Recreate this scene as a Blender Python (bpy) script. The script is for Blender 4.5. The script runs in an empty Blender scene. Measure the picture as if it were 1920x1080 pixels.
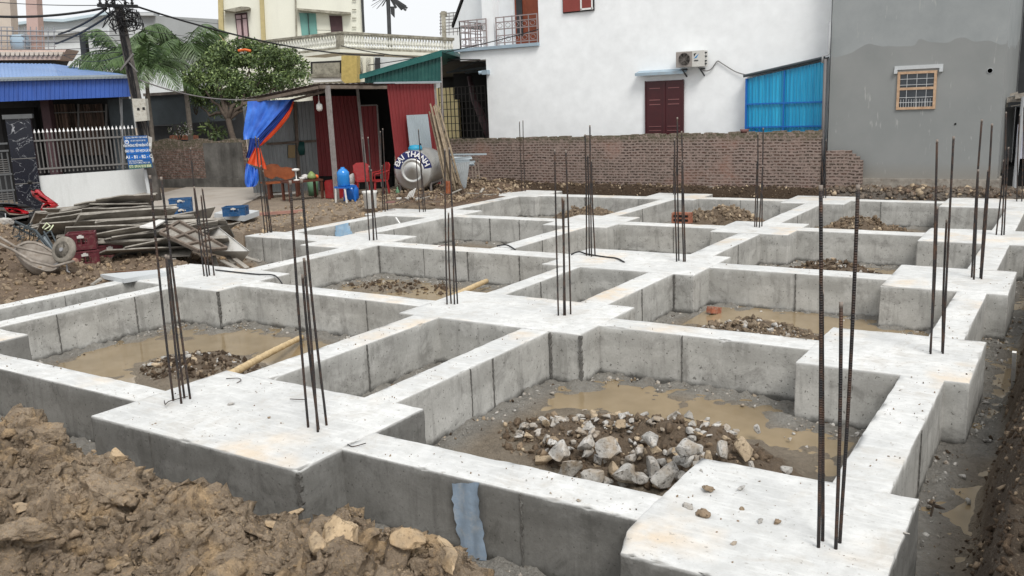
import bpy, bmesh, math, random
import numpy as np
from mathutils import Vector, Matrix, noise as mnoise
random.seed(7); RNG = np.random.RandomState(7)
scene = bpy.context.scene
col = bpy.data.collections.new("place"); scene.collection.children.link(col)

# ---------------------------------------------------------------- camera
CAMH = 2.6; FPX = 1658.34
_pt, _rl, _yw = (math.radians(a) for a in (11.9009, -2.2641, -33.0492))
_f = np.array([math.sin(_yw)*math.cos(_pt), math.cos(_yw)*math.cos(_pt), -math.sin(_pt)])
_r0 = np.array([math.cos(_yw), -math.sin(_yw), 0.0]); _u0 = np.cross(_r0, _f)
CR = math.cos(_rl)*_r0 + math.sin(_rl)*_u0
CU = -math.sin(_rl)*_r0 + math.cos(_rl)*_u0
CF = _f
cam = bpy.data.objects.new("camera", bpy.data.cameras.new("camera"))
scene.collection.objects.link(cam)
m = Matrix.Identity(4)
for i in range(3):
    m[i][0], m[i][1], m[i][2] = CR[i], CU[i], -CF[i]
m[2][3] = CAMH
cam.matrix_world = m
cam.data.sensor_width = 36.0; cam.data.lens = FPX/1920*36
cam.data.clip_end = 900; cam.data.clip_start = 0.05
scene.camera = cam
scene.render.resolution_x = 1024; scene.render.resolution_y = 576

def ray(x, y): return CR*(x-960) - CU*(y-540) + CF*FPX
def G(x, y, z=0.0):                       # survey point: photo position on a level of known height
    d = ray(x, y); t = (z-CAMH)/d[2]
    return Vector((d[0]*t, d[1]*t, z))
def D(x, y, depth):                       # survey point at a known distance
    d = ray(x, y)/FPX*depth
    return Vector((d[0], d[1], d[2]+CAMH))
class VPl:                                # upright wall plane through two plan points
    def __init__(s, A, B):
        s.A = Vector((A[0], A[1], 0)); s.d = Vector((B[0]-A[0], B[1]-A[1], 0)).normalized()
        n = Vector((s.d.y, -s.d.x, 0))
        if n.dot(-s.A) < 0: n = -n
        s.n = n                            # towards the viewer's side
    def at(s, x, y, off=0.0):
        d = Vector(ray(x, y)); o = Vector((0, 0, CAMH)); A = s.A + s.n*off
        t = (A-o).dot(s.n)/d.dot(s.n)
        return o + d*t
    def s_of(s, p): return (Vector((p[0], p[1], 0))-s.A).dot(s.d)
    def pt(s, a, z, off=0.0):
        q = s.A + s.d*a + s.n*off
        return Vector((q.x, q.y, z))

# ---------------------------------------------------------------- numpy noise
_perm = RNG.permutation(256); _perm = np.concatenate([_perm, _perm, _perm])
_gr = RNG.normal(size=(256, 3)); _gr /= np.linalg.norm(_gr, axis=1)[:, None]
def perlin(P):
    P = np.asarray(P, float); I = np.floor(P).astype(int); F = P-I; I &= 255
    U = F*F*F*(F*(F*6-15)+10); out = 0
    for dx in (0, 1):
        for dy in (0, 1):
            for dz in (0, 1):
                h = _perm[_perm[_perm[(I[:, 0]+dx) & 255]+((I[:, 1]+dy) & 255)]+((I[:, 2]+dz) & 255)]
                g = _gr[h]; d = F-np.array([dx, dy, dz])
                w = (U[:, 0] if dx else 1-U[:, 0])*(U[:, 1] if dy else 1-U[:, 1])*(U[:, 2] if dz else 1-U[:, 2])
                out = out + w*(g*d).sum(1)
    return out*1.6
def fbm(P, o=4, lac=2.1, g=.5):
    P = np.asarray(P, float); a = 1; s = 0
    for i in range(o):
        s = s + a*perlin(P+i*17.3); P = P*lac; a *= g
    return s
def fbm2(X, Y, sc, o=4, seed=0., g=.5):
    return fbm(np.stack([X*sc+seed, Y*sc-seed, np.full_like(X, seed*.7)], 1), o, 2.1, g)
def sst(x, a, b):
    t = np.clip((x-a)/(b-a), 0, 1); return t*t*(3-2*t)

# ---------------------------------------------------------------- objects
def tag(o, label=None, cat=None, group=None, kind=None):
    if label: o['label'] = label
    if cat: o['category'] = cat
    if group: o['group'] = group
    if kind: o['kind'] = kind
    return o
def empty(name, loc, label, cat, group=None, rz=0):
    o = bpy.data.objects.new(name, None); col.objects.link(o)
    o.location = loc; o.rotation_euler.z = rz; o.empty_display_size = .1
    return tag(o, label, cat, group)
def rootloc(o):
    v = Vector((0, 0, 0))
    while o is not None: v = v + o.location; o = o.parent
    return v
class MB:
    def __init__(s): s.v = []; s.f = []; s.m = []; s.mi = 0
    def add(s, vs, fs, mi=None):
        b = len(s.v); s.v += [tuple(v) for v in vs]
        s.f += [tuple(i+b for i in f) for f in fs]
        s.m += [s.mi if mi is None else mi]*len(fs); return s
    def frame(s, c, ax, ay, az, mi=None):         # box from centre and half axes
        c = Vector(c); ax, ay, az = Vector(ax), Vector(ay), Vector(az)
        vs = [c+ax*i+ay*j+az*k for i in (-1, 1) for j in (-1, 1) for k in (-1, 1)]
        return s.add(vs, [(0, 1, 3, 2), (4, 6, 7, 5), (0, 4, 5, 1), (2, 3, 7, 6), (0, 2, 6, 4), (1, 5, 7, 3)], mi)
    def box(s, x0, x1, y0, y1, z0, z1, mi=None):
        return s.frame(((x0+x1)/2, (y0+y1)/2, (z0+z1)/2), ((x1-x0)/2, 0, 0), (0, (y1-y0)/2, 0), (0, 0, (z1-z0)/2), mi)
    def bar(s, p, q, w, h=None, mi=None, up=(0, 0, 1)):
        p, q = Vector(p), Vector(q); h = w if h is None else h
        d = (q-p); L = d.length
        if L < 1e-6: return s
        d /= L; a = d.cross(Vector(up))
        if a.length < 1e-3: a = d.cross(Vector((1, 0, 0)))
        a.normalize(); b = a.cross(d)
        return s.frame((p+q)/2, d*L/2, a*w/2, b*h/2, mi)
    def tube(s, pts, r, n=6, mi=None, cap=True):
        pts = [Vector(p) for p in pts]; rs = r if isinstance(r, (list, tuple)) else [r]*len(pts)
        rings = []; a = None
        for i, p in enumerate(pts):
            d = (pts[min(i+1, len(pts)-1)]-pts[max(i-1, 0)])
            if d.length < 1e-9: d = Vector((0, 0, 1))
            d.normalize()
            if a is None:
                a = d.cross(Vector((0, 0, 1)))
                if a.length < .05: a = d.cross(Vector((1, 0, 0)))
            else: a = a - d*a.dot(d)
            a.normalize(); b = d.cross(a)
            rings.append([p+(a*math.cos(t)+b*math.sin(t))*rs[i] for t in [2*math.pi*k/n for k in range(n)]])
        vs = [v for rg in rings for v in rg]; fs = []
        for i in range(len(pts)-1):
            for k in range(n):
                fs.append((i*n+k, i*n+(k+1) % n, (i+1)*n+(k+1) % n, (i+1)*n+k))
        if cap: fs += [tuple(range(n-1, -1, -1)), tuple(range((len(pts)-1)*n, len(pts)*n))]
        return s.add(vs, fs, mi)
    def prism(s, poly, ext, mi=None):             # polygon (3D points) pushed along a vector
        poly = [Vector(p) for p in poly]; e = Vector(ext); n = len(poly)
        vs = poly+[p+e for p in poly]
        fs = [tuple(range(n)), tuple(range(2*n-1, n-1, -1))]+[(i, i+n, (i+1) % n+n, (i+1) % n) for i in range(n)]
        return s.add(vs, fs, mi)
    def lathe(s, prof, c=(0, 0, 0), n=20, mi=None, M=None):
        vs = []; fs = []
        for (r, z) in prof:
            for k in range(n):
                t = 2*math.pi*k/n; p = Vector((r*math.cos(t), r*math.sin(t), z))
                if M is not None: p = M @ p
                vs.append(p+Vector(c))
        for i in range(len(prof)-1):
            for k in range(n):
                fs.append((i*n+k, i*n+(k+1) % n, (i+1)*n+(k+1) % n, (i+1)*n+k))
        fs += [tuple(range(n-1, -1, -1)), tuple(range((len(prof)-1)*n, len(prof)*n))]
        return s.add(vs, fs, mi)
    def corrug(s, p00, p10, p01, p11, pitch=.15, amp=.02, nrm=None, mi=None, th=.004, prof='trap', holes=None):
        # ribbed sheet: ribs run from the p0 edge (p00-p10) to the p1 edge (p01-p11)
        p00, p10, p01, p11 = map(Vector, (p00, p10, p01, p11))
        W = max((p10-p00).length, (p11-p01).length); n = max(2, int(W/pitch))
        nr = Vector(nrm) if nrm is not None else (p10-p00).cross(p01-p00).normalized()
        cut = [(0, 0), (.55, 0), (.65, 1), (.9, 1), (1.0, 0)] if prof == 'trap' else [(k/6, .5+.5*math.sin(2*math.pi*k/6)) for k in range(7)]
        us = []
        for i in range(n):
            for (a, b) in cut[:-1]: us.append(((i+a)/n, b*amp))
        us.append((1.0, 0))
        vs = []
        for (u, o) in us:
            a = p00.lerp(p10, u)+nr*o; b = p01.lerp(p11, u)+nr*o
            vs += [a, b, a-nr*th, b-nr*th]
        fs = []
        for i in range(len(us)-1):
            b = 4*i; fs += [(b, b+1, b+5, b+4), (b+2, b+6, b+7, b+3), (b, b+4, b+6, b+2), (b+1, b+3, b+7, b+5)]
        fs += [(0, 2, 3, 1), (len(vs)-4, len(vs)-3, len(vs)-1, len(vs)-2)]
        return s.add(vs, fs, mi)
    def build(s, name, mats, parent=None, smooth=False, origin=None):
        if not isinstance(mats, (list, tuple)): mats = [mats]
        me = bpy.data.meshes.new(name)
        V = np.array(s.v, float).reshape(-1, 3)
        if parent is not None: org = np.array(rootloc(parent))
        elif origin is not None: org = np.array(origin, float)
        else: org = np.array([(V[:, 0].min()+V[:, 0].max())/2, (V[:, 1].min()+V[:, 1].max())/2, V[:, 2].min()])
        V = V-org
        me.from_pydata([tuple(v) for v in V], [], s.f)
        for mm in mats: me.materials.append(MT[mm] if isinstance(mm, str) else mm)
        if len(mats) > 1: me.polygons.foreach_set('material_index', s.m)
        if smooth: me.polygons.foreach_set('use_smooth', [True]*len(me.polygons))
        me.update()
        o = bpy.data.objects.new(name, me); col.objects.link(o)
        if parent is not None: o.parent = parent
        else: o.location = org
        return o
def npobj(name, V, F, mats, parent=None, smooth=True, origin=None, attr=None, mi=None):
    V = np.asarray(V, float); F = np.asarray(F, np.int32)
    org = np.array(rootloc(parent)) if parent is not None else (np.array(origin, float) if origin is not None else np.zeros(3))
    V = V-org
    me = bpy.data.meshes.new(name); k = F.shape[1]
    me.vertices.add(len(V)); me.vertices.foreach_set('co', V.ravel())
    me.loops.add(F.size); me.loops.foreach_set('vertex_index', F.ravel())
    me.polygons.add(len(F)); me.polygons.foreach_set('loop_start', np.arange(0, F.size, k, dtype=np.int32))
    me.polygons.foreach_set('loop_total', np.full(len(F), k, np.int32))
    if smooth: me.polygons.foreach_set('use_smooth', np.ones(len(F), bool))
    for mm in (mats if isinstance(mats, (list, tuple)) else [mats]): me.materials.append(MT[mm])
    if mi is not None: me.polygons.foreach_set('material_index', np.asarray(mi, np.int32))
    if attr is not None:
        ca = me.color_attributes.new('tint', 'FLOAT_COLOR', 'POINT')
        A = np.concatenate([attr, np.ones((len(attr), 1))], 1); ca.data.foreach_set('color', A.ravel())
    me.update(calc_edges=True); me.validate()
    o = bpy.data.objects.new(name, me); col.objects.link(o)
    if parent is not None: o.parent = parent
    else: o.location = org
    return o
def kids(o): return [c for c in bpy.data.objects if c.parent == o]
def copy_tree(o, parent=None, loc=None, rz=None, label=None):
    c = o.copy(); col.objects.link(c); c.parent = parent
    if loc is not None: c.location = loc
    if rz is not None: c.rotation_euler.z = rz
    if label: c['label'] = label
    for ch in kids(o): copy_tree(ch, c)
    return c
def thing1(mb, name, mats, label, cat, group=None, kind=None, smooth=False):
    return tag(mb.build(name, mats, smooth=smooth), label, cat, group, kind)
_ico = {}
def ico(sub):
    if sub not in _ico:
        b = bmesh.new(); bmesh.ops.create_icosphere(b, subdivisions=sub, radius=1)
        _ico[sub] = (np.array([v.co[:] for v in b.verts]), np.array([[v.index for v in f.verts] for f in b.faces])); b.free()
    return _ico[sub]
def rock_shape(seed, sub=3, cuts=9, rough=.12, flat=.7, dlo=.34, dhi=.78):
    V, F = ico(sub); V = V.copy(); rs = np.random.RandomState(seed)
    for _ in range(cuts):                    # plane cuts give broken faces
        n = rs.normal(size=3); n /= np.linalg.norm(n); d = rs.uniform(dlo, dhi)
        k = V@n; over = k > d; V[over] -= np.outer(k[over]-d, n)
    V *= np.array([1, rs.uniform(.65, .95), rs.uniform(flat-.2, flat)])
    V += V*(fbm(V*2.6+seed*3.1, 4)*rough+fbm(V*8+seed, 2)*rough*.45)[:, None]
    return V, F

# ---------------------------------------------------------------- materials
MT = {}
class NT:
    def __init__(s, name):
        m = bpy.data.materials.new(name); m.use_nodes = True; s.m = m; s.t = m.node_tree; MT[name] = m
        s.b = s.t.nodes['Principled BSDF']; s.pos = s.n('ShaderNodeNewGeometry')
    def n(s, typ, **kw):
        o = s.t.nodes.new(typ)
        for k, v in kw.items(): setattr(o, k, v)
        return o
    def L(s, a, b): s.t.links.new(a, b)
    def noise(s, sc, det=4, rough=.55, vec=None, dist=0):
        o = s.n('ShaderNodeTexNoise'); o.inputs['Scale'].default_value = sc; o.inputs['Detail'].default_value = det
        o.inputs['Roughness'].default_value = rough; o.inputs['Distortion'].default_value = dist
        s.L(vec if vec is not None else s.pos.outputs['Position'], o.inputs['Vector']); return o.outputs['Fac']
    def ramp(s, fac, a, b, c0=0., c1=1.):
        o = s.n('ShaderNodeMapRange'); o.inputs[1].default_value = a; o.inputs[2].default_value = b
        o.inputs[3].default_value = c0; o.inputs[4].default_value = c1; s.L(fac, o.inputs[0]); return o.outputs[0]
    def mix(s, fac, a, b, mode='MIX'):
        o = s.n('ShaderNodeMix', data_type='RGBA', blend_type=mode)
        if isinstance(fac, (int, float)): o.inputs[0].default_value = fac
        else: s.L(fac, o.inputs[0])
        for i, c in ((6, a), (7, b)):
            if isinstance(c, tuple): o.inputs[i].default_value = (*c, 1)
            else: s.L(c, o.inputs[i])
        return o.outputs[2]
    def math(s, op, a, b=None):
        o = s.n('ShaderNodeMath', operation=op)
        for i, c in ((0, a), (1, b)):
            if c is None: continue
            if isinstance(c, (int, float)): o.inputs[i].default_value = c
            else: s.L(c, o.inputs[i])
        return o.outputs[0]
    def bump(s, h, st, dist=.02, prev=None):
        o = s.n('ShaderNodeBump'); o.inputs['Strength'].default_value = st; o.inputs['Distance'].default_value = dist
        s.L(h, o.inputs['Height'])
        if prev is not None: s.L(prev, o.inputs['Normal'])
        return o.outputs['Normal']
    def out(s, colr, rough=.8, nrm=None, metal=0., spec=.3):
        if isinstance(colr, tuple): s.b.inputs['Base Color'].default_value = (*colr, 1)
        else: s.L(colr, s.b.inputs['Base Color'])
        if isinstance(rough, (int, float)): s.b.inputs['Roughness'].default_value = rough
        else: s.L(rough, s.b.inputs['Roughness'])
        s.b.inputs['Metallic'].default_value = metal; s.b.inputs['Specular IOR Level'].default_value = spec
        if nrm is not None: s.L(nrm, s.b.inputs['Normal'])
def sc3(c, k): return tuple(min(1., x*k) for x in c)
def plain(name, c, rough=.7, var=.25, sc=3., c2=None, metal=0., spec=.3, bump=.15, bsc=40, speck=0., dirt=None, streak=False):
    t = NT(name); n1 = t.noise(sc, 5, .6); n2 = t.noise(bsc, 3)
    f = t.ramp(n1, .3, .7)
    cc = t.mix(f, sc3(c, 1-var), c2 if c2 else sc3(c, 1+var*.6))
    cc = t.mix(t.ramp(n2, .3, .7), cc, t.mix(.25, cc, sc3(c, .6)))
    if dirt is not None:
        v = t.pos.outputs['Position']
        if streak:
            mp = t.n('ShaderNodeMapping'); mp.inputs['Scale'].default_value = (1, 1, .12); t.L(v, mp.inputs['Vector']); v = mp.outputs[0]
        d = t.noise(sc*2.3, 6, .65, vec=v)
        cc = t.mix(t.ramp(d, .5, .75, 0, .8), cc, dirt)
    if speck:
        cc = t.mix(t.ramp(t.noise(bsc*2, 2), .62, .7, 0, speck), cc, sc3(c, .35))
    nr = t.bump(n2, bump, .01)
    t.out(cc, rough, nr, metal, spec); return t.m
# ---------------------------------------------------------------- material library
def concrete(name, side_k=1.0):
    t = NT(name); P = t.pos.outputs['Position']
    sx = t.n('ShaderNodeSeparateXYZ'); t.L(P, sx.inputs[0]); z = sx.outputs[2]
    nz = t.n('ShaderNodeSeparateXYZ'); t.L(t.pos.outputs['Normal'], nz.inputs[0])
    nb, nm, nf = t.noise(1.1, 6, .68), t.noise(7, 6, .7), t.noise(45, 4, .7)
    # top: pale cement skin, specks of mud, warm splashes
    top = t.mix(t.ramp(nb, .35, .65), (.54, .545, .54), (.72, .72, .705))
    top = t.mix(t.ramp(nm, .38, .62), top, t.mix(.5, top, (.44, .44, .425)))
    ms = t.math('MULTIPLY', t.ramp(t.noise(1.9, 6, .75, dist=.8), .52, .64), .5); top = t.mix(ms, top, (.46, .43, .385))
    vm = t.n('ShaderNodeMapping'); vm.inputs['Scale'].default_value = (3, 22, 1); vm.inputs['Rotation'].default_value = (0, 0, .5); t.L(P, vm.inputs['Vector'])
    top = t.mix(t.math('MULTIPLY', t.ramp(t.noise(1, 4, .6, vec=vm.outputs[0]), .5, .66), .3), top, (.80, .80, .78))
    st = t.math('MULTIPLY', t.ramp(t.noise(.8, 3, .5), .56, .70), t.ramp(t.noise(5, 4), .3, .6))
    top = t.mix(t.math('MULTIPLY', st, .55), top, (.68, .52, .34))
    sp = t.ramp(t.noise(20, 4, .7), .63, .67); top = t.mix(t.math('MULTIPLY', sp, t.ramp(nb, .3, .55, .15, .8)), top, (.28, .26, .235))
    sp2 = t.ramp(t.noise(75, 2, .6), .66, .72); top = t.mix(t.math('MULTIPLY', sp2, .45), top, (.36, .34, .31))
    scr = t.ramp(t.noise(13, 6, .8, dist=1.2), .60, .68); top = t.mix(t.math('MULTIPLY', scr, .35), top, (.40, .39, .37))
    # sides: form-board grey with a paler lower lift, blotches, pits
    k = side_k
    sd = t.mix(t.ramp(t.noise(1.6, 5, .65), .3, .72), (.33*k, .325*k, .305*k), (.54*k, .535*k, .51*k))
    zz = t.math('ADD', z, t.math('MULTIPLY', t.noise(2.2, 3), .16))
    lift = t.ramp(zz, -.17, -.13)               # 0 below, 1 above
    sd = t.mix(t.math('MULTIPLY', lift, t.ramp(t.noise(.7, 2), .35, .6, .15, .75)), sd, t.mix(.5, sd, (.22*k, .215*k, .20*k)))
    st2 = t.ramp(t.noise(2.6, 6, .75, dist=.6), .52, .62); sd = t.mix(t.math('MULTIPLY', st2, .45), sd, (.15*k, .145*k, .135*k))
    sd = t.mix(t.ramp(nm, .52, .7, 0, .55), sd, (.56*k, .55*k, .53*k))
    dm = t.n('ShaderNodeMapping'); dm.inputs['Scale'].default_value = (7, 7, .9); t.L(P, dm.inputs['Vector'])
    sd = t.mix(t.math('MULTIPLY', t.ramp(t.noise(1, 4, .65, vec=dm.outputs[0]), .54, .68), .4), sd, (.16*k, .155*k, .145*k))
    pit = t.ramp(t.noise(30, 2, .5), .66, .70); sd = t.mix(t.math('MULTIPLY', pit, .7), sd, (.07, .068, .06))
    sd = t.mix(t.ramp(nf, .4, .7, 0, .3), sd, (.21*k, .205*k, .19*k))
    wet = t.ramp(t.math('ADD', z, t.math('MULTIPLY', t.noise(5, 4, .7), .14)), -.50, -.44, 1., 0.)
    sd = t.mix(t.math('MULTIPLY', wet, .85), sd, (.055, .052, .046))
    edge = t.ramp(t.math('ADD', z, t.math('MULTIPLY', t.noise(30, 3), .02)), -.012, .003)
    sd = t.mix(t.math('MULTIPLY', edge, .55), sd, (.55, .55, .54))
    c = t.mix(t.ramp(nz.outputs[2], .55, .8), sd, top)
    nr = t.bump(nm, .25, .012); nr = t.bump(nf, .35, .006, nr)
    t.out(c, t.ramp(wet, 0, 1, .86, .45), nr, 0, .3)
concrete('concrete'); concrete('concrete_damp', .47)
plain('joint', (.15, .145, .135), .9, .5, 9, bump=.9, bsc=60, speck=.6)
# ground: colour comes from what lies there (mud, clay, slab), stored per vertex
t = NT('ground')
at = t.n('ShaderNodeAttribute', attribute_name='tint')
c = t.mix(t.ramp(t.noise(2.2, 6, .65), .3, .7), t.mix(.3, at.outputs['Color'], (.07, .052, .038)), at.outputs['Color'])
c = t.mix(t.ramp(t.noise(17, 5, .7), .45, .72, 0, .7), c, t.mix(.45, c, (.045, .034, .025)))
c = t.mix(t.ramp(t.noise(34, 3, .6), .60, .68, 0, .45), c, (.33, .27, .20))
nr = t.bump(t.noise(11, 6, .75), 1., .07); nr = t.bump(t.noise(50, 4, .7), .9, .02, nr)
t.out(c, .82, nr, 0, .3)
def soil(name, a, b, cc, rough=.92):
    t = NT(name)
    c = t.mix(t.ramp(t.noise(1.7, 5, .6), .34, .64), a, b)
    c = t.mix(t.ramp(t.noise(4.5, 5, .6), .52, .66, 0, .85), c, cc)
    c = t.mix(t.ramp(t.noise(30, 5, .75), .5, .64, 0, .75), c, sc3(a, .38))
    c = t.mix(t.ramp(t.noise(60, 3, .6), .56, .66, 0, .5), c, sc3(cc, 1.25))
    nr = t.bump(t.noise(24, 6, .8), 1., .05); nr = t.bump(t.noise(90, 4, .7), 1., .014, nr)
    t.out(c, rough, nr, 0, .2)
soil('soil', (.30, .23, .165), (.49, .385, .28), (.62, .44, .26))
soil('soil_dark', (.085, .06, .042), (.16, .115, .08), (.24, .17, .11))
soil('rubble_soil', (.17, .12, .08), (.27, .2, .14), (.34, .26, .18)); soil('mound_tan', (.25, .18, .12), (.36, .28, .20), (.42, .34, .25)); soil('stony_brown', (.16, .125, .095), (.27, .23, .19), (.30, .20, .14))
t = NT('muddy_water')
c = t.mix(t.ramp(t.noise(.9, 4, .6), .35, .65), (.22, .165, .095), (.32, .245, .15))
t.out(c, .07, t.bump(t.noise(5, 2), .03, .01), 0, .6)
t = NT('puddle_silt')
def chunk(name, a, b):
    t = NT(name)
    c = t.mix(t.ramp(t.noise(5, 5, .65), .35, .65), a, b)
    c = t.mix(t.ramp(t.noise(38, 3, .6), .55, .66, 0, .8), c, sc3(a, .35))
    c = t.mix(t.ramp(t.noise(3.3, 4, .7), .47, .62, 0, .75), c, (.32, .25, .175))
    t.out(c, .92, t.bump(t.noise(34, 5, .7), .9, .015), 0, .2)
chunk('chunk_grey', (.33, .315, .29), (.58, .56, .53)); chunk('chunk_tan', (.36, .28, .19), (.55, .44, .31))
chunk('clay_stone', (.42, .30, .18), (.60, .46, .30)); chunk('clod_brown', (.19, .14, .095), (.32, .24, .165)); chunk('clay_face', (.40, .28, .165), (.54, .41, .27))
plain('red_brick', (.33, .12, .07), .9, .35, 9, dirt=(.4, .33, .27)); plain('hole_black', (.01, .01, .01), .9, .1)
t = NT('rebar')
c = t.mix(t.ramp(t.noise(9, 5, .7), .45, .7), (.035, .033, .034), (.11, .062, .04))
w = t.n('ShaderNodeTexWave', wave_type='BANDS', bands_direction='Z'); w.inputs['Scale'].default_value = 22; w.inputs['Distortion'].default_value = .6
t.L(t.pos.outputs['Position'], w.inputs['Vector'])
t.out(c, .55, t.bump(w.outputs['Fac'], .7, .004), .45, .4)
plain('rebar_tip', (.26, .22, .19), .7, .2, 10)
plain('rebar_rust', (.16, .085, .05), .8, .4, 12)
plain('bamboo', (.62, .45, .24), .55, .2, 14, c2=(.72, .56, .33), bump=.2, dirt=(.35, .25, .14))
plain('bamboo_old', (.24, .185, .125), .8, .3, 9, c2=(.34, .27, .19), bump=.3)
plain('black_hose', (.022, .022, .024), .5, .2); plain('red_wire', (.12, .03, .03), .5, .2)
plain('blue_plastic', (.28, .36, .46), .45, .15, 4, dirt=(.42, .44, .45), bump=.4, bsc=18)
plain('blue_plastic_light', (.36, .55, .74), .45, .15, 4, dirt=(.5, .55, .6), bump=.4, bsc=18)
plain('pvc_white', (.8, .8, .79), .4, .06, dirt=(.45, .38, .3))
def brick_wall(name, brick, brick2, mortar, bw=.17, rh=.098, ms=.34, axis='x', moss=None):
    t = NT(name); sx = t.n('ShaderNodeSeparateXYZ'); t.L(t.pos.outputs['Position'], sx.inputs[0])
    cb = t.n('ShaderNodeCombineXYZ')
    wob = t.math('MULTIPLY', t.noise(1.3, 3), .09)
    hx = sx.outputs[0] if axis == 'x' else t.math('ADD', sx.outputs[0], sx.outputs[1])
    t.L(hx, cb.inputs[0]); t.L(t.math('ADD', sx.outputs[2], wob), cb.inputs[1])
    dv = t.n('ShaderNodeVectorMath', operation='ADD')
    nn = t.n('ShaderNodeTexNoise'); nn.inputs['Scale'].default_value = 14; t.L(cb.outputs[0], nn.inputs['Vector'])
    sc = t.n('ShaderNodeVectorMath', operation='SCALE'); sc.inputs['Scale'].default_value = .036; t.L(nn.outputs['Color'], sc.inputs[0])
    t.L(cb.outputs[0], dv.inputs[0]); t.L(sc.outputs[0], dv.inputs[1])
    b = t.n('ShaderNodeTexBrick'); t.L(dv.outputs[0], b.inputs['Vector'])
    b.inputs['Color1'].default_value = (*brick, 1); b.inputs['Color2'].default_value = (*brick2, 1); b.inputs['Mortar'].default_value = (*mortar, 1)
    b.inputs['Scale'].default_value = 1; b.inputs['Brick Width'].default_value = bw; b.inputs['Row Height'].default_value = rh
    b.inputs['Mortar Size'].default_value = ms*rh; b.inputs['Mortar Smooth'].default_value = .25; b.inputs['Bias'].default_value = -.2
    c = b.outputs['Color']
    c = t.mix(t.ramp(t.noise(1.1, 5, .65), .42, .68, 0, .75), c, t.mix(.5, c, (.12, .10, .075)))
    c = t.mix(t.ramp(t.noise(.9, 4, .6), .56, .68, 0, .6), c, (.30, .17, .13))
    if moss: c = t.mix(t.ramp(t.math('ADD', sx.outputs[2], t.math('MULTIPLY', t.noise(3, 4), .3)), moss, moss+.18, 0, .85), c, (.10, .095, .06))
    c = t.mix(t.ramp(t.noise(9, 4, .7), .5, .62, 0, .8), c, (.30, .225, .195))
    c = t.mix(t.ramp(t.noise(26, 3), .45, .7, 0, .5), c, (.34, .27, .235))
    t.out(c, .93, t.bump(b.outputs['Fac'], .9, -.02 if False else .02), 0, .2)
brick_wall('hollow_brick', (.035, .022, .018), (.11, .055, .042), (.265, .208, .182), bw=.19, rh=.08, ms=.29, moss=1.42)
brick_wall('old_brick', (.13, .06, .045), (.07, .05, .042), (.115, .10, .088), bw=.22, rh=.085, ms=.2, axis='xy', moss=1.5)
plain('old_plaster', (.075, .072, .066), .95, .45, 1.2, c2=(.21, .20, .185), dirt=(.03, .028, .025), streak=True, bump=.4, bsc=25)
plain('footing', (.34, .31, .27), .95, .4, 5, dirt=(.16, .12, .09), bump=.8, bsc=20)
plain('white_paint', (.90, .92, .93), .8, .03, .6, dirt=(.83, .85, .86), bump=.12, bsc=3, streak=False)
plain('white_trim', (.82, .82, .81), .7, .05)
t = NT('grey_plaster')
sx = t.n('ShaderNodeSeparateXYZ'); t.L(t.pos.outputs['Position'], sx.inputs[0])
zz = t.math('ADD', sx.outputs[2], t.math('MULTIPLY', t.ramp(t.noise(1.3, 1.5, .4), .3, .7, -1, 1), .22))
zz = t.math('SUBTRACT', zz, t.math('MULTIPLY', t.math('ADD', sx.outputs[0], 5.6), -.0))
up = t.ramp(zz, 3.50, 3.52)
lo = t.mix(t.ramp(t.noise(.8, 5, .6), .3, .7), (.225, .235, .232), (.265, .272, .267))
hi = t.mix(t.ramp(t.noise(1.4, 5, .65), .3, .7), (.26, .278, .28), (.315, .33, .332))
c = t.mix(up, lo, hi)
mp = t.n('ShaderNodeMapping'); mp.inputs['Scale'].default_value = (3, 3, .5); t.L(t.pos.outputs['Position'], mp.inputs['Vector'])
c = t.mix(t.ramp(t.noise(3.2, 3, .6, vec=mp.outputs[0]), .66, .72, 0, .4), c, (.45, .45, .43))
c = t.mix(t.ramp(sx.outputs[2], .35, .75, .5, 0), c, (.24, .21, .17))
t.out(c, .85, t.bump(t.noise(9, 5, .6), .12, .01), 0, .3)
plain('grey_render', (.33, .345, .35), .9, .1, .7); plain('grey_light', (.52, .54, .55), .9, .08, .7)
plain('maroon', (.058, .007, .010), .38, .2, 3, spec=.5); plain('maroon_line', (.26, .11, .11), .5, .1)
plain('orange_wood', (.30, .075, .035), .4, .25, 4); plain('shutter_red', (.25, .055, .045), .5, .15)
plain('ledge_blue', (.33, .42, .49), .7, .12, 2, dirt=(.3, .33, .35)); plain('frame_dark', (.03, .028, .027), .5, .2)
plain('glass_dark', (.035, .042, .05), .12, .3, 2, spec=.6); plain('wood_frame', (.46, .29, .18), .7, .15, 8, c2=(.6, .42, .28))
plain('iron_grey', (.30, .30, .31), .5, .2, 5); plain('iron_light', (.55, .56, .57), .5, .1); plain('iron_rail', (.30, .245, .24), .5, .2)
plain('ac_white', (.62, .61, .575), .5, .05); plain('ac_grille', (.32, .29, .27), .6, .1); plain('ac_fan', (.035, .035, .035), .6, .1)
plain('logo_blue', (.02, .25, .55), .5, .05)
t = NT('blue_sheet')
mp = t.n('ShaderNodeMapping'); mp.inputs['Scale'].default_value = (9, 9, .35); t.L(t.pos.outputs['Position'], mp.inputs['Vector'])
c = t.mix(t.ramp(t.noise(1, 4, .6, vec=mp.outputs[0]), .35, .7), (.0, .23, .46), (.03, .44, .70))
t.out(c, .3, None, 0, .5)
t.b.inputs['Transmission Weight'].default_value = .12
plain('blue_roof', (.17, .30, .56), .45, .12, 1.5, spec=.4); plain('blue_fascia', (.045, .115, .42), .45, .15, 1.5, dirt=(.035, .07, .25), streak=True, spec=.4)
plain('green_sheet', (.012, .075, .068), .5, .15, 2, spec=.4, dirt=(.03, .12, .10)); plain('green_roof', (.02, .11, .10), .5, .2, 2)
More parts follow.
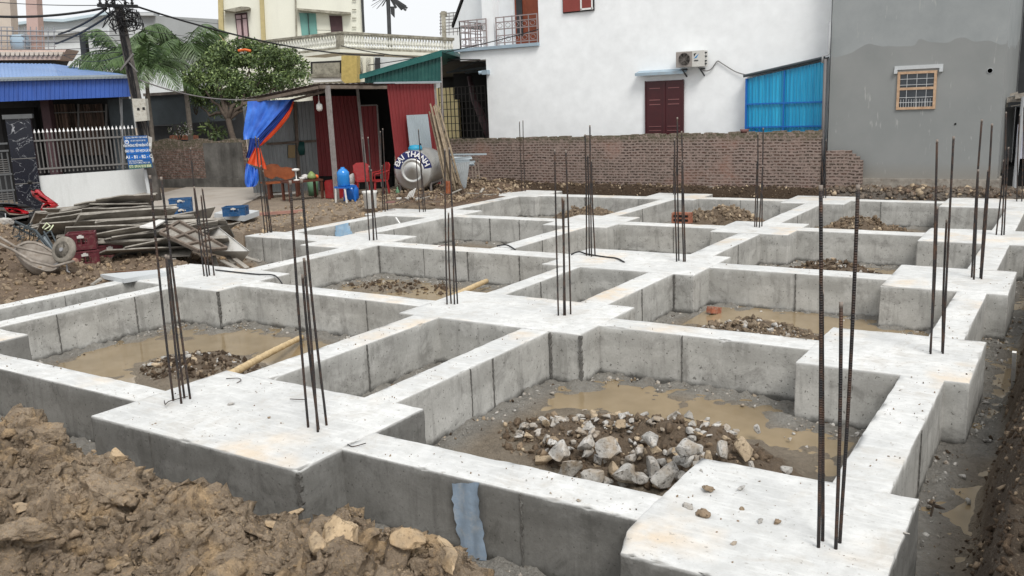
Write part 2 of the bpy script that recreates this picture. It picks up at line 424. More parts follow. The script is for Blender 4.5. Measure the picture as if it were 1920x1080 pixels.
plain('red_sheet', (.205, .03, .032), .55, .2, 1.2, dirt=(.13, .025, .025), streak=True)
plain('grey_sheet', (.27, .285, .29), .5, .2, 1.5, dirt=(.17, .17, .17), streak=True, metal=.2)
plain('zinc', (.36, .41, .44), .45, .12, 2, metal=.3); plain('rust_zinc', (.26, .22, .19), .8, .35, 3, dirt=(.12, .08, .06))
plain('old_roof', (.17, .145, .13), .9, .4, 3, dirt=(.3, .27, .24)); plain('timber_old', (.17, .135, .11), .9, .35, 5, dirt=(.06, .05, .04))
plain('post_grey', (.26, .24, .23), .7, .25, 8, dirt=(.16, .12, .10)); plain('inside_shade', (.012, .012, .012), .95, .2)  # the near-black one paints in the shade of open interiors
plain('dark_grey', (.05, .052, .055), .8, .3, 2); plain('slate', (.062, .076, .085), .7, .2, 1.5, dirt=(.04, .05, .055))
plain('cream', (.76, .755, .66), .85, .05, .6, dirt=(.66, .65, .57), streak=True); plain('cream_yellow', (.70, .60, .33), .8, .12, 2)
plain('yellow_tile', (.52, .40, .14), .6, .2, 6); plain('ochre', (.50, .42, .22), .8, .15, 4)
plain('weathered', (.26, .24, .19), .9, .4, 2.5, c2=(.42, .40, .33), dirt=(.10, .09, .07)); plain('baluster', (.74, .74, .68), .8, .2, 5, dirt=(.4, .39, .33))
plain('teal', (.15, .33, .30), .6, .08); plain('brown_door', (.075, .04, .045), .6, .2); plain('curtain', (.45, .33, .34), .8, .15, 6)
plain('pink_wall', (.52, .37, .32), .85, .08); plain('beige_wall', (.58, .50, .42), .85, .08); plain('pink_tile', (.60, .47, .41), .7, .15, 8, dirt=(.3, .22, .2))
plain('pale_blue', (.50, .60, .66), .7, .06); plain('pale_wall', (.66, .69, .70), .85, .06)
t = NT('drape')
mp = t.n('ShaderNodeMapping'); mp.inputs['Scale'].default_value = (6, 6, .35); t.L(t.pos.outputs['Position'], mp.inputs['Vector'])
nz_ = t.noise(1.4, 3, .6, vec=mp.outputs[0])
c = t.mix(t.ramp(nz_, .4, .6), (.07, .055, .045), (.22, .15, .12)); t.out(c, .9)
t = NT('marble')
nn = t.noise(1.6, 5, .55, dist=1.5); v = t.math('ABSOLUTE', t.math('SUBTRACT', nn, .5))
c = t.mix(t.ramp(v, .001, .006), (.30, .31, .33), (.008, .010, .018)); t.out(c, .18, None, 0, .5)
plain('gate_iron', (.11, .115, .12), .5, .2, 5); plain('picket', (.17, .165, .16), .5, .15, 6); plain('white_tip', (.85, .85, .85), .5, .05)
plain('low_wall', (.66, .68, .68), .85, .06, 1, dirt=(.45, .46, .45), streak=True)
plain('pole_concrete', (.105, .095, .088), .95, .35, 4, c2=(.17, .155, .14), bump=.5, bsc=18); plain('meter_box', (.50, .49, .44), .7, .12, 6, dirt=(.22, .18, .13))
plain('sign_blue', (.02, .10, .30), .4, .1); plain('sign_mid', (.015, .13, .45), .4, .08); plain('sign_text', (.75, .78, .8), .6, .05); plain('sign_green', (.08, .16, .12), .5, .1); plain('sign_yellow', (.62, .66, .45), .5, .1)
plain('cable', (.018, .018, .02), .6, .2); plain('cable_grey', (.16, .15, .15), .6, .2)
plain('palm_leaf', (.07, .13, .045), .45, .4, 3, c2=(.14, .215, .08), spec=.5); plain('palm_trunk', (.15, .13, .11), .9, .3, 8)
plain('leaf_green', (.06, .105, .035), .5, .5, 2.2, c2=(.16, .225, .085), spec=.4); plain('leaf_young', (.25, .33, .12), .5, .25, 4, spec=.4)
plain('bark', (.09, .07, .055), .95, .3, 9); plain('orange_fruit', (.75, .16, .04), .6, .2)
plain('tarp_blue', (.02, .10, .52), .38, .2, 2.5, c2=(.05, .20, .72), spec=.45, bump=.6, bsc=9); plain('tarp_orange', (.62, .075, .02), .45, .2, 4, bump=.5, bsc=12); plain('tarp_navy', (.012, .04, .22), .5, .2, 4)
t = NT('steel')
w = t.n('ShaderNodeTexNoise'); w.inputs['Scale'].default_value = 3; t.L(t.pos.outputs['Position'], w.inputs['Vector'])
t.out((.58, .575, .55), .46, t.bump(w.outputs['Fac'], .1, .01), .85, .5)
plain('tank_navy', (.012, .02, .10), .4, .1); plain('tank_white', (.8, .8, .8), .5, .03); plain('lid_cyan', (.03, .30, .48), .45, .15)
plain('wood_red', (.28, .075, .025), .35, .3, 7, c2=(.36, .11, .04), spec=.5); plain('wood_dark', (.10, .035, .022), .5, .3, 7)
plain('plastic_red', (.30, .018, .02), .45, .25, 5, spec=.4, dirt=(.25, .06, .05)); plain('plastic_blue', (.01, .13, .50), .3, .12, spec=.5); plain('water_blue', (.02, .22, .62), .15, .15, spec=.6)
plain('plastic_white', (.72, .71, .68), .5, .1, 6, dirt=(.5, .46, .42)); plain('plastic_green', (.12, .24, .14), .5, .2); plain('bag_pale', (.6, .58, .56), .6, .2, 9)
plain('crate_maroon', (.115, .022, .03), .5, .2, 6, dirt=(.18, .11, .09)); plain('crate_blue', (.02, .085, .21), .5, .2, 6, dirt=(.12, .15, .2))
plain('form_board', (.28, .255, .225), .95, .4, 2.2, c2=(.47, .44, .39), dirt=(.10, .085, .07), bump=.5, bsc=16, speck=.3); plain('form_red', (.36, .20, .16), .9, .2, 4)
plain('board_white', (.70, .69, .66), .7, .12, 2, dirt=(.5, .46, .4)); plain('tyre', (.17, .155, .13), .9, .25, 8, c2=(.30, .27, .23)); plain('barrow', (.25, .215, .18), .7, .35, 5, c2=(.36, .32, .28), dirt=(.16, .12, .09))
plain('moto_red', (.42, .012, .02), .22, .08, spec=.6); plain('moto_black', (.015, .015, .016), .4, .2); plain('chrome', (.5, .5, .5), .25, .1, metal=.9)
plain('road', (.40, .36, .315), .92, .12, .8, dirt=(.30, .25, .2), bump=.2); plain('cloth_white', (.74, .75, .86), .8, .05, bump=.1)
plain('paper', (.55, .53, .5), .8, .2); plain('cardboard', (.30, .22, .12), .85, .1); plain('terracotta', (.22, .11, .10), .7, .15)
plain('pole_plastic', (.36, .37, .38), .5, .1)
# ---------------------------------------------------------------- foundation plan (metres; top of concrete at z = 0)
PADS = [  # x0,x1,y0,y1, wet front?
 (-7.28, -4.70, 4.23, 5.73, 1), (-2.19, -0.72, 4.27, 5.81, 1), (-12.5, -10.88, 4.2, 5.66, 1),
 (-13.35, -10.76, 8.46, 9.92, 0), (-7.26, -4.63, 8.48, 9.93, 0), (-2.22, -0.70, 8.44, 9.94, 0),
 (-15.05, -14.0, 12.70, 13.42, 0), (-12.88, -11.30, 12.2, 13.9, 0), (-7.28, -4.70, 12.12, 13.76, 0), (-2.17, -0.67, 12.36, 13.97, 0),
 (-15.0, -12.40, 16.37, 17.85, 0), (-9.65, -8.14, 16.14, 17.78, 0), (-5.98, -4.49, 16.28, 17.78, 0), (-2.31, -0.70, 16.35, 17.9, 0),
 (-14.35, -12.70, 20.9, 22.4, 0), (-9.72, -8.20, 21.15, 22.5, 0), (-6.03, -4.56, 21.1, 22.65, 0), (-2.6, -0.62, 21.2, 22.95, 0)]
BEAMS = [
 (-10.9, -7.26, 4.68, 5.02, 1), (-4.72, -2.17, 4.70, 5.09, 1), (-18, -12.48, 4.68, 5.02, 1),
 (-10.78, -7.24, 8.90, 9.26, 0), (-4.65, -2.20, 8.95, 9.34, 0),
 (-14.02, -12.86, 12.72, 13.34, 0), (-11.32, -7.26, 12.72, 13.14, 0), (-4.72, -2.15, 12.80, 13.2, 0),
 (-12.42, -9.63, 16.70, 17.08, 0), (-8.16, -5.96, 16.69, 17.1, 0), (-4.51, -2.29, 16.9, 17.3, 0),
 (-12.72, -9.70, 21.17, 21.66, 0), (-8.22, -6.01, 21.45, 21.82, 0), (-4.58, -2.58, 21.85, 22.2, 0),
 # running away from the viewer
 (-13.11, -12.82, 5.64, 8.48, 0), (-12.02, -11.68, 5.64, 8.48, 0), (-11.82, -11.46, 9.9, 12.22, 0), (-14.6, -14.27, 13.4, 16.4, 0), (-12.98, -12.5, 13.88, 16.4, 0),
 (-13.6, -13.24, 17.83, 20.92, 0),
 (-7.01, -6.63, 5.71, 8.5, 0), (-6.89, -6.59, 9.91, 12.14, 0),
 (-8.98, -8.58, 13.12, 16.16, 0), (-9.06, -8.73, 17.76, 21.17, 0),
 (-5.40, -5.03, 5.71, 8.5, 0), (-5.42, -5.02, 9.91, 12.14, 0), (-5.42, -5.0, 13.74, 16.3, 0), (-5.44, -5.05, 17.76, 21.12, 0),
 (-1.27, -0.90, 5.79, 8.46, 0), (-1.25, -0.905, 9.92, 12.38, 0), (-1.30, -0.92, 13.95, 16.37, 0), (-1.31, -0.94, 17.88, 21.22, 0)]
# a pad for the crossing where a beam starts between two columns
def rough_box(x0, x1, y0, y1, z0, z1, seed, ins=.0):
    near = min(math.hypot((x0+x1)/2, (y0+y1)/2), 20); st = .05 if near < 9 else (.075 if near < 15 else .12)
    nx, ny, nz = max(2, int((x1-x0)/st)), max(2, int((y1-y0)/st)), max(2, int((z1-z0)/st))
    e = .012 if near < 15 else .02
    ln = lambda a, b, n: np.concatenate([[a], np.linspace(a+e, b-e, n+1), [b]])
    xs, ys, zs = ln(x0, x1, nx), ln(y0, y1, ny), np.concatenate([np.linspace(z0, z1-e, nz+1), [z1]]); nx += 2; ny += 2; nz += 1
    idx = {}; V = []; F = []
    def vid(i, j, k):
        key = (i, j, k)
        if key not in idx: idx[key] = len(V); V.append((xs[i], ys[j], zs[k]))
        return idx[key]
    for i in range(nx):
        for j in range(ny): F.append((vid(i, j, nz), vid(i+1, j, nz), vid(i+1, j+1, nz), vid(i, j+1, nz)))
    for i in range(nx):
        for k in range(nz):
            F.append((vid(i, 0, k), vid(i+1, 0, k), vid(i+1, 0, k+1), vid(i, 0, k+1)))
            F.append((vid(i, ny, k), vid(i, ny, k+1), vid(i+1, ny, k+1), vid(i+1, ny, k)))
    for j in range(ny):
        for k in range(nz):
            F.append((vid(0, j, k), vid(0, j, k+1), vid(0, j+1, k+1), vid(0, j+1, k)))
            F.append((vid(nx, j, k), vid(nx, j+1, k), vid(nx, j+1, k+1), vid(nx, j, k+1)))
    V = np.array(V)
    c = np.array([(x0+x1)/2, (y0+y1)/2]); top = V[:, 2] > z1-1e-6
    ex = (np.abs(V[:, 0]-x0) < 1e-6)*-1.+(np.abs(V[:, 0]-x1) < 1e-6)*1.; ey = (np.abs(V[:, 1]-y0) < 1e-6)*-1.+(np.abs(V[:, 1]-y1) < 1e-6)*1.
    side = (ex != 0) | (ey != 0); n1 = fbm(V*2.3+seed, 3); n2 = fbm(V*9+seed*1.7, 3); n3 = fbm(V*23+seed, 2)
    off = .006*n1+.003*n2
    rim = top & side; chip = np.clip(n2*1.3+n3*.9-.42, 0, 1)*(.042 if near < 10 else .028)+.001
    V[:, 0] += ex*(off-rim*(chip+.003)); V[:, 1] += ey*(off-rim*(chip+.003))
    V[:, 2] += top*(.004*n1+.003*n2)-rim*(chip*.8+.002)
    return V, np.array(F)
fnd = empty('concrete_foundation', (-7, 12, -.9), 'grey cast concrete foundation grid of strip beams and square column pads in a muddy excavation', 'foundation')
for i, (x0, x1, y0, y1, wet) in enumerate(PADS):
    V, F = rough_box(x0, x1, y0, y1, -.95, .004, i*3.7+1)
    if i == 1:      # front right pad: knocked-off corner
        V[:, 0] += .09*np.clip(1-(V[:, 0]-x0)/.3, 0, 1)*np.clip(1-(V[:, 1]-y0)/.28, 0, 1)
    npobj('column_pad', V, F, ['concrete_damp' if wet else 'concrete'], fnd, smooth=False)
for i, (x0, x1, y0, y1, wet) in enumerate(BEAMS):
    V, F = rough_box(x0, x1, y0, y1, -.9, 0., i*5.1+60)
    bmo = npobj('ground_beam', V, F, ['concrete_damp' if wet else 'concrete'], fnd, smooth=False)
# vertical mortar seams between form boards, raised 3 mm, on the visible faces
srs = random.Random(3)
def seam(x, y, face, z1=-.01, z0=-.56, w=.013):
    pts = []; n = 22; w *= srs.choice([.35, .5, .8, 1.1, 1.5])
    for k in range(n+1):
        z = z1+(z0-z1)*k/n; ww = w*(.25+srs.random()*1.2); o = srs.uniform(-.004, .004); h = .012
        if face == 'y': pts.append(((x+o-ww/2, y-h, z), (x+o+ww/2, y-h, z)))
        else: pts.append(((x+h, y+o-ww/2, z), (x+h, y+o+ww/2, z)))
    e = Vector((0, .03, 0)) if face == 'y' else Vector((-.03, 0, 0)); mb = MB(); vs = []
    for a, b in pts: vs += [Vector(a), Vector(b), Vector(b)+e, Vector(a)+e]
    mb.add(vs, [(4*k+j, 4*k+(j+1) % 4, 4*k+4+(j+1) % 4, 4*k+4+j) for k in range(n) for j in range(4)]+[(0, 1, 2, 3), (4*n+3, 4*n+2, 4*n+1, 4*n)])
    mb.build('form_seam', 'joint', fnd)
for (x, y) in [(-8.2, 8.90), (-9.55, 8.90), (-3.6, 8.95), (-10.2, 12.72), (-9.2, 12.72), (-3.4, 12.80), (-8.1, 12.72), (-11.4, 16.70), (-10.6, 16.70), (-6.9, 16.69), (-3.4, 16.9), (-14.5, 12.70), (-6.45, 4.23), (-3.05, 4.70), (-11.3, 21.17), (-7.1, 21.45), (-3.9, 21.85)]: seam(x, y, 'y')
for (x, y) in [(-11.68, 6.5), (-11.68, 7.7), (-6.63, 7.15), (-6.63, 6.4), (-5.03, 7.3), (-5.03, 6.9), (-6.59, 10.9), (-5.02, 11.0), (-.90, 7.1), (-12.82, 7.3), (-11.46, 10.9), (-8.58, 14.3), (-5.0, 15.0), (-14.27, 15.1), (-12.5, 14.6), (-8.73, 19.2), (-5.05, 19.0)]: seam(x, y, 'x')
for (x, y) in [(-7.0, 8.47), (-5.03, 8.46), (-10.77, 8.46), (-4.64, 8.47), (-6.85, 12.11), (-5.02, 12.11), (-4.70, 4.22), (-11.3, 12.7)]: seam(x+.02, y, 'y', w=.035)

# ---------------------------------------------------------------- terrain
MOUNDS = [(-3.3, 6.75, 1.15, .62, .30), (-2.4, 6.95, .7, .45, .12), (-9.3, 6.95, .75, .45, .16), (-9.0, 6.4, .4, .4, .1), (-3.45, 11.1, .75, .55, .30), (-3.42, 15.4, .8, .5, .30),
          (-4.0, 20.3, .9, .6, .42), (-7.25, 20.6, .95, .6, .5), (-10.8, 20.3, .9, .5, .44), (-10.3, 20.9, .4, .3, .2), (-10.6, 11.9, .6, .4, .05)]
def gh(X, Y, detail=True):
    X = np.asarray(X, float); Y = np.asarray(Y, float)
    n1 = fbm2(X, Y, .8, 3, 3.1); n2 = fbm2(X, Y, 3.2, 4, 9.2)
    pit = -.615+.022*n1+.018*n2
    # drier silt collects along the walls of each bay
    h = pit.copy()
    for (mx, my, sx, sy, a) in MOUNDS: h += a*np.exp(-((X-mx)/sx)**2-((Y-my)/sy)**2)*(1+.35*n2)
    yard = .10+.02*n1+.012*n2
    # left bank follows the stepped edge of the foundation
    xl = np.where(Y < 9.3, -13.15, np.where(Y < 12.8, -12.9-1.6*sst(Y, 10.2, 12.4), np.where(Y < 17.6, -14.72, -13.62)))+.05*n2
    d = xl-X
    low = np.where((Y > 9.9) & (Y < 12.75), 1., 0.)
    bank = np.where(low > 0, -.55+.62*sst(d, -.2, 2.6), -.03+.10*sst(d, 0, 1.0)+.06*n2*sst(d, .1, .5))
    w = sst(d, -.12, .02); h = h*(1-w)+bank*w
    mound = .80*np.exp(-((X+18.3)/2.0)**2-((Y-7.6)/2.2)**2)*sst(d, .2, 2.2)     # spoil heap under the barrow
    rr = sst(d, .3, 2.)*sst(Y, 17.9, 19.2)*(1-sst(X, -13.3, -12.8))
    h += mound*(1+.25*n2)+rr*.10*(1+n2)
    far = sst(d, 1.5, 4.5); h = h*(1-far)+(yard+mound)*far
    # back bank under the brick wall
    xb = sst(Y, 22.55+.08*n2, 23.05); h = np.where(xb > 0, np.maximum(h, h*(1-xb)+(.10+.03*n2)*xb), h)
    # right bank of spoil
    xr = -.50+.06*n1+.05*n2; s = sst(X, xr, xr+.34)
    h = np.where(s > 0, h*(1-s)+(.28+.12*n1+.07*n2)*s, h)
    # silt fillet beside concrete
    # front: trench foot, spoil rises
    s = 1-sst(Y, 1.5, 3.2); h = h*(1-s)+.3*s
    return h
MOUND_IN = MOUNDS
def terrain():
    def axis(segs):
        out = []
        for a, b, st in segs: out += list(np.arange(a, b, st))
        return np.array(out+[segs[-1][1]])
    xs = axis([(-400, -100, 50), (-100, -40, 10), (-40, -24, 1.2), (-24, -16, .16), (-16, .6, .045), (.6, 4, .3), (4, 60, 8), (60, 400, 60)])
    ys = axis([(-60, -4, 8), (-4, 2.6, .6), (2.6, 3.6, .1), (3.6, 13, .045), (13, 23.4, .07), (23.4, 30, .5), (30, 100, 6), (100, 500, 50)])
    X, Y = np.meshgrid(xs, ys, indexing='ij'); X = X.ravel(); Y = Y.ravel(); Z = gh(X, Y)
    near = (X > -24) & (X < 1) & (Y > 3) & (Y < 24)
    dry = np.clip((Z+.59)*9, 0, 1)
    n = fbm2(X, Y, 6, 4, 5.5); n6 = fbm2(X, Y, 16, 3, 8.5)
    onbank = (Z > -.5)
    clayflat = (X < -15.5) & (Y > 11.5)
    # wall side silt: coarse lumps next to beams
    wall = np.zeros_like(X)
    for (x0, x1, y0, y1, w_) in PADS+BEAMS:
        dx = np.maximum(np.maximum(x0-X, X-x1), 0); dy = np.maximum(np.maximum(y0-Y, Y-y1), 0)
        wall = np.maximum(wall, 1-np.clip(np.hypot(dx, dy)/.42, 0, 1))
    inpit = near & ~onbank
    Z += np.where(inpit, .045*wall*(1+.8*n), 0)
    Z += np.where(near, np.where(onbank, np.where(clayflat, .3, 1.), np.clip(wall+dry, 0, 1)*.8+.1)*(.022*n+.012*n6), 0)
    k = len(ys); I = np.arange(len(xs)-1)[:, None]*k+np.arange(k-1)[None]; I = I.ravel()
    F = np.stack([I, I+k, I+k+1, I+1], 1)
    # colour of what lies there
    C = np.zeros((len(X), 3)); C[:] = (.20, .15, .105)
    def put(m, c, w=1.):
        m = np.clip(m*w, 0, 1)[:, None]; C[:] = C*(1-m)+np.array(c)*m
    nn = fbm2(X, Y, 1.4, 4, 1.5)
    put(inpit*1., (.30, .25, .19)); put(inpit*np.clip(wall*1.6, 0, 1), (.33, .315, .285))
    put(((X < -14) & (Y > 11))*sst(nn, -.2, .5), (.30, .225, .155))
    put((X < -15.3+.5*nn)*(Y > 11.3)*1., (.37, .30, .23), .8)
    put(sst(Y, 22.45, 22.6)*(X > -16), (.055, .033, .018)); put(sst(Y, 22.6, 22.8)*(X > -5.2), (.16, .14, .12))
    put(sst(X, -.5, -.3)*(Y > 3), (.085, .062, .042))
    put(((X > -17) & (X < -13.2) & (Y > 18.2) & (Y < 22.5))*1., (.17, .11, .075), .8)
    put(((X < -13.1) & (Y < 10.5))*1., (.25, .18, .125), .85)
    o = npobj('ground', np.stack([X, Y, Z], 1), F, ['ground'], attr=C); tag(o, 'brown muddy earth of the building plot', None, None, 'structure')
terrain()
for k in ('category',):
    pass
# standing water in the bays and trench
wm = MB()
for (x0, x1, y0, y1, z) in [(-4.6, -.9, 9.3, 12.85, -.570), (-5.1, -1.2, 5.2, 9.0, -.604), (-11.7, -7.0, 5.0, 8.95, -.600), (-.93, -.2, 3.0, 22.6, -.606),
                            (-11.5, -6.9, 9.2, 12.75, -.603), (-8.6, -5.4, 13.1, 16.7, -.60), (-5, -1.25, 13.1, 16.9, -.60), (-12.5, -7.0, 3.95, 4.7, -.585), (-4.7, -2.1, 3.9, 4.72, -.6)]:
    n = 6; b = [(x0+(x1-x0)*i/n, y0+(y1-y0)*j/n, z) for i in range(n+1) for j in range(n+1)]
    wm.add(b, [(i*(n+1)+j, (i+1)*(n+1)+j, (i+1)*(n+1)+j+1, i*(n+1)+j+1) for i in range(n) for j in range(n)])
tag(wm.build('water', 'muddy_water'), 'shallow muddy yellow-brown water standing in the bays', None, None, 'structure')

# ---------------------------------------------------------------- foreground spoil heap
def clod_cloud(name, pts, sizes, mats, label, cat, sub=2, seed=5, kindf=None, rough=.22, flat=.8):
    rs = np.random.RandomState(seed); VV = []; FF = []; MI = []; base = 0
    protos = [rock_shape(seed*31+i, sub, 7, rough, flat) for i in range(9)]
    for (p, s) in zip(pts, sizes):
        V, F = protos[rs.randint(9)]
        q = rs.normal(size=4); q /= np.linalg.norm(q); R = np.array(Matrix(__import__('mathutils').Quaternion(q).to_matrix()))
        VV.append((V*s*np.array([1, 1, rs.uniform(.6, 1)]))@R.T+p); FF.append(F+base); base += len(V)
        MI += [rs.randint(len(mats)) if rs.rand() < .35 else 0]*len(F)
    o = npobj(name, np.concatenate(VV), np.concatenate(FF), mats, mi=MI, smooth=False)
    return tag(o, label, cat, None, 'stuff')
def heap_h(X, Y):
    n1 = fbm2(X, Y, 1.1, 3, 21.); n2 = fbm2(X, Y, 3.5, 4, 33., .55)
    zt = .36+.02*(X+4.)+.07*n1+.06*n2-.05*np.exp(-((X+4.3)/.8)**2)+.13*sst(-X, 5.2, 6.1)+.09*np.exp(-((X+4.85)/.35)**2)+.15*sst(X, -3.5, -2.9)
    crest = 2.98+.12*fbm2(X, Y*0, 1.6, 3, 4.)+.05*n2
    s = sst(Y, crest, crest+.95)
    z = zt*(1-s)-.66*s
    e = sst(X, -2.5, -1.75); z = z*(1-e)-.66*e
    return z
def heap():
    xs = np.arange(-9.5, -1.5, .019); ys = np.arange(.9, 4.15, .019)
    X, Y = np.meshgrid(xs, ys, indexing='ij'); X = X.ravel(); Y = Y.ravel(); Z = heap_h(X, Y)
    P = np.stack([X, Y, Z], 1)
    big = np.abs(fbm(P*2.4+7, 2)); d = .17*(big-.25)+.060*fbm(P*8+3, 3)+.046*fbm(P*21, 3, 2.1, .65)+.022*np.abs(fbm(P*50, 2))
    sl = sst(Y, 4.12, 3.7)*0+1-sst(Y, 3.75, 4.1); d *= sl
    # push along the rough surface normal so lumps overhang
    gz = np.stack([heap_h(X+.05, Y)-Z, heap_h(X, Y+.05)-Z], 1)/.05
    N = np.concatenate([-gz, np.ones((len(X), 1))], 1); N /= np.linalg.norm(N, axis=1)[:, None]
    P += N*d[:, None]; P[:, 0] += .03*fbm(P*7+40, 2); P[:, 1] += .03*fbm(P*7+60, 2)*sl
    k = len(ys); I = (np.arange(len(xs)-1)[:, None]*k+np.arange(k-1)[None]).ravel()
    F = np.stack([I, I+k, I+k+1, I+1], 1)
    o = npobj('soil_heap', P, F, ['soil'], smooth=True); tag(o, 'heap of clumpy dug-up brown and yellow soil in the foreground', 'soil heap', None, 'stuff')
    rs = np.random.RandomState(12); n = 17000
    x = rs.uniform(-8.6, -2.2, n); y = rs.uniform(1.6, 3.95, n); z = heap_h(x, y)
    s = np.exp(rs.normal(-4.12, .5, n)); s = np.clip(s, .006, .07)
    keep = z > -.58; x, y, z, s = x[keep], y[keep], z[keep], s[keep]
    pp = np.stack([x, y, z], 1); bb = np.abs(fbm(pp*2.4+7, 2)); z = z+.16*(bb-.25)+.25*s
    m_ = 260; xm = rs.uniform(-8.4, -2.3, m_); ym = rs.uniform(1.7, 3.7, m_); zm = heap_h(xm, ym); sm = np.clip(np.exp(rs.normal(-2.85, .4, m_)), .03, .12); sm = np.where(ym > 2.85, np.minimum(sm, .055), sm)
    clod_cloud('broken_clods', np.stack([xm, ym, zm+sm*.25], 1), sm, ['soil', 'clod_brown', 'clay_face', 'soil', 'soil'], 'fist-sized broken clods embedded in the foreground soil heap', 'soil clods', 3, 17, rough=.16)
    clod_cloud('loose_clods', np.stack([x, y, z], 1), s, ['soil', 'clod_brown', 'soil', 'soil', 'mound_tan'], 'small crumbled clods scattered over the foreground soil heap', 'soil clods', 1, 3, rough=.5)
heap()
def surf(x, y):
    return float(gh(np.array([x]), np.array([y]))[0])
_rk = {}
def rock(name, seed, s, p, mat, label, cat, group=None, rz=None, sub=3, rough=.14, flat=.75, tilt=None, squash=(1, 1, 1), ang=False):
    key = (seed % 11, sub, rough, flat, mat)
    V, F = rock_shape(seed % 23+5, sub, 17 if ang else 9, rough, flat, .26 if ang else .34, .58 if ang else .78)
    rs = random.Random(seed); R = Matrix.Rotation(rs.uniform(0, 6.3) if rz is None else rz, 3, 'Z') @ Matrix.Rotation(rs.uniform(-.5, .5) if tilt is None else tilt, 3, 'X')
    V = (V*np.array(squash)*s)@np.array(R).T+np.array(p)
    o = npobj(name, V, F, [mat], smooth=False, origin=p)
    return tag(o, label, cat, group)
# the big yellow clay stones on the heap (photo: lower middle)
for i, (px, py, z, s, sq, rz, tl, lab) in enumerate([
    (632, 1003, .50, .16, (1.35, .85, .75), -.6, .5, 'largest flat yellow clay slab, tilted, on the crest of the foreground heap'),
    (600, 1020, .44, .10, (1.3, .7, .6), -.5, .6, 'thin orange clay slab tucked under the largest flat slab on the foreground heap'),
    (800, 1060, .42, .13, (1.3, .9, .7), -.7, .3, 'pale yellow clay block at the bottom edge of the picture on the foreground heap'),
    (765, 1012, .50, .085, (1.1, 1., .8), .2, .2, 'rounded sandy clay block at the top right of the foreground heap'),
    (840, 1040, .40, .12, (1.5, .6, .6), -.6, .4, 'long reddish clay stone at the right end of the foreground heap'),
    (548, 965, .50, .085, (1.2, .8, .8), .3, .2, 'small yellow-green stone behind the large slab, left side, on the foreground heap'),
    (520, 985, .47, .075, (1.2, .8, .6), .1, .1, 'flat pale stone left of the large slab on the foreground heap'),
    (225, 855, .55, .08, (.8, .8, 1.3), .1, .0, 'tall pointed clod standing up on the crest of the foreground heap'),
    (90, 820, .60, .17, (1.3, .9, .8), .4, .2, 'large dark brown clod on the left crest of the foreground heap'),
    (190, 915, .52, .24, (1.2, .9, .8), .2, .2, 'biggest rounded brown clod in the left of the foreground heap'),
    (60, 1000, .50, .15, (1.2, .9, .8), .7, .2, 'rounded brown clod low in the left corner of the foreground heap'),
    (425, 905, .50, .07, (1, .8, .9), .4, .2, 'pale clod on the middle of the crest of the foreground heap'),
    (440, 1040, .45, .13, (1.2, .9, .7), .9, .2, 'knobbly brown clod near the bottom middle of the foreground heap'),
    (300, 1010, .48, .14, (1.2, .9, .7), 1.9, .2, 'knobbly clod between the rounded clods in the lower left of the foreground heap')]):
    p = G(px, py, z); brown = i > 7 and i != 11
    for _ in range(6):
        hz = float(heap_h(np.array([p.x]), np.array([p.y]))[0])+.05+(s*.25 if not brown else 0); p = G(px, py, hz)
    rock('clay_stone' if not brown else 'soil_clod', 300+i, s, p, 'soil' if brown else 'clay_stone', lab, 'stone' if not brown else 'clod', 'clay stones and clods on the foreground heap', rz, 4, .30 if brown else .10, .75, tl, sq)

# ---------------------------------------------------------------- rubble in the bays
def scatter_pile(cx, cy, rx, ry, n, smin, smax, mats, lab, group, seed, name='concrete_chunk', cat='rubble'):
    rs = random.Random(seed)
    for i in range(n):
        a = rs.uniform(0, 6.28); r = math.sqrt(rs.random()); x = cx+rx*r*math.cos(a); y = cy+ry*r*math.sin(a)
        s = smin+(smax-smin)*rs.random()**1.7; z = surf(x, y)+s*.22
        rock(name, seed*100+i, s, (x, y, z), rs.choice(mats), lab, cat, group, sub=3, rough=.06, flat=.7, ang=True)
PLAB = 'broken concrete chunk among the many in the rubble pile of the nearest water-filled bay'
big = [(972, 812, .06), (1000, 798, .055), (1022, 792, .075), (1052, 788, .08), (1010, 815, .06), (1085, 782, .06), (1100, 800, .07), (1055, 848, .13), (1020, 865, .10), (1100, 835, .10), (1148, 846, .11),
       (1120, 862, .08), (1070, 880, .13), (1112, 893, .12), (1150, 885, .08), (1175, 885, .15), (1140, 905, .08), (1225, 800, .10), (1218, 820, .12), (1240, 808, .09), (1230, 843, .07), (1225, 880, .10), (1255, 885, .12), (1272, 862, .10),
       (1290, 840, .13), (1308, 840, .10), (1300, 810, .12), (1340, 805, .11), (1325, 790, .08), (1270, 778, .09), (1290, 780, .08), (1365, 815, .08), (1395, 845, .12), (1352, 850, .09), (1378, 812, .07), (1420, 807, .055), (1475, 880, .06),
       (1205, 900, .09), (1240, 905, .09), (1165, 800, .07), (1195, 790, .07), (1120, 812, .06), (1080, 905, .09), (1280, 895, .08), (1330, 868, .08), (1045, 900, .07), (1180, 860, .08), (1200, 845, .07), (1240, 865, .07), (1310, 870, .07), (895, 790, .03), (1095, 770, .04), (1480, 822, .025), (1512, 838, .025), (1290, 868, .07), (1165, 910, .07)]
for i, (px, py, s) in enumerate(big):
    p = G(px, py, -.42); z = surf(p.x, p.y)+s*.85; p = G(px, py, z)
    rock('concrete_chunk', 500+i*7, s*1.5, p, 'chunk_tan' if i % 6 == 2 else 'chunk_grey', PLAB, 'rubble', 'concrete chunks in the nearest rubble pile', sub=4, rough=.035, flat=.85, ang=True)
rz9 = random.Random(99)
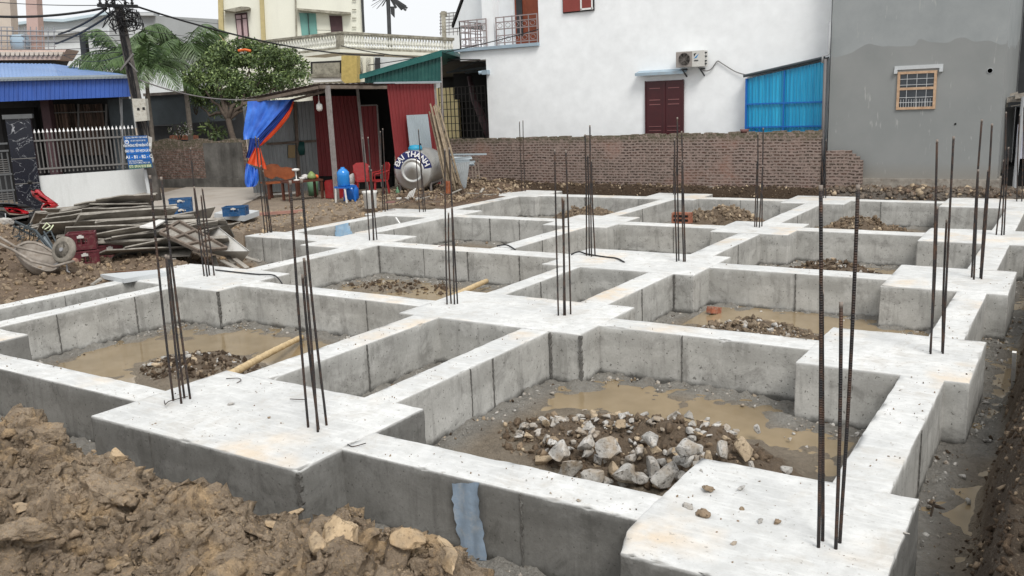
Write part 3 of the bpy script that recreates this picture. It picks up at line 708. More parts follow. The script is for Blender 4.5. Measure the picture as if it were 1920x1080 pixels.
for i in range(150):
    a = rz9.uniform(0, 6.283); r = math.sqrt(rz9.random()); x = -3.2+1.15*r*math.cos(a); y = 6.75+.62*r*math.sin(a); s = .04+.075*rz9.random()**1.2
    rock('concrete_chunk', 2000+i*3, s, (x, y, surf(x, y)+s*.6), 'chunk_tan' if i % 5 == 1 else 'chunk_grey', PLAB, 'rubble', 'concrete chunks in the nearest rubble pile', sub=3, rough=.035, flat=.62, ang=True)
def soilbits(cx, cy, rx, ry, n, s0, mats, seed, label, zoff=0.):
    rs = np.random.RandomState(seed); a = rs.uniform(0, 6.28, n); r = np.sqrt(rs.rand(n)); x = cx+rx*r*np.cos(a); y = cy+ry*r*np.sin(a)
    s = np.clip(np.exp(rs.normal(math.log(s0), .5, n)), s0*.4, s0*3.2); z = gh(x, y)+.2*s+zoff
    clod_cloud('rubble_heap', np.stack([x, y, z], 1), s, mats, label, 'rubble heap', 1, seed, rough=.4)
soilbits(-3.3, 6.85, 1.3, .75, 1100, .024, ['rubble_soil', 'clod_brown', 'chunk_tan'], 41, 'clumpy brown soil between the concrete chunks of the nearest bay')
soilbits(-9.2, 6.85, 1.0, .55, 750, .026, ['soil_dark', 'soil', 'chunk_grey'], 42, 'low heap of dark soil clods in the wet bay left of the bamboo pole')
soilbits(-3.45, 11.05, .85, .5, 800, .030, ['mound_tan', 'chunk_tan', 'chunk_grey', 'chunk_grey'], 43, 'small mound of pale broken rubble rising from the yellow water')
soilbits(-3.42, 15.5, .95, .5, 800, .026, ['soil_dark', 'chunk_grey', 'soil'], 44, 'dark rubble mound in the third-row bay beside the right pads')
soilbits(-4.0, 20.3, .95, .5, 900, .030, ['mound_tan', 'mound_tan', 'rubble_soil', 'chunk_tan'], 45, 'tan rubble mound in the rearmost bay on the right')
soilbits(-7.25, 20.6, 1.0, .5, 900, .035, ['mound_tan', 'mound_tan', 'rubble_soil', 'chunk_tan'], 46, 'tan rubble mound in the rearmost bay behind the middle pads')
soilbits(-10.7, 20.4, 1.1, .5, 800, .030, ['mound_tan', 'mound_tan', 'rubble_soil', 'soil'], 47, 'tan rubble mound in the rearmost bay on the left')
soilbits(-10.2, 12.0, 1.3, .5, 260, .03, ['soil_dark', 'soil'], 48, 'thin scatter of mud clods in the second-row bay at the end of the bamboo pole')
scatter_pile(-9.4, 6.9, .75, .35, 16, .03, .11, ['chunk_grey', 'chunk_tan'], 'muddy concrete lump in the wet bay left of the bamboo pole', 'lumps in the left wet bay', 51)
scatter_pile(-7.3, 20.5, .7, .3, 10, .07, .17, ['clay_stone', 'chunk_tan'], 'tan stone in the rearmost rubble mound behind the middle pads', 'stones in the rear mounds', 52)
scatter_pile(-11.0, 12.3, .25, .15, 5, .04, .09, ['chunk_grey'], 'pale stone lying under the pad at the left end of the second-row bay', 'stones in the second-row bay', 53)
scatter_pile(-3.2, 11.0, .6, .2, 9, .04, .1, ['chunk_grey'], 'white-grey stone on the mound in the yellow water', 'stones in the yellow water', 54)
# crumbs of mud along the feet of the walls
rs_ = np.random.RandomState(77); pts = []
for (x0, x1, y0, y1, w_) in PADS+BEAMS:
    if y0 > 17: continue
    per = int(((x1-x0)+(y1-y0))*60)
    for _ in range(per):
        if rs_.rand() < .5: pts.append((rs_.uniform(x0, x1), y0-abs(rs_.normal(0, .14))))
        else: pts.append((x1+abs(rs_.normal(0, .14)), rs_.uniform(y0, y1)))
pts = np.array(pts); zz = gh(pts[:, 0], pts[:, 1]); ok = zz < -.35; pts, zz = pts[ok], zz[ok]
inside = np.zeros(len(pts), bool)
for (x0, x1, y0, y1, w_) in PADS+BEAMS: inside |= (pts[:, 0] > x0) & (pts[:, 0] < x1) & (pts[:, 1] > y0) & (pts[:, 1] < y1)
pts, zz = pts[~inside], zz[~inside]; ss = np.clip(np.exp(rs_.normal(-4.2, .5, len(pts))), .006, .05)
clod_cloud('mud_crumbs', np.stack([pts[:, 0], pts[:, 1], zz+.035], 1), ss, ['chunk_grey', 'soil_dark', 'clod_brown', 'chunk_grey'], 'wet mud crumbs along the feet of the foundation walls', 'mud crumbs', 1, 8, rough=.4)
# right-hand bank: clods
n = 5200; x = rs_.uniform(-.46, .5, n); y = 3.6+13*rs_.rand(n)**1.3; s = np.clip(np.exp(rs_.normal(-4.1, .5, n)), .008, .055)
clod_cloud('bank_clods', np.stack([x, y, gh(x, y)+s*.3], 1), s, ['soil_dark', 'soil_dark', 'clod_brown'], 'dark clumpy soil of the bank beside the right-hand trench', 'soil clods', 1, 9, rough=.45)
# trench bottom crumbs, right
n = 900; x = rs_.uniform(-.9, -.42, n); y = rs_.uniform(4., 14, n); k = fbm2(x, y, 1.3, 2, 3.) > -.05; x, y = x[k], y[k]
clod_cloud('trench_crumbs', np.stack([x, y, gh(x, y)+.012], 1), np.clip(np.exp(rs_.normal(-4.3, .4, len(x))), .006, .04), ['soil_dark', 'clod_brown', 'chunk_grey'], 'wet crumbs on the floor of the right-hand trench', 'mud crumbs', 1, 10, rough=.4)
# rubble bank along the brick wall and left rear edge
def area_clods(name, x0, x1, y0, y1, n, s0, mats, lab, seed, cond=None):
    rs = np.random.RandomState(seed); x = rs.uniform(x0, x1, n); y = rs.uniform(y0, y1, n)
    if cond is not None: k = cond(x, y); x, y = x[k], y[k]
    s = np.clip(np.exp(rs.normal(math.log(s0), .5, len(x))), s0*.4, s0*3)
    clod_cloud(name, np.stack([x, y, gh(x, y)+s*.25], 1), s, mats, lab, name.replace('_', ' '), 1, seed, rough=.4)
area_clods('stone_rubble', -5.4, -.9, 22.75, 23.85, 2200, .042, ['stony_brown', 'soil_dark', 'stony_brown', 'chunk_tan'], 'broken stone footing along the foot of the grey building', 61)
area_clods('brick_debris', -17.6, -13.9, 18.3, 23.2, 2600, .038, ['clod_brown', 'chunk_tan', 'soil_dark'], 'heap of broken brick and soil between the water tank and the rear corner', 62, lambda x, y: x < -14.0-.35*(22-y)*0)
area_clods('earth_clods', -17.5, -14.75, 12.9, 18.2, 900, .03, ['soil', 'clod_brown', 'clay_stone'], 'loose clods on the earth strip in front of the open shed', 63)
area_clods('mound_clods', -19.5, -13.2, 5.2, 12.3, 3600, .035, ['soil', 'clod_brown', 'soil_dark'], 'loose clods on the spoil mound under the wheelbarrow', 64)
area_clods('wall_foot_clods', -15.8, -5.6, 22.75, 23.5, 900, .03, ['soil_dark', 'clod_brown', 'chunk_tan'], 'crumbs of earth on the bank under the brick wall', 65)

# small stones and clods lying on the pads
SM = [(1280, 915, .055, 0, 'dark brown clod, the largest on the front right pad', 'clod_brown'), (1330, 918, .05, 0, 'dark clod near the back edge of the front right pad', 'clod_brown'), (1318, 962, .055, 0, 'brown clod beside the orange stain on the front right pad', 'clod_brown'),
      (1292, 948, .045, 0, 'grey stone left of the orange stain on the front right pad', 'chunk_grey'), (1390, 915, .04, 0, 'pale flat stone at the back of the front right pad', 'chunk_grey'), (1455, 979, .04, 0, 'brown clod right of the orange stain on the front right pad', 'clod_brown'),
      (1425, 978, .035, 0, 'small grey stone beside the brown clod on the front right pad', 'chunk_grey'), (1392, 954, .02, 0, 'tiny dark crumb in the middle of the front right pad', 'clod_brown'), (1377, 1018, .03, 0, 'small pale stone low on the front right pad', 'chunk_grey'),
      (433, 758, .035, 0, 'grey stone in the middle of the front left pad', 'chunk_grey'), (505, 783, .02, 0, 'small dark stone near the right-hand bars on the front left pad', 'clod_brown'),
      (1085, 938, .018, 0, 'small stone on the front beam left of the front right pad', 'chunk_grey'), (1700, 1000, .02, 0, 'small crumb at the right edge of the front right pad', 'chunk_grey')]
for i, (px, py, s, z, lab, mt) in enumerate(SM[1:]):
    p = G(px, py, s*.35); rock('stone' if 'grey' in mt else 'mud_clod', 900+i, s, p, mt, lab, 'stone' if 'grey' in mt else 'clod', 'bits lying on the concrete', sub=3, rough=.25, flat=.6)

rc = np.random.RandomState(31); cp = []
for (x0, x1, y0, y1, w_) in PADS+BEAMS:
    if y0 > 15: continue
    for _ in range(int((x1-x0)*(y1-y0)*(95 if y0 < 7 else 40))+4):
        x = rc.uniform(x0+.03, x1-.03); y = rc.uniform(y0+.03, y1-.03); de = min(x-x0, x1-x, y-y0, y1-y)
        if rc.rand() < .25+.75*math.exp(-de/.12): cp.append((x, y, .006))
cp = np.array(cp); k_ = fbm2(cp[:, 0], cp[:, 1], 1.7, 3, 2.) > -.15; cp = cp[k_]
clod_cloud('concrete_crumbs', cp, np.clip(np.exp(rc.normal(-5.15, .45, len(cp))), .003, .014), ['clod_brown', 'chunk_grey', 'soil_dark'], 'fine crumbs of mud and grout scattered on the tops of the foundation', 'crumbs', 1, 71, rough=.4)
# bricks and wires
def brick_at(p, L, W, H, rz, lab, holes=False, tilt=0):
    mb = MB(); R = Matrix.Translation(p) @ Matrix.Rotation(rz, 4, 'Z') @ Matrix.Rotation(tilt, 4, 'Y')
    mb.frame((0, 0, H/2), (L/2, 0, 0), (0, W/2, 0), (0, 0, H/2))
    if holes:
        for a in (-1, 0, 1):
            for b in (.3, .7): mb.frame((a*L*.3, -W/2-.002, H*b), (L*.09, 0, 0), (0, .004, 0), (0, 0, H*.11), 1)
    mb.v = [tuple(R @ Vector(v)) for v in mb.v]
    o = mb.build('brick', ['red_brick', 'hole_black']); tag(o, lab, 'brick', 'loose bricks'); return o
brick_at(G(1338, 587, -.56), .22, .1, .09, 1.2, 'red brick lying at the edge of the yellow water', tilt=.2)
brick_at(Vector((-8.05, 20.0, -.42)), .46, .2, .25, .05, 'hollow red block standing beside the rear rubble mound', True)
def wire(name, pts, r, mat, lab, cat, group=None, n=6):
    P = [Vector(p) for p in pts]; Q = []
    for i in range(len(P)-1):
        a = P[max(i-1, 0)]; b = P[i]; c = P[i+1]; d = P[min(i+2, len(P)-1)]
        for k in range(5):
            t = k/5; Q.append(.5*((2*b)+(c-a)*t+(2*a-5*b+4*c-d)*t*t+(3*b-a-3*c+d)*t*t*t))
    Q.append(P[-1]); mb = MB(); mb.tube(Q, r, n)
    return tag(mb.build(name, mat, smooth=True), lab, cat, group)
wire('black_hose', [G(404, 506, .02), G(440, 510, .02), G(480, 514, .02), G(508, 515, .03), G(520, 520, .02), G(529, 532, -.05)], .012, 'black_hose', 'black hose bent over the left beam beside the second-row left pad', 'hose', 'black hoses')
wire('black_hose', [G(1071, 477, .02), G(1085, 472, .05), G(1100, 476, .02), G(1130, 481, .02), G(1155, 484, .02), G(1168, 490, .02), G(1171, 492, .0)], .013, 'black_hose', 'black hose lying across the third-row middle pad', 'hose', 'black hoses')
wire('black_hose', [G(932, 461, .02), G(948, 459, .05), G(958, 463, .03), G(967, 469, .0)], .014, 'black_hose', 'short black hose looped over the third-row beam junction', 'hose', 'black hoses')
wire('red_wire', [G(840, 459, .01), G(826, 461, .01), G(820, 466, -.03), G(823, 482, -.2), G(836, 505, -.45), G(850, 522, -.58)], .006, 'red_wire', 'thin dark red wire hanging down the third-row beam face', 'wire')
for i, (pts, lab) in enumerate([([(308, 751, .02), (310, 758, .05), (318, 752, .03), (345, 745, .02), (352, 743, .02)], 'thin wire hook around the left bars on the front left pad'), ([(424, 710, .01), (446, 709, .02), (452, 713, .02), (444, 718, .01)], 'bent wire scrap at the back edge of the front left pad'),
     ([(544, 748, .02), (560, 749, .03), (575, 749, .02)], 'short straight wire beside the right-hand bars on the front left pad'), ([(652, 833, .01), (662, 837, .01), (686, 831, .02)], 'dark wire scrap at the joint of front pad and front beam')]):
    wire('wire_scrap', [G(*p) for p in pts], .004, 'rebar', lab, 'wire', 'wire scraps on the concrete')
# bamboo poles lying in the bays
def bamboo(pts, r, mat, lab, group=None, name='bamboo_pole'):
    P = [Vector(p) for p in pts]; L = (P[-1]-P[0]).length; n = max(6, int(L/.06)); Q = []; R = []
    for k in range(n+1):
        t = k/n; q = P[0].lerp(P[-1], t); q.z += math.sin(t*3.1)*.01; Q.append(q)
        R.append(r*(1.12 if k % 5 == 0 else 1.)*(1-.2*t))
    mb = MB(); mb.tube(Q, R, 10); return tag(mb.build(name, mat, smooth=True), lab, 'bamboo pole', group)
bamboo([G(432, 702, -.25), G(566, 632, -.54)], .045, 'bamboo', 'pale bamboo pole lying in the wet bay behind the front left pad', 'bamboo poles in the bays')
bamboo([G(852, 556, -.25), G(912, 527, -.45)], .05, 'bamboo', 'short pale bamboo pole leaning against the beam in the second-row bay', 'bamboo poles in the bays')
# plastic strips stuck to the concrete
def strip(pts0, nrm, mat, lab):
    rs = random.Random(5); n = 14; vs = []; L0, L1, R0, R1 = map(Vector, pts0)
    for k in range(n+1):
        t = k/n; a = L0.lerp(L1, t); b = R0.lerp(R1, t)
        for j in range(7):
            p = a.lerp(b, j/6)+Vector(nrm)*(.022+.012*math.sin(j*2.1+t*5)+rs.uniform(0, .006))
            if j in (0, 6): p += (b-a)*rs.uniform(-.05, .05)
            vs.append(p)
    m2 = len(vs); vs2 = vs+[v-Vector(nrm)*.003 for v in vs]
    fs = [(k*7+j, k*7+j+1, (k+1)*7+j+1, (k+1)*7+j) for k in range(n) for j in range(6)]; fs += [tuple(i+m2 for i in reversed(f)) for f in fs]
    mb = MB(); mb.add(vs2, fs); tag(mb.build('plastic_strip', mat, smooth=True), lab, 'plastic strip', 'plastic strips on the concrete')
pl = VPl((-6, 4.70), (0, 4.70))
strip([pl.at(850, 904), pl.at(866, 1036), pl.at(900, 903), pl.at(914, 1050)], (0, -1, 0), 'blue_plastic', 'long blue-grey plastic strip hanging down the face of the front beam')
strip([(-14.27, 14.62, -.01), (-14.27, 14.55, -.42), (-14.27, 15.05, .0), (-14.27, 15.2, -.42)], (1, 0, 0), 'blue_plastic_light', 'light blue plastic strip on the far left beam of the narrow rear bay')
m = MB(); m.bar(G(1902, 660, .12), G(1898, 746, -.56), .035, .02); tag(m.build('white_stake', 'pvc_white'), 'white plastic stake standing in the right-hand trench', 'stake')
m = MB(); m.bar(G(742, 408, .03), G(750, 420, -.1), .03); tag(m.build('white_stick', 'pvc_white'), 'short white stick leaning in the narrow rear left bay', 'stick')
m = MB(); m.prism([G(1738, 944, -.55), G(1760, 950, -.53), G(1772, 956, -.55), G(1755, 953, -.56)], (0, 0, .012)); m.bar(G(1745, 968, -.56), G(1752, 940, -.42), .012)
tag(m.build('wood_splinter', 'timber_old'), 'thin wood splinter on the floor of the right-hand trench', 'wood scrap')

# ---------------------------------------------------------------- starter bars
BARS = [
 ('near-left of the front left pad', [(325, 752, 281, 329), (357, 748, 302, 332), (340, 757, 311, 478), (346, 747, 316, 480)], 4),
 ('near the right end of the front left pad', [(578, 802, 544, 339), (613, 798, 565, 336), (596, 811, 570, 484), (598, 806, 567, 515)], 4),
 ('standing nearest the viewer on the front right pad', [(1535, 1028, 1539, 348), (1543, 1015, 1541, 544), (1574, 1019, 1609, 347), (1567, 1031, 1577, 567)], 5),
 ('on the second-row left pad', [(383, 518, 357, 277), (389, 519, 364, 350), (393, 517, 377, 366), (402, 517, 379, 352)], 4),
 ('left of the pair on the second-row middle pad', [(838, 571, 834, 279), (846, 570, 841, 399), (852, 571, 847, 388), (858, 570, 842, 277)], 4),
 ('right of the pair on the second-row middle pad', [(1047, 592, 1040, 281), (1057, 592, 1054, 369), (1060, 592, 1057, 372), (1070, 590, 1061, 282)], 4),
 ('on the second-row right pad', [(1745, 664, 1757, 262), (1744, 661, 1757, 388), (1768, 664, 1788, 256), (1767, 661, 1775, 412)], 4),
 ('on the small left pad by the earth bank', [(497, 437, 479, 256), (502, 437, 489, 310), (507, 436, 484, 259), (510, 436, 493, 320)], 4),
 ('on the third-row left pad', [(693, 451, 680, 258), (700, 451, 692, 311), (701, 451, 696, 318), (707, 450, 690, 257)], 4),
 ('left of the pair on the third-row middle pad', [(1099.5, 480, 1097, 252), (1105, 480, 1102, 290), (1109, 482, 1106, 235), (1116, 479, 1109, 300)], 4),
 ('right of the pair on the third-row middle pad', [(1269, 491, 1265, 260), (1273, 489, 1270, 220), (1282, 491, 1279, 300), (1285, 491, 1278, 246)], 4),
 ('on the third-row right pad', [(1822, 521, 1841, 224), (1826, 525, 1834, 318), (1840, 524, 1860, 232), (1838, 522, 1853, 318)], 4),
 ('left of the pair on the fourth-row left pad', [(718, 395, 713, 246), (722, 397, 716, 310), (727, 395, 717.5, 241)], 4),
 ('right of the pair on the fourth-row left pad', [(787, 398, 780.5, 297), (794, 397.5, 788, 300), (798, 397, 784.5, 242)], 4),
 ('on the fourth-row pad in front of the blue screen', [(1415, 426, 1420, 300), (1418.5, 426, 1421, 250), (1423.5, 427, 1430, 310), (1428.5, 425, 1431, 240)], 4),
 ('on the fourth-row right pad', [(1867.5, 441, 1882, 300), (1878, 441.5, 1886.5, 210), (1882.5, 441, 1891, 276)], 4),
 ('pale-footed, on the rearmost left pad', [(979, 359, 974, 228), (985, 359, 980.5, 226)], 4),
 ('on the rearmost pad in front of the maroon door', [(1262.5, 365, 1266, 255), (1267, 365, 1271, 262)], 4),
 ('on the rearmost pad beside the drainpipe', [(1545, 371.5, 1541, 258), (1548.5, 371.5, 1549, 262)], 4),
 ('rusty, on the rearmost right pad', [(1906.7, 378, 1912, 215), (1916, 378, 1920, 200)], 4)]
for lab, bars, _ in BARS:
    b0 = G(bars[0][0], bars[0][1], 0)
    t = empty('starter_bar_cluster', b0, 'cluster of upright steel starter bars '+lab, 'reinforcing bars', 'starter bar clusters on the column pads')
    for (bx, by, tx, ty) in bars:
        b = G(bx, by, 0); v = VPl((b.x, b.y), (b.x+CR[0], b.y+CR[1])); tp = v.at(tx, ty)
        L = tp-b; mb = MB(); n = 10; dist = math.hypot(b.x, b.y)
        rr = .0105 if dist < 12 else .0125
        wob = Vector((random.uniform(-1, 1), random.uniform(-1, 1), 0))*.012
        P = [b+L*(k/n)+wob*math.sin(3.14*k/n) for k in range(n+1)]; P[0] = b-Vector((0, 0, .1))
        mb.tube(P, rr, 8)
        mb.tube([tp-L.normalized()*.03, tp+Vector((0, 0, .002))], rr*1.06, 8, 1)
        mb.build('rebar', ['rebar', 'rebar_tip'], t, smooth=True)
# ---------------------------------------------------------------- masonry at the back of the plot
def text_to(mb, s, size, M, mi=0, depth=.004, bold=0.0, squeeze=1.0):
    cu = bpy.data.curves.new('t', 'FONT'); cu.body = s; cu.size = size; cu.align_x = 'CENTER'; cu.align_y = 'CENTER'; cu.extrude = depth; cu.offset = bold; cu.resolution_u = 2
    o = bpy.data.objects.new('t', cu); col.objects.link(o); bpy.context.view_layer.update()
    me = bpy.data.meshes.new_from_object(o.evaluated_get(bpy.context.evaluated_depsgraph_get()))
    mb.add([M @ Vector((v.co.x*squeeze, v.co.y, v.co.z)) for v in me.vertices], [tuple(p.vertices) for p in me.polygons], mi)
    bpy.data.objects.remove(o); bpy.data.curves.remove(cu); bpy.data.meshes.remove(me)

def ragged_wall(x0, x1, yf, th, z0, ztop, seed, step=.17, lift=.05):
    mb = MB(); rs = random.Random(seed); x = x0
    while x < x1-.01:
        w = min(step, x1-x); z = ztop(x+w/2)+(rs.random()-.4)*lift
        mb.box(x, x+w, yf, yf+th, z0, z); x += w
    return mb
bw = ragged_wall(-19.4, -5.74, 23.6, .2, -.2, lambda x: 1.46+.1*(x+17)/11, 3)
tag(bw.build('brick_wall', 'hollow_brick'), 'long unplastered hollow-brick wall along the back of the plot, in front of the white house', 'wall')
m = MB(); m.box(-19.4, -5.0, 23.47, 23.6, -.2, .085); tag(m.build('wall_footing', 'footing'), 'rough mortar footing strip under the long brick wall', 'footing')
sb = ragged_wall(-5.6, -4.72, 23.62, .2, -.2, lambda x: 1.03-.35*max(0, (x+5.1)/.4)**2, 5, .1, .05)
tag(sb.build('brick_stub', 'hollow_brick'), 'short broken stub of brick wall against the grey building', 'wall')
for i in range(1):
    mb = MB(); pl = VPl((-17, 23.7), (-5, 23.7)); c = pl.at(1396, 247)
    mb.lathe([(.05, 0), (.09, .02), (.125, .09), (.118, .095), (.08, .04), (0.001, .03)], (c.x, c.y, c.z-.03), 16)
    tag(mb.build('clay_bowl', 'terracotta', smooth=True), 'round dark clay bowl standing on top of the brick wall', 'bowl')

# ---------------------------------------------------------------- white house
WP = VPl((-17, 24.5), (-5, 24.5))
wh = empty('white_house', (-11, 27, 0), 'large plain white rendered house with maroon door behind the brick wall', 'house')
mb = MB(); ZT = 9.0
mb.box(-16.6, -5.79, 24.5, 33, -.2, 3.97); mb.box(-14.57, -5.79, 24.5, 33, 3.97, ZT)
mb.box(-17.62, -14.57, 24.5, 33, 3.97, 4.26); mb.box(-17.3, -14.57, 25.75, 33, 4.26, ZT)
mb.build('wall', 'white_paint', wh)
mb = MB(); mb.box(-17.78, -14.56, 24.38, 25.8, 4.262, 4.36); mb.build('balcony_slab', 'ledge_blue', wh)
mb = MB(); p0, p1 = WP.at(904, 50), WP.at(925, 50); mb.box(p0.x, p1.x, 24.52, 24.85, 4.36, ZT); mb.build('column', 'white_paint', wh)
dq = VPl((-17, 25.7), (-5, 25.7)); dx0, dx1 = dq.at(968, 60).x, dq.at(1012, 60).x+.1
mb = MB(); mb.box(dx0, dx1, 25.66, 25.72, 4.36, 6.6); do = mb.build('door', 'orange_wood', wh)
mb = MB(); mb.box(dx0+.08, dx0+.3, 25.62, 25.655, 4.7, 6.5); mb.build('glass', 'dark_grey', do)
mb = MB()
for xa, xb in ((-17.55, -16.5), (-16.12, -14.6)):
    for z in (4.44, 4.66, 4.86, 5.07, 5.22): mb.bar((xa, 24.45, z), (xb, 24.45, z), .03)
    n = max(2, int((xb-xa)/.28))
    for k in range(n+1): mb.bar((xa+(xb-xa)*k/n, 24.45, 4.36), (xa+(xb-xa)*k/n, 24.45, 5.24), .028)
    for k in range(n):
        cx = xa+(xb-xa)*(k+.5)/n
        for z in (4.55, 4.965): mb.tube([Vector((cx+.09*math.cos(a), 24.44, z+.07*math.sin(a))) for a in [i*math.pi/4 for i in range(9)]], .009, 4)
for k in range(5): mb.bar((-17.55, 24.45+.3*k, 4.36), (-17.55, 24.45+.3*k, 5.24), .028)
for z in (4.44, 4.66, 4.86, 5.07, 5.22): mb.bar((-17.55, 24.45, z), (-17.55, 25.7, z), .03)
mb.build('balcony_railing', 'iron_rail', wh)
# sloping porch gable at the left, with its dark edge
q = VPl((-19, 26.2), (-5, 26.2)); a, b = q.at(847, 52), q.at(880, -40)
mb = MB(); mb.prism([a, a+Vector((.0, 0, .12)), b+Vector((0, 0, .12)), b], (0, 3, 0)); mb.build('gable_roof', 'frame_dark', wh)
mb = MB(); mb.prism([a+Vector((.05, .05, -.01)), b+Vector((.05, .05, -.02)), (b.x+1.2, b.y+.05, b.z), (a.x+1.9, a.y+.05, a.z)], (0, 2.5, 0)); mb.build('gable', 'white_paint', wh)
# maroon panelled double door
mb = MB(); mb.box(-10.98, -9.80, 24.44, 24.52, 0.3, 3.02); dr = mb.build('door', 'maroon', wh)
mb = MB()
for cx in (-10.68, -10.10):
    for z in (2.93-.12, 2.48, 2.35): mb.box(cx-.17, cx+.17, 24.425, 24.44, z-.012, z+.012)
    for z in (1.72, 1.60): mb.box(cx-.19, cx+.19, 24.425, 24.44, z-.008, z+.008)
mb.build('door_moulding', 'maroon_line', dr)
mb = MB(); mb.box(-10.43, -10.35, 24.42, 24.44, .3, 3.0)
for x in (-10.99, -9.83): mb.box(x, x+.035, 24.42, 24.44, .3, 3.03)
mb.build('door_frame', 'maroon', dr)
mb = MB(); mb.prism([(-11.2, 24.2, 3.26), (-9.72, 24.2, 3.26), (-9.72, 24.5, 3.33), (-11.2, 24.5, 3.33)], (0, 0, -.08)); mb.build('door_canopy', 'ledge_blue', wh)
mb = MB(); mb.box(-13.68, -12.62, 24.455, 24.52, 5.15, 6.4); wf = mb.build('window_frame', 'frame_dark', wh)
mb = MB(); mb.box(-13.65, -13.06, 24.42, 24.45, 5.18, 6.38); mb.build('shutter', 'shutter_red', wf)
mb = MB(); mb.prism([(-13.0, 24.42, 5.24), (-12.68, 24.42, 5.24), (-12.68, 24.42, 6.38), (-13.0, 24.42, 6.38)], (0, .03, 0)); mb.build('shutter', 'shutter_red', wf)
mb = MB()
for z in (5.205,): mb.box(-13.04, -12.64, 24.40, 24.44, z-.02, z+.03)
mb.box(-13.05, -13.01, 24.40, 24.44, 5.18, 6.38); mb.box(-12.68, -12.65, 24.40, 24.44, 5.18, 6.38); mb.build('window_trim', 'white_trim', wf)
# outdoor air-conditioning unit
ac = empty('air_conditioner', WP.at(1303, 128), 'beige outdoor air-conditioning unit on brackets on the white wall', 'air conditioner')
mb = MB(); mb.box(-9.90, -9.08, 24.12, 24.42, 3.35, 3.78); mb.build('casing', 'ac_white', ac)
mb = MB(); mb.box(-9.885, -9.42, 24.10, 24.118, 3.365, 3.765); mb.build('front_grille', 'ac_grille', ac)
mb = MB(); c = Vector((-9.64, 24.095, 3.565)); RX = Matrix.Rotation(math.pi/2, 3, 'X')
mb.lathe([(.172, 0), (.172, .01), (.0, .01)], c, 24, M=RX)
for k in range(1, 5): mb.lathe([(k*.04, .012), (k*.04+.006, .02), (k*.04+.008, .012)], c, 24, 1, M=RX)
for k in range(8):
    a = k*math.pi/4; mb.bar(c+Vector((0, -.018, 0)), c+Vector((math.cos(a)*.17, -.018, math.sin(a)*.17)), .007, mi=1)
mb.build('fan', ['ac_fan', 'ac_grille'], ac)
mb = MB(); mb.prism([(-9.37, 24.114, 3.70), (-9.29, 24.114, 3.72), (-9.36, 24.114, 3.62)], (0, .004, 0), 1); mb.prism([(-9.37, 24.114, 3.57), (-9.22, 24.114, 3.70), (-9.29, 24.114, 3.585)], (0, .004, 0), 0)
mb.box(-9.36, -9.24, 24.112, 24.118, 3.50, 3.53, 1); mb.build('emblem', ['logo_blue', 'dark_grey'], ac)
mb = MB()
for x in (-9.72, -9.2): mb.bar((x, 24.5, 3.30), (x, 24.1, 3.30), .04); mb.bar((x, 24.5, 3.1), (x, 24.15, 3.29), .03)
mb.build('bracket', 'dark_grey', ac)
mb = MB()
for z in (3.72, 3.62, 3.5, 3.42): mb.box(-9.08, -9.05, 24.2, 24.3, z-.02, z+.02)
mb.build('valve', 'dark_grey', ac)
wire('ac_cable', [(-9.3, 24.3, 3.33), (-9.15, 24.42, 3.23), (-8.98, 24.44, 3.27), (-8.82, 24.46, 3.47), (-8.70, 24.46, 3.42), (-8.3, 24.45, 3.17), (-7.95, 24.42, 3.06), (-7.75, 24.42, 3.05)], .014, 'cable_grey', 'grey cable sagging from the air conditioner to the blue screen', 'cable')
mb = MB(); p = WP.at(910, 135, .1); mb.box(p.x-.09, p.x+.11, p.y-.08, p.y+.1, p.z-.08, p.z+.06); mb.tube([p+Vector((-.1, -.02, 0)), p+Vector((-.2, -.1, -.02))], [.05, .06], 10)
tag(mb.build('security_camera', 'ledge_blue'), 'small blue-grey security camera on the lower left corner of the white house', 'camera')
# blue corrugated screen between the houses
bs = empty('blue_screen', (-6.8, 24.2, .2), 'bright blue translucent corrugated screen between white house and grey building', 'screen')
mb = MB(); z0 = 1.0; p = (-7.84, 24.2); zl, zr = 2.96, 3.30
def sheet_h(mb, x0, x1, y, zb0, zb1, zt0, zt1, pitch, amp, mi=None): mb.corrug((x0, y, zb0), (x1, y, zb1), (x0, y, zt0), (x1, y, zt1), pitch, amp, (0, -1, 0), mi)
sheet_h(mb, -7.86, -5.86, 24.2, z0, z0, zl, zr, .09, .02); mb.build('panel', 'blue_sheet', bs)
mb = MB(); mb.bar((-7.88, 24.16, z0), (-7.88, 24.16, zl), .05); mb.bar((-6.86, 24.15, z0), (-6.86, 24.15, 3.12), .03)
for z in (1.66, 2.28): mb.bar((-7.88, 24.15, z), (-5.84, 24.15, z), .035)
for x in (-7.66, -7.5): mb.bar((x, 24.15, z0), (x, 24.15, 1.66), .025)
mb.build('frame', 'sign_mid', bs)
mb = MB(); mb.prism([(-7.95, 24.1, zl+.03), (-5.82, 24.1, zr+.05), (-5.82, 25.2, zr+.15), (-7.95, 25.2, zl+.13)], (0, 0, .03)); mb.tube([(-7.95, 24.1, zl+.07), (-5.82, 24.1, zr+.10)], .035, 8)
mb.build('roof_sheet', 'slate', bs)

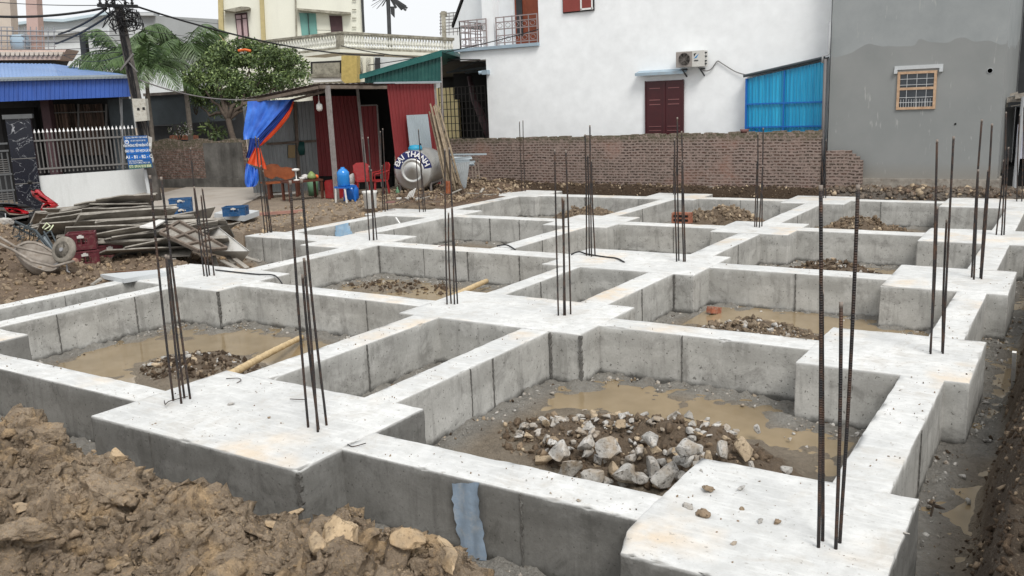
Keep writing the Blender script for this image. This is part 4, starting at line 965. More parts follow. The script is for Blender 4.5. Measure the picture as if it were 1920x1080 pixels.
# ---------------------------------------------------------------- grey building
GP = VPl((-6, 23.9), (-1, 23.9))
gb = empty('grey_building', (-3.6, 26, 0), 'bare grey cement-rendered building with one small wooden window at the right', 'building')
mb = MB(); mb.box(-5.63, -1.72, 23.9, 32, .33, 9); mb.build('wall', 'grey_plaster', gb)
mb = MB(); mb.box(-5.66, -1.66, 23.84, 31.9, -.3, .34); mb.build('footing', 'footing', gb)
wx0, wx1, wz0, wz1 = -4.02, -3.14, 2.03, 2.94
mb = MB(); fr = .06
mb.box(wx0, wx0+fr, 23.86, 23.92, wz0, wz1); mb.box(wx1-fr, wx1, 23.86, 23.92, wz0, wz1)
for z in (wz0, wz0+.47, wz1-fr): mb.box(wx0+fr, wx1-fr, 23.862, 23.92, z, z+fr)
wn = mb.build('window', 'wood_frame', gb)
mb = MB(); mb.box(wx0+.02, wx1-.02, 23.885, 23.895, wz0+.02, wz1-.02); mb.build('pane', 'glass_dark', wn)
mb = MB()
for z in (2.2, 2.32, 2.62, 2.76): mb.bar((wx0+fr, 23.875, z), (wx1-fr, 23.875, z), .012)
for x in (-3.8, -3.58, -3.36): mb.bar((x, 23.873, wz0+.05), (x, 23.873, wz1-.05), .010)
for k in range(12): mb.bar((wx0+.1+k*.06, 23.874, wz0+.06), (wx0+.1+k*.06, 23.874, wz0+.25), .008)
mb.build('window_bars', 'iron_light', wn)
mb = MB(); mb.box(-4.1, -3.02, 23.87, 23.9, 2.99, 3.08); mb.box(-4.1, -4.03, 23.82, 23.9, 2.90, 2.99); mb.box(-3.09, -3.02, 23.82, 23.9, 2.90, 2.99); mb.build('lintel', 'grey_light', gb)
mb = MB(); mb.lathe([(.062, 0), (.062, .02), (.055, .02), (.055, .0)], (-2.02, 23.905, 2.87), 16, M=RX); mb.lathe([(.054, .012), (.0, .012)], (-2.02, 23.9, 2.87), 16, 1, M=RX); mb.build('pipe_outlet', ['grey_light', 'hole_black'], gb)
mb = MB(); mb.lathe([(.025, 0), (.025, .012), (0, .012)], (-2.68, 23.9, 1.66), 8, M=RX); mb.build('hole', 'hole_black', gb)
# drain pipe in the gap
dp = empty('drain_pipe', (-5.76, 23.75, 0), 'grey drainpipe in the gap between the white house and the grey building', 'pipe')
mb = MB(); mb.tube([(-5.74, 23.8, 0), (-5.74, 23.8, 3.35)], .04, 8); mb.build('lower_pipe', 'cable_grey', dp, smooth=True)
mb = MB(); mb.tube([(-5.80, 23.78, 3.25), (-5.80, 23.78, 3.42), (-5.66, 23.82, 3.46), (-5.665, 23.84, 4.25)], .03, 8); mb.build('upper_pipe', 'pole_plastic', dp, smooth=True)
# open lean-to at the extreme right
lt = empty('lean_to', (-.6, 26, 0), 'dark open lean-to with rubble roof edge at the right border, beside the grey building', 'shed')
mb = MB(); mb.box(-1.69, 3, 28.2, 28.4, -.1, 5.2); mb.box(-1.66, 3, 24.8, 28.2, 2.0, 2.12); mb.build('wall', 'dark_grey', lt)
mb = MB(); mb.box(-1.64, 3, 24.85, 28.1, 0.1, .5); mb.box(-1.1, -.95, 25.2, 25.3, .5, 2.0); mb.build('back_wall', 'inside_shade', lt)
rs9 = random.Random(9); mb = MB()
for k in range(26):
    x = -1.6+rs9.random()*2.5; s = .05+rs9.random()*.08; mb.frame((x, 24.78+rs9.random()*.2, 2.05+rs9.random()*.28), (s*1.4, 0, .02), (0, s, 0), (0, .01, s*.6))
mb.build('roof_debris', 'footing', lt)
mb = MB(); rsx = []
for k in range(13):
    x = -1.42+k*.09; rsx.append(x)
V = []
for j in range(7):
    for k, x in enumerate(rsx): V.append((x, 24.7+.05*math.sin(k*1.5+j*.3), .75+j*.14+.03*math.sin(k*.9)*(j == 0)))
fs = [(j*13+k, j*13+k+1, (j+1)*13+k+1, (j+1)*13+k) for j in range(6) for k in range(12)]
mb.add(V+[(a, b+.006, c) for a, b, c in V], fs+[tuple(i+91 for i in reversed(f)) for f in fs]); mb.build('cloth', 'cloth_white', smooth=True); o = bpy.data.objects['cloth']; tag(o, 'white cloth hanging in the dark opening at the right border', 'cloth')
mb = MB(); mb.tube([(-1.35, 24.0, 0), (-1.30, 24.0, 2.25)], .05, 8); tag(mb.build('post', 'pole_plastic'), 'pale post standing at the corner of the grey building', 'post')
# ---------------------------------------------------------------- carport with the dark bay beside the white house
cp = empty('carport', (-19, 25, 0), 'dark open carport with steel roof trusses between red shed and white house', 'carport')
zc = 3.95
CPp = VPl((-20, 24.6), (-16, 24.6)); A = CPp.at(827, 100); B = CPp.at(913, 112)
mb = MB(); mb.prism([(A.x-.1, 24.7, 3.98), (-16.62, 24.7, 4.02), (-16.62, 31, 3.7), (-23.4, 31, 3.7)], (0, 0, .05)); mb.build('roof', 'dark_grey', cp)
mb = MB(); mb.box(-23.4, -16.62, 31, 31.1, -.1, 3.8); mb.box(-20.2, -16.62, 27.6, 27.7, 2.75, 3.7); mb.build('back_wall', 'inside_shade', cp)
yw = VPl((-22, 30.6), (-16, 30.6)); a = yw.at(824, 165); b = yw.at(872, 258)
mb = MB(); mb.box(a.x-1.5, b.x-.25, 30.6, 30.7, b.z-.5, a.z); mb.build('yellow_wall', 'cream_yellow', cp)
mb = MB(); g = VPl((-20, 24.9), (-16, 24.9)); p0 = g.at(822, 165); p1 = g.at(913, 255)
for k in range(13): x = p0.x+(p1.x-p0.x)*k/12; mb.bar((x, 24.9, 1.35), (x, 24.9, p0.z), .022)
for z in np.linspace(1.45, p0.z, 8): mb.bar((p0.x, 24.9, z), (p1.x, 24.9, z), .022)
mb.build('window_grille', 'frame_dark', cp)
mb = MB()
for k in range(5): y = 25+k*1.1; mb.bar((A.x-.1, y, 3.65), (-16.7, y, 3.75), .06); mb.bar((A.x, y, 3.65), (A.x+1.2, y, 3.95), .04); mb.bar((A.x+1.2, y, 3.95), (A.x+2.2, y, 3.7), .04)
mb.build('roof_truss', 'slate', cp)
mb = MB(); mb.tube([(-18.35, 26, 3.5), (-17.9, 25.6, 2.7), (-17.3, 25.3, 1.9), (-16.9, 25.1, 1.4)], [.08, .12, .16, .2], 8); tag(mb.build('tied_curtain', 'brown_door', smooth=True), 'dark brown curtain tied aside in the carport opening', 'curtain')

# ---------------------------------------------------------------- open metal shed
gz = .1
PA = G(480, 369, gz); PB = G(600, 358, gz); PC = G(735, 352, gz); POST = G(632, 375, gz)
sh = empty('metal_shed', ((PB.x+POST.x)/2, (PB.y+POST.y)/2, gz), 'open-fronted shed of rusty red and grey corrugated sheets on grey posts', 'shed')
w1 = VPl(PA, PB); w2 = VPl(PB, PC)
def sheet(mb, pl, px, pitch, amp, off=0., mi=None):   # px: bottom-left, bottom-right, top-left, top-right
    a, b, c, d = [pl.at(*p, off) for p in px]; mb.corrug(a, b, c, d, pitch, amp, pl.n, mi)
mb = MB(); sheet(mb, w1, [(476, 362), (600, 356), (455, 200), (588, 188)], .12, .02); mb.build('grey_wall', 'grey_sheet', sh)
mb = MB(); mb.prism([w1.at(482, 372, .03), w1.at(559, 364, .03), w1.at(559, 359, .03), w1.at(482, 366, .03)], w1.n*.02); mb.build('wall_base', 'plastic_white', sh)
mb = MB(); a, b = w1.at(500, 270, .05), w1.at(592, 264, .05); mb.bar(a, b, .07); a, b = w1.at(553, 190, .06), w1.at(562, 352, .06); mb.bar(a, b, .08); mb.build('wall_rail', 'timber_old', sh)
mb = MB(); sheet(mb, w2, [(598, 330), (700, 330), (586, 180), (672, 180)], .13, .025); mb.build('red_wall', 'red_sheet', sh)
mb = MB(); sheet(mb, w2, [(680, 331), (715, 330), (673, 198), (707, 197)], .12, .02, .25); dl = mb.build('door', 'red_sheet', sh)
mb = MB(); mb.bar(w2.at(707, 197, .3), w2.at(716, 350, .3), .05); mb.bar(w2.at(673, 198, .3), w2.at(707, 197, .3), .04); mb.build('door_frame', 'post_grey', dl)
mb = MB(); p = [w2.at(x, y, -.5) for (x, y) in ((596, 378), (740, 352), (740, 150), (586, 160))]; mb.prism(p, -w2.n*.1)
q1 = [w2.at(x, y, .02) for (x, y) in ((599, 372), (735, 356), (735, 331), (598, 331))]; mb.prism(q1, -w2.n*.05); mb.build('inner_wall', 'inside_shade', sh)
# front red panel beside the tank and green gable over it
PD = G(745, 362, gz); PE = G(826, 352, gz); w3 = VPl(PD, PE)
mb = MB(); sheet(mb, w3, [(747, 345), (826, 345), (725, 157), (813, 157)], .12, .02); mb.build('red_front_wall', 'red_sheet', sh)
mb = MB(); mb.bar(w3.at(812, 157, -.05), w3.at(826, 352, -.05), .12); mb.bar(w3.at(826, 97, .02), w3.at(833, 345, .02), .05); mb.build('corner_post', 'post_grey', sh)
gg = empty('green_gable', w3.at(760, 150), 'dark green corrugated gable and roof above the red shed wall', 'roof')
mb = MB(); a, b, c, d = w3.at(684, 155, .06), w3.at(826, 153, .06), w3.at(684, 146, .06), w3.at(826, 103, .06)
mb.corrug(a, b, c, d, .14, .022, w3.n); mb.build('gable_sheet', 'green_sheet', gg)
mb = MB(); a, b = w3.at(674, 143, .16), w3.at(828, 97, .16); e = Vector((-2.2, 4.2, .0)); mb.prism([a, b, b+e, a+e], (0, 0, .05)); a2 = w3.at(674, 149, .17); b2 = w3.at(828, 106, .17); mb.prism([a, b, b2, a2], w3.n*.02)
r1 = w3.at(826, 97, .16); r2 = D(852, 95, 29.5); r3 = D(862, 104, 30.5); mb.prism([r1, r2, r3, r3+Vector((-1, 2, -.3)), r1+e], (0, 0, .05)); mb.build('roof_sheet', 'green_roof', gg)
mb = MB(); mb.prism([w3.at(700, 157, .1), w3.at(826, 155, .1), w3.at(826, 152, .1), w3.at(700, 154, .1)], w3.n*.05); mb.build('lower_trim', 'zinc', gg)
# roof of the open part
mb = MB()
zr_ = 3.28
Fp = VPl(POST, (POST.x+.75, POST.y+1.7))
f0, f1 = G(597, 158, zr_-.02), None
ra = Vector((POST.x-.15, POST.y-.25, 3.27)); rb = w3.at(722, 157, .1); rc = PC+Vector((-1.2, .6, 3.15)); rd = D(452, 186, 25.5)
mb.corrug(rd, ra, rd+Vector((-1.0, 2.6, .02)), rc, .16, .02, (0, 0, 1), prof='sin'); mb.corrug(ra, rb, rc, rc+Vector((.6, 1.3, 0)), .16, .02, (0, 0, 1), prof='sin'); mb.build('roof', 'old_roof', sh)
mb = MB(); mb.bar(ra+Vector((0, .05, -.08)), rb+Vector((0, .05, -.1)), .09); mb.bar(rd+Vector((.05, .05, -.12)), ra+Vector((0, 0, -.1)), .08); mb.bar(rd+Vector((.3, .6, -.25)), ra+Vector((0, .3, -.2)), .06)
mb.bar(ra.lerp(rc, .3)-Vector((0, 0, .1)), rb.lerp(rc, .5)-Vector((0, 0, .1)), .06); mb.build('roof_beam', 'timber_old', sh)
mb = MB(); tp = Fp.at(604, 165); mb.bar(POST+Vector((0, 0, -.1)), Vector((POST.x-.02, POST.y, 3.22)), .105); mb.build('post', 'post_grey', sh)
mb = MB(); b_ = G(690, 362, gz); mb.bar(b_, b_+Vector((-.12, 0, 3.1)), .06); mb.build('post', 'post_grey', sh)
mb = MB(); p = D(598, 190, 24.5); mb.lathe([(.02, .0), (.03, -.05), (.085, -.09), (.09, -.2), (.06, -.26), (.0, -.27)], p, 12); mb.tube([p, p+Vector((0, 0, .3))], .008, 5)
tag(mb.build('lamp_bulb', 'plastic_white', smooth=True), 'unlit white lamp bulb hanging beside the front post of the shed', 'lamp')
# blue and orange tarpaulin hung at the left end
def drape(name, px_rows, depth_fn, mat, parent, wav=.06, seed=1, th=.01):
    rs = random.Random(seed); NR = len(px_rows); NC = 14; V = []
    for i, (L, R) in enumerate(px_rows):
        for j in range(NC+1):
            t = j/NC; x = L[0]+(R[0]-L[0])*t; y = L[1]+(R[1]-L[1])*t
            V.append(D(x, y, depth_fn(t, i/(NR-1))+wav*math.sin(j*1.9+i*.4+seed)+wav*.6*math.sin(i*1.7+j*.8)+rs.uniform(-.02, .02)))
    n = len(V); off = Vector(CF)*th
    fs = [(i*(NC+1)+j, i*(NC+1)+j+1, (i+1)*(NC+1)+j+1, (i+1)*(NC+1)+j) for i in range(NR-1) for j in range(NC)]
    mb = MB(); mb.add(V+[v+off for v in V], fs+[tuple(k+n for k in reversed(f)) for f in fs]); return mb.build(name, mat, parent, smooth=True)
tp_ = empty('tarpaulin', D(500, 300, 25.2), 'bright blue and orange tarpaulin hanging bunched at the left end of the shed', 'tarpaulin')
dz = lambda t, u: 25.2-.2*t
drape('blue_sheet', [((464, 190), (552, 186)), ((463, 205), (545, 200)), ((460, 220), (532, 217)), ((458, 235), (519, 233)), ((456, 250), (502, 247)), ((457, 262), (490, 258))], dz, 'tarp_blue', tp_, .05, 1)
drape('navy_fold', [((546, 186), (552, 186)), ((530, 204), (546, 200)), ((514, 222), (535, 218)), ((498, 240), (520, 236)), ((484, 256), (503, 256)), ((474, 268), (488, 272))], lambda t, u: 24.95, 'tarp_navy', tp_, .03, 2)
drape('orange_fold', [((549, 190), (552, 190)), ((543, 205), (549, 203)), ((530, 222), (541, 220)), ((515, 240), (527, 238)), ((498, 258), (508, 258)), ((484, 276), (492, 272))], lambda t, u: 24.85, 'tarp_orange', tp_, .02, 3)
drape('blue_bunch', [((468, 258), (486, 262)), ((467, 272), (485, 276)), ((464, 285), (482, 288)), ((461, 295), (478, 300))], lambda t, u: 24.95, 'tarp_navy', tp_, .05, 4)
drape('orange_bunch', [((478, 276), (488, 278)), ((472, 288), (492, 292)), ((466, 300), (498, 308)), ((464, 306), (500, 318))], lambda t, u: 24.85, 'tarp_orange', tp_, .06, 5)
drape('blue_end', [((462, 306), (484, 318)), ((460, 318), (486, 325)), ((459, 330), (486, 335)), ((459, 343), (482, 345)), ((462, 351), (478, 350))], lambda t, u: 24.9, 'tarp_blue', tp_, .08, 6)

# ---------------------------------------------------------------- things under and around the shed
def bench():
    b = G(532, 372, .12); t = empty('wooden_bench', b, 'carved reddish wooden bench with wavy back under the shed roof', 'bench')
    pl = VPl(G(492, 374, .12), G(575, 366, .12))
    out = [(497, 331), (494, 320), (500, 310), (509, 307), (520, 308), (527, 314), (538, 313), (548, 315), (552, 322), (553, 330), (546, 335), (535, 337), (527, 334), (518, 331), (510, 336)]
    mb = MB(); mb.prism([pl.at(*p, -.1) for p in out], -pl.n*.05); mb.build('backrest', 'wood_red', t)
    mb = MB(); a, b2 = pl.at(499, 346, .15), pl.at(560, 341, .15); mb.prism([a, b2, b2-pl.n*.5, a-pl.n*.5], (0, 0, .05)); mb.build('seat', 'wood_red', t)
    for (px, off) in ((503, .12), (556, .12), (508, -.25), (560, -.25)):
        q = pl.at(px, 350, off); mb = MB(); mb.tube([(q.x, q.y, .12), (q.x, q.y, q.z*.5+.1), (q.x, q.y, pl.at(530, 343, 0).z)], [.05, .035, .045], 8); mb.build('leg', 'wood_dark', t)
bench()
def table():
    c = G(573, 374, .12); t = empty('low_table', c, 'dark low table crowded with kettles and food bags beside the bench', 'table')
    pl = VPl(G(545, 377, .12), G(605, 371, .12)); z = pl.at(575, 337, 0).z
    a, b = pl.at(540, 336, .2), pl.at(606, 336, .2); a.z = b.z = z; mb = MB(); mb.prism([a, b, b-pl.n*.6, a-pl.n*.6], (0, 0, -.05)); mb.build('tabletop', 'wood_dark', t)
    for (s, o) in ((.04, .15), (.96, .15), (.04, -.35), (.96, -.35)):
        q = a.lerp(b, s)-pl.n*(.2-o); mb = MB(); mb.bar((q.x, q.y, .12), (q.x, q.y, z-.05), .06); mb.build('leg', 'wood_dark', t)
    def on(px, name, prof, mat, lab, cat, dy=0):
        p = a.lerp(b, (px-540)/66.)-pl.n*(.25+dy); mb = MB(); mb.lathe(prof, (p.x, p.y, z), 12); tag(mb.build(name, mat, smooth=True), lab, cat)
    on(562, 'fan', [(.09, 0), (.09, .02), (.015, .04), (.015, .25), (.10, .27), (.11, .32), (.02, .34)], 'plastic_white', 'small white fan-shaped lamp standing on the low table', 'table lamp')
    on(573, 'bowl', [(.05, 0), (.1, .08), (.09, .08), (.0, .02)], 'plastic_white', 'white bowl on the low table', 'bowl')
    on(581, 'food_bag', [(.05, 0), (.11, .04), (.09, .12), (.02, .15)], 'bag_pale', 'crumpled pale plastic bag on the low table', 'bag', .1)
    on(591, 'green_bag', [(.08, 0), (.14, .06), (.10, .14), (.03, .22)], 'leaf_young', 'light green plastic bag on the low table', 'bag')
    on(600, 'fruit', [(.03, 0), (.07, .05), (.05, .11), (.0, .12)], 'orange_fruit', 'orange fruit beside the green bag on the low table', 'fruit')
table()
def simple(name, prof, p, mat, lab, cat, n=16, group=None): mb = MB(); mb.lathe(prof, p, n); return tag(mb.build(name, mat, smooth=True), lab, cat, group)
p = G(588, 366, .12); simple('green_bucket', [(.14, 0), (.17, .5), (.15, .5), (.1, .05)], p, 'plastic_green', 'faded green bucket under the low table', 'bucket')
# stool with water cooler bottle
ws = empty('blue_stool', G(640, 380, .12), 'blue plastic stool with pale legs under the water bottle', 'stool'); b = G(640, 380, .12)
mb = MB(); mb.box(b.x-.2, b.x+.2, b.y-.02, b.y+.38, .50, .55); mb.build('seat', 'plastic_blue', ws)
for (dx, dy) in ((-.18, 0), (.18, 0), (-.18, .34), (.18, .34)): mb = MB(); mb.bar((b.x+dx*1.1, b.y+dy, .12), (b.x+dx*.9, b.y+dy, .5), .035); mb.build('leg', 'plastic_white' if dy == 0 else 'plastic_blue', ws)
simple('water_bottle', [(.15, 0), (.17, .02), (.165, .13), (.172, .15), (.165, .28), (.17, .36), (.1, .44), (.05, .47), (.05, .5)], (b.x-.02, b.y+.17, .555), 'water_blue', 'large blue water cooler bottle standing on the blue stool', 'bottle')
p = G(660, 375, .12); o = simple('blue_canister', [(.16, 0), (.2, .05), (.2, .3), (.14, .4), (.06, .42)], p, 'plastic_blue', 'round blue canister on the ground right of the blue stool', 'canister')
p = G(621, 372, .12); mb = MB(); mb.box(p.x-.22, p.x+.3, p.y, p.y+.3, .12, .58); mb.box(p.x-.2, p.x+.28, p.y+.02, p.y+.28, .58, .62); tag(mb.build('red_box', 'plastic_red'), 'red plastic box behind the front post of the shed', 'box')
p = G(662, 364, .12); simple('white_bucket', [(.16, 0), (.21, .3), (.2, .31), (.12, .3)], p, 'bag_pale', 'dirty white bucket full of bags against the red wall', 'bucket')
mb = MB(); mb.lathe([(.1, 0), (.16, .1), (.12, .24), (.03, .3)], (p.x, p.y+.05, .42), 10); tag(mb.build('bag', 'bag_pale', smooth=True), 'pale red-printed bag lying on the dirty white bucket', 'bag')
p = G(695, 390, .12); simple('tall_white_bucket', [(.15, 0), (.17, .36), (.19, .38), (.19, .43), (.0, .44)], p, 'plastic_white', 'tall white lidded bucket on the earth before the red chairs', 'bucket')
def chair(px, py, rz, lab):
    b = G(px, py, .12); t = empty('plastic_chair', b, lab, 'chair', 'red plastic chairs', rz)
    def P(mb, n): mb.v = [tuple(Vector(v)+b) for v in mb.v]; return mb.build(n, 'plastic_red', t)
    mb = MB(); mb.box(-.22, .22, -.22, .2, .40, .44); P(mb, 'seat')
    mb = MB(); mb.prism([(-.2, .2, .44), (.2, .2, .44), (.23, .26, .85), (.12, .27, .92), (-.12, .27, .92), (-.23, .26, .85)], (0, .03, 0)); P(mb, 'backrest')
    for sx in (-1, 1):
        for sy in (-1, 1): mb = MB(); mb.bar((sx*.23, sy*.22, 0), (sx*.19, sy*.18, .4), .045); P(mb, 'leg')
        mb = MB(); mb.tube([(sx*.23, -.2, .42), (sx*.24, -.2, .62), (sx*.24, .1, .66), (sx*.22, .24, .7)], .022, 6); P(mb, 'armrest')
    return t
chair(683, 366, .9, 'left one of the two red plastic chairs before the shed door')
chair(712, 366, -.5, 'right one of the two red plastic chairs, nearer the water tank')
mb = MB(); a = w2.at(707, 321, .9); p = G(718, 362, .12)
mb = MB(); c = w1.at(547, 285, .04); mb.prism([w1.at(540, 272, .05), w1.at(553, 272, .05), w1.at(553, 296, .05), w1.at(540, 296, .05)], w1.n*.03); tag(mb.build('cardboard_sign', 'cardboard'), 'blank brown cardboard sheet hung on the grey shed wall', 'board')
mb = MB()
for k in range(5): mb.tube([w1.at(563+k*1.4, 266, .1), w1.at(560+k*2.5, 280, .14), w1.at(563+k*1.6, 290, .1)], .03, 6)
tag(mb.build('hanging_hose', 'green_sheet', smooth=True), 'dark green coiled hose hanging on the middle post of the grey wall', 'hose')

# ---------------------------------------------------------------- steel water tank
def tank():
    az = math.radians(-21); ax = Vector((math.sin(az), math.cos(az), 0)); lf = Vector((math.cos(az), -math.sin(az), 0)); up = Vector((0, 0, 1))
    c = D(775, 320, 25.0); R = .60; L = 1.35
    t = empty('water_tank', (c.x, c.y, .1), 'horizontal stainless steel water tank lettered DAI THANH on a steel stand', 'water tank')
    M = Matrix((lf, up, -ax)).transposed()      # local x right, y up, z towards viewer
    mb = MB(); prof = [(.0, .10), (.22, .10), (.235, .085), (.27, .085), (.29, .10), (.33, .10), (.345, .08), (.5, .055), (.56, .02), (.575, -.03)]
    z = -.03
    for k in range(7):
        z1 = -.16-k*.165; prof += [(.575, z1+.03), (.59, z1+.015), (.575, z1)]
    prof += [(.575, -L), (.5, -L-.07), (.0, -L-.08)]
    mb.lathe(prof, c, 48, M=M); mb.build('body', 'steel', t, smooth=True)
    mb = MB(); n = 40   # navy band across the upper part of the head
    a0, a1 = math.radians(8), math.radians(172); vs = []
    for i in range(n+1):
        a = a0+(a1-a0)*i/n
        for (r, zz) in ((.352, .088), (.5, .064), (.566, .026)): vs.append(c+M @ Vector((r*math.cos(a), r*math.sin(a), zz)))
    fs = [(i*3+j, i*3+j+1, (i+1)*3+j+1, (i+1)*3+j) for i in range(n) for j in range(2)]; mb.add(vs, fs)
    for i in range(n):            # wraps a little way along the shell on the right
        pass
    vs = []
    for i in range(13):
        a = math.radians(8)+math.radians(52)*i/12
        for zz in (-.03, -.17): vs.append(c+M @ Vector((.582*math.cos(a), .582*math.sin(a), zz)))
    mb.build('band', 'tank_navy', t, smooth=True)
    mb = MB(); s = "ĐẠI THÀNH"; A = [150, 132, 117, 105, 93, 74, 55, 36, 18]
    A = [154, 137, 123, 112, 101, 83, 65, 45, 25]
    for ch, a in zip(s, A):
        if ch == ' ': continue
        a = math.radians(a); Mt = Matrix.Translation(c+M @ Vector((.462*math.cos(a), .462*math.sin(a), .088))) @ M.to_4x4() @ Matrix.Rotation(a-math.pi/2, 4, 'Z') @ Matrix.Rotation(-.16, 4, 'X')
        text_to(mb, ch, .215, Mt, 0, .006, .004)
    mb.build('lettering', 'tank_white', t)
    mb = MB(); ct = c+up*R+ax*.3; mb.lathe([(.2, -.04), (.2, .04), (.17, .06), (.17, .09), (.0, .11)], ct, 20); mb.build('lid', 'lid_cyan', t, smooth=True)
    ct = c+up*R+ax*.8; mb = MB(); mb.tube([ct, ct+Vector((0, 0, .12))], .03, 8); mb.build('inlet', 'moto_black', t)
    for (s1, s2) in ((-1, .1), (1, .1), (-1, .95), (1, .95)):
        q = c+lf*s1*.45+ax*(s2*L); mb = MB(); mb.bar((q.x, q.y, 0), (q.x, q.y, c.z-.28), .045); mb.build('leg', 'post_grey', t)
    mb = MB()
    for s1 in (-1, 1): mb = MB(); a = c+lf*s1*.45+ax*.13; b = c+lf*s1*.45+ax*1.28; a.z = b.z = c.z-.38; mb.bar(a, b, .045); mb.build('stand_rail', 'post_grey', t)
tank()
# leaning sheets, poles and odds and ends around the tank
mb = MB(); q = w3; a, b, c, d = q.at(776, 345, .42), q.at(818, 345, .42), q.at(762, 216, .14), q.at(802, 214, .14); mb.corrug(a, b, c, d, .085, .012, q.n)
tag(mb.build('zinc_sheet', 'zinc'), 'tall pale zinc sheet leaning behind the water tank against the red wall', 'metal sheet', 'zinc sheets')
mb = MB(); a, b, c, d = D(870, 354, 24.3), D(874, 352, 24.3), D(846, 308, 25.0), D(881, 303, 25.0); mb.corrug(a, b, c, d, .06, .018, -Vector(CF))
tag(mb.build('zinc_sheet', 'grey_sheet'), 'narrow tapering zinc sheet standing on the debris against the brick wall', 'metal sheet', 'zinc sheets')
mb = MB()
for (x0, y0, x1, y1, o) in ((845, 299, 882, 294, 0), (846, 305, 890, 303, .1), (840, 290, 912, 289, .2)): mb.bar(D(x0, y0, 25.2+o), D(x1, y1, 25.6+o), .05)
mb.prism([D(848, 294, 25.7), D(884, 294, 25.9), D(890, 310, 25.8), D(850, 312, 25.6)], -Vector(CF)*.03); tag(mb.build('sheet_stack', 'zinc'), 'stack of grey boards and sheets against the left end of the brick wall', 'boards')
mb = MB()
for k in range(3): mb.bar(D(883+k*6, 296, 25.9), D(887+k*6, 336, 25.6), .04)
for y in (300, 318, 334): mb.bar(D(881, y, 25.8), D(902, y-1, 25.8), .04)
tag(mb.build('wire_basket', 'timber_old'), 'dark wooden grating leaning on the brick wall beside the zinc sheets', 'grating')
for i in range(15):
    t0 = i/14; mb = MB(); x0 = 812+t0*14+random.uniform(-2, 2); x1 = 836+t0*26+random.uniform(-2, 3)
    P0 = D(x1, 345+random.uniform(-3, 12), 24.2+.4*random.random()); P1 = D(x0-6, 192+t0*10+random.uniform(-8, 22), 25.1+.3*random.random()); mb.tube([P0, P0.lerp(P1, .5)+Vector((.02, 0, -.03)), P1], [.035, .032, .024], 6)
    tag(mb.build('bamboo_pole', 'bamboo_old', smooth=True), 'weathered bamboo pole in the bundle leaning right of the water tank', 'bamboo pole', 'bundle of bamboo poles')
mb = MB()
for k in range(10): mb.tube([D(834+.8*math.sin(k), 340+2.4*k, 23.8), D(846+.6*math.sin(k), 341+2.4*k, 23.8)], .018, 5)
tag(mb.build('tie_rope', 'wood_red', smooth=True), 'reddish rope coil tied round the foot of the bamboo bundle', 'rope')
p = G(746, 368, .12); simple('green_bottle', [(.05, 0), (.055, .15), (.02, .22), (.02, .26)], p, 'plastic_green', 'green plastic bottle in front of the water tank', 'bottle')
mb = MB(); mb.bar(G(745, 372, .14), G(795, 372, .14), .1, .05); tag(mb.build('pale_plank', 'plastic_white'), 'pale plank lying before the water tank', 'plank')
mb = MB(); p = G(764, 369, .2)
for k in range(4): mb.bar(p+Vector((.06*k, 0, 0)), p+Vector((.06*k+.1, .02, .14+.03*k)), .03)
tag(mb.build('white_scrap', 'plastic_white'), 'twisted white scrap on the pale plank before the water tank', 'scrap')
rr_ = random.Random(4)
for i in range(26):
    x, y = rr_.uniform(745, 940), 0; y = 372-(x-745)*.09+rr_.uniform(0, 14)
    g0 = G(x, y, .2); a = rr_.uniform(0, 6.28); L = rr_.uniform(.15, .5); mb = MB(); q = Vector((math.cos(a)*L, math.sin(a)*L, rr_.uniform(-.05, .12))); mb.bar(g0, g0+q, rr_.uniform(.02, .07), .02)
    tag(mb.build('wood_scrap', 'timber_old' if i % 3 else 'form_board'), 'short wood scrap lying in the debris before the brick wall', 'wood scrap', 'wood scraps in the rear debris')
simple('round_lid', [(.12, 0), (.14, .02), (.1, .03), (.0, .03)], G(732, 380, .2), 'terracotta', 'round red-brown clay ring in the debris before the tank', 'ring')
# ---------------------------------------------------------------- road behind the plot
mb = MB(); P = [G(x, y, .115) for (x, y) in ((275, 377), (300, 352), (470, 348), (470, 378), (440, 392), (400, 408), (330, 404))]
P = [Vector((-24.0, 16.3, 0)), Vector((-30, 26, 0)), Vector((-20.4, 27, 0)), Vector((-21.2, 18.9, 0)), Vector((-19.9, 17.2, 0)), Vector((-17.2, 13.4, 0)), Vector((-17.6, 11.8, 0)), Vector((-22.3, 11.0, 0))]
for p in P: p.z = .14
mb.add(P+[p-Vector((0, 0, .1)) for p in P], [tuple(range(8))]+[(i, i+8, (i+1) % 8+8, (i+1) % 8) for i in range(8)]); tag(mb.build('road', 'road'), 'pale concrete lane', None, None, 'structure')
# low brick edging and pale slab border
mb = MB(); mb.bar(Vector((-17.4, 14.4, .13)), Vector((-16.3, 15.7, .13)), .1, .07)
tag(mb.build('brick_edging', 'form_red'), 'thin line of red brick edging in the earth by the blue crate', 'edging')
mb = MB(); a = G(402, 409, .15); b = G(458, 415, .15); mb.prism([a, b, b+Vector((-.5, .9, 0)), a+Vector((-.5, .9, 0))], (0, 0, .12)); tag(mb.build('kerb_block', 'grey_light'), 'pale concrete slab edge under the single blue crate', 'slab')

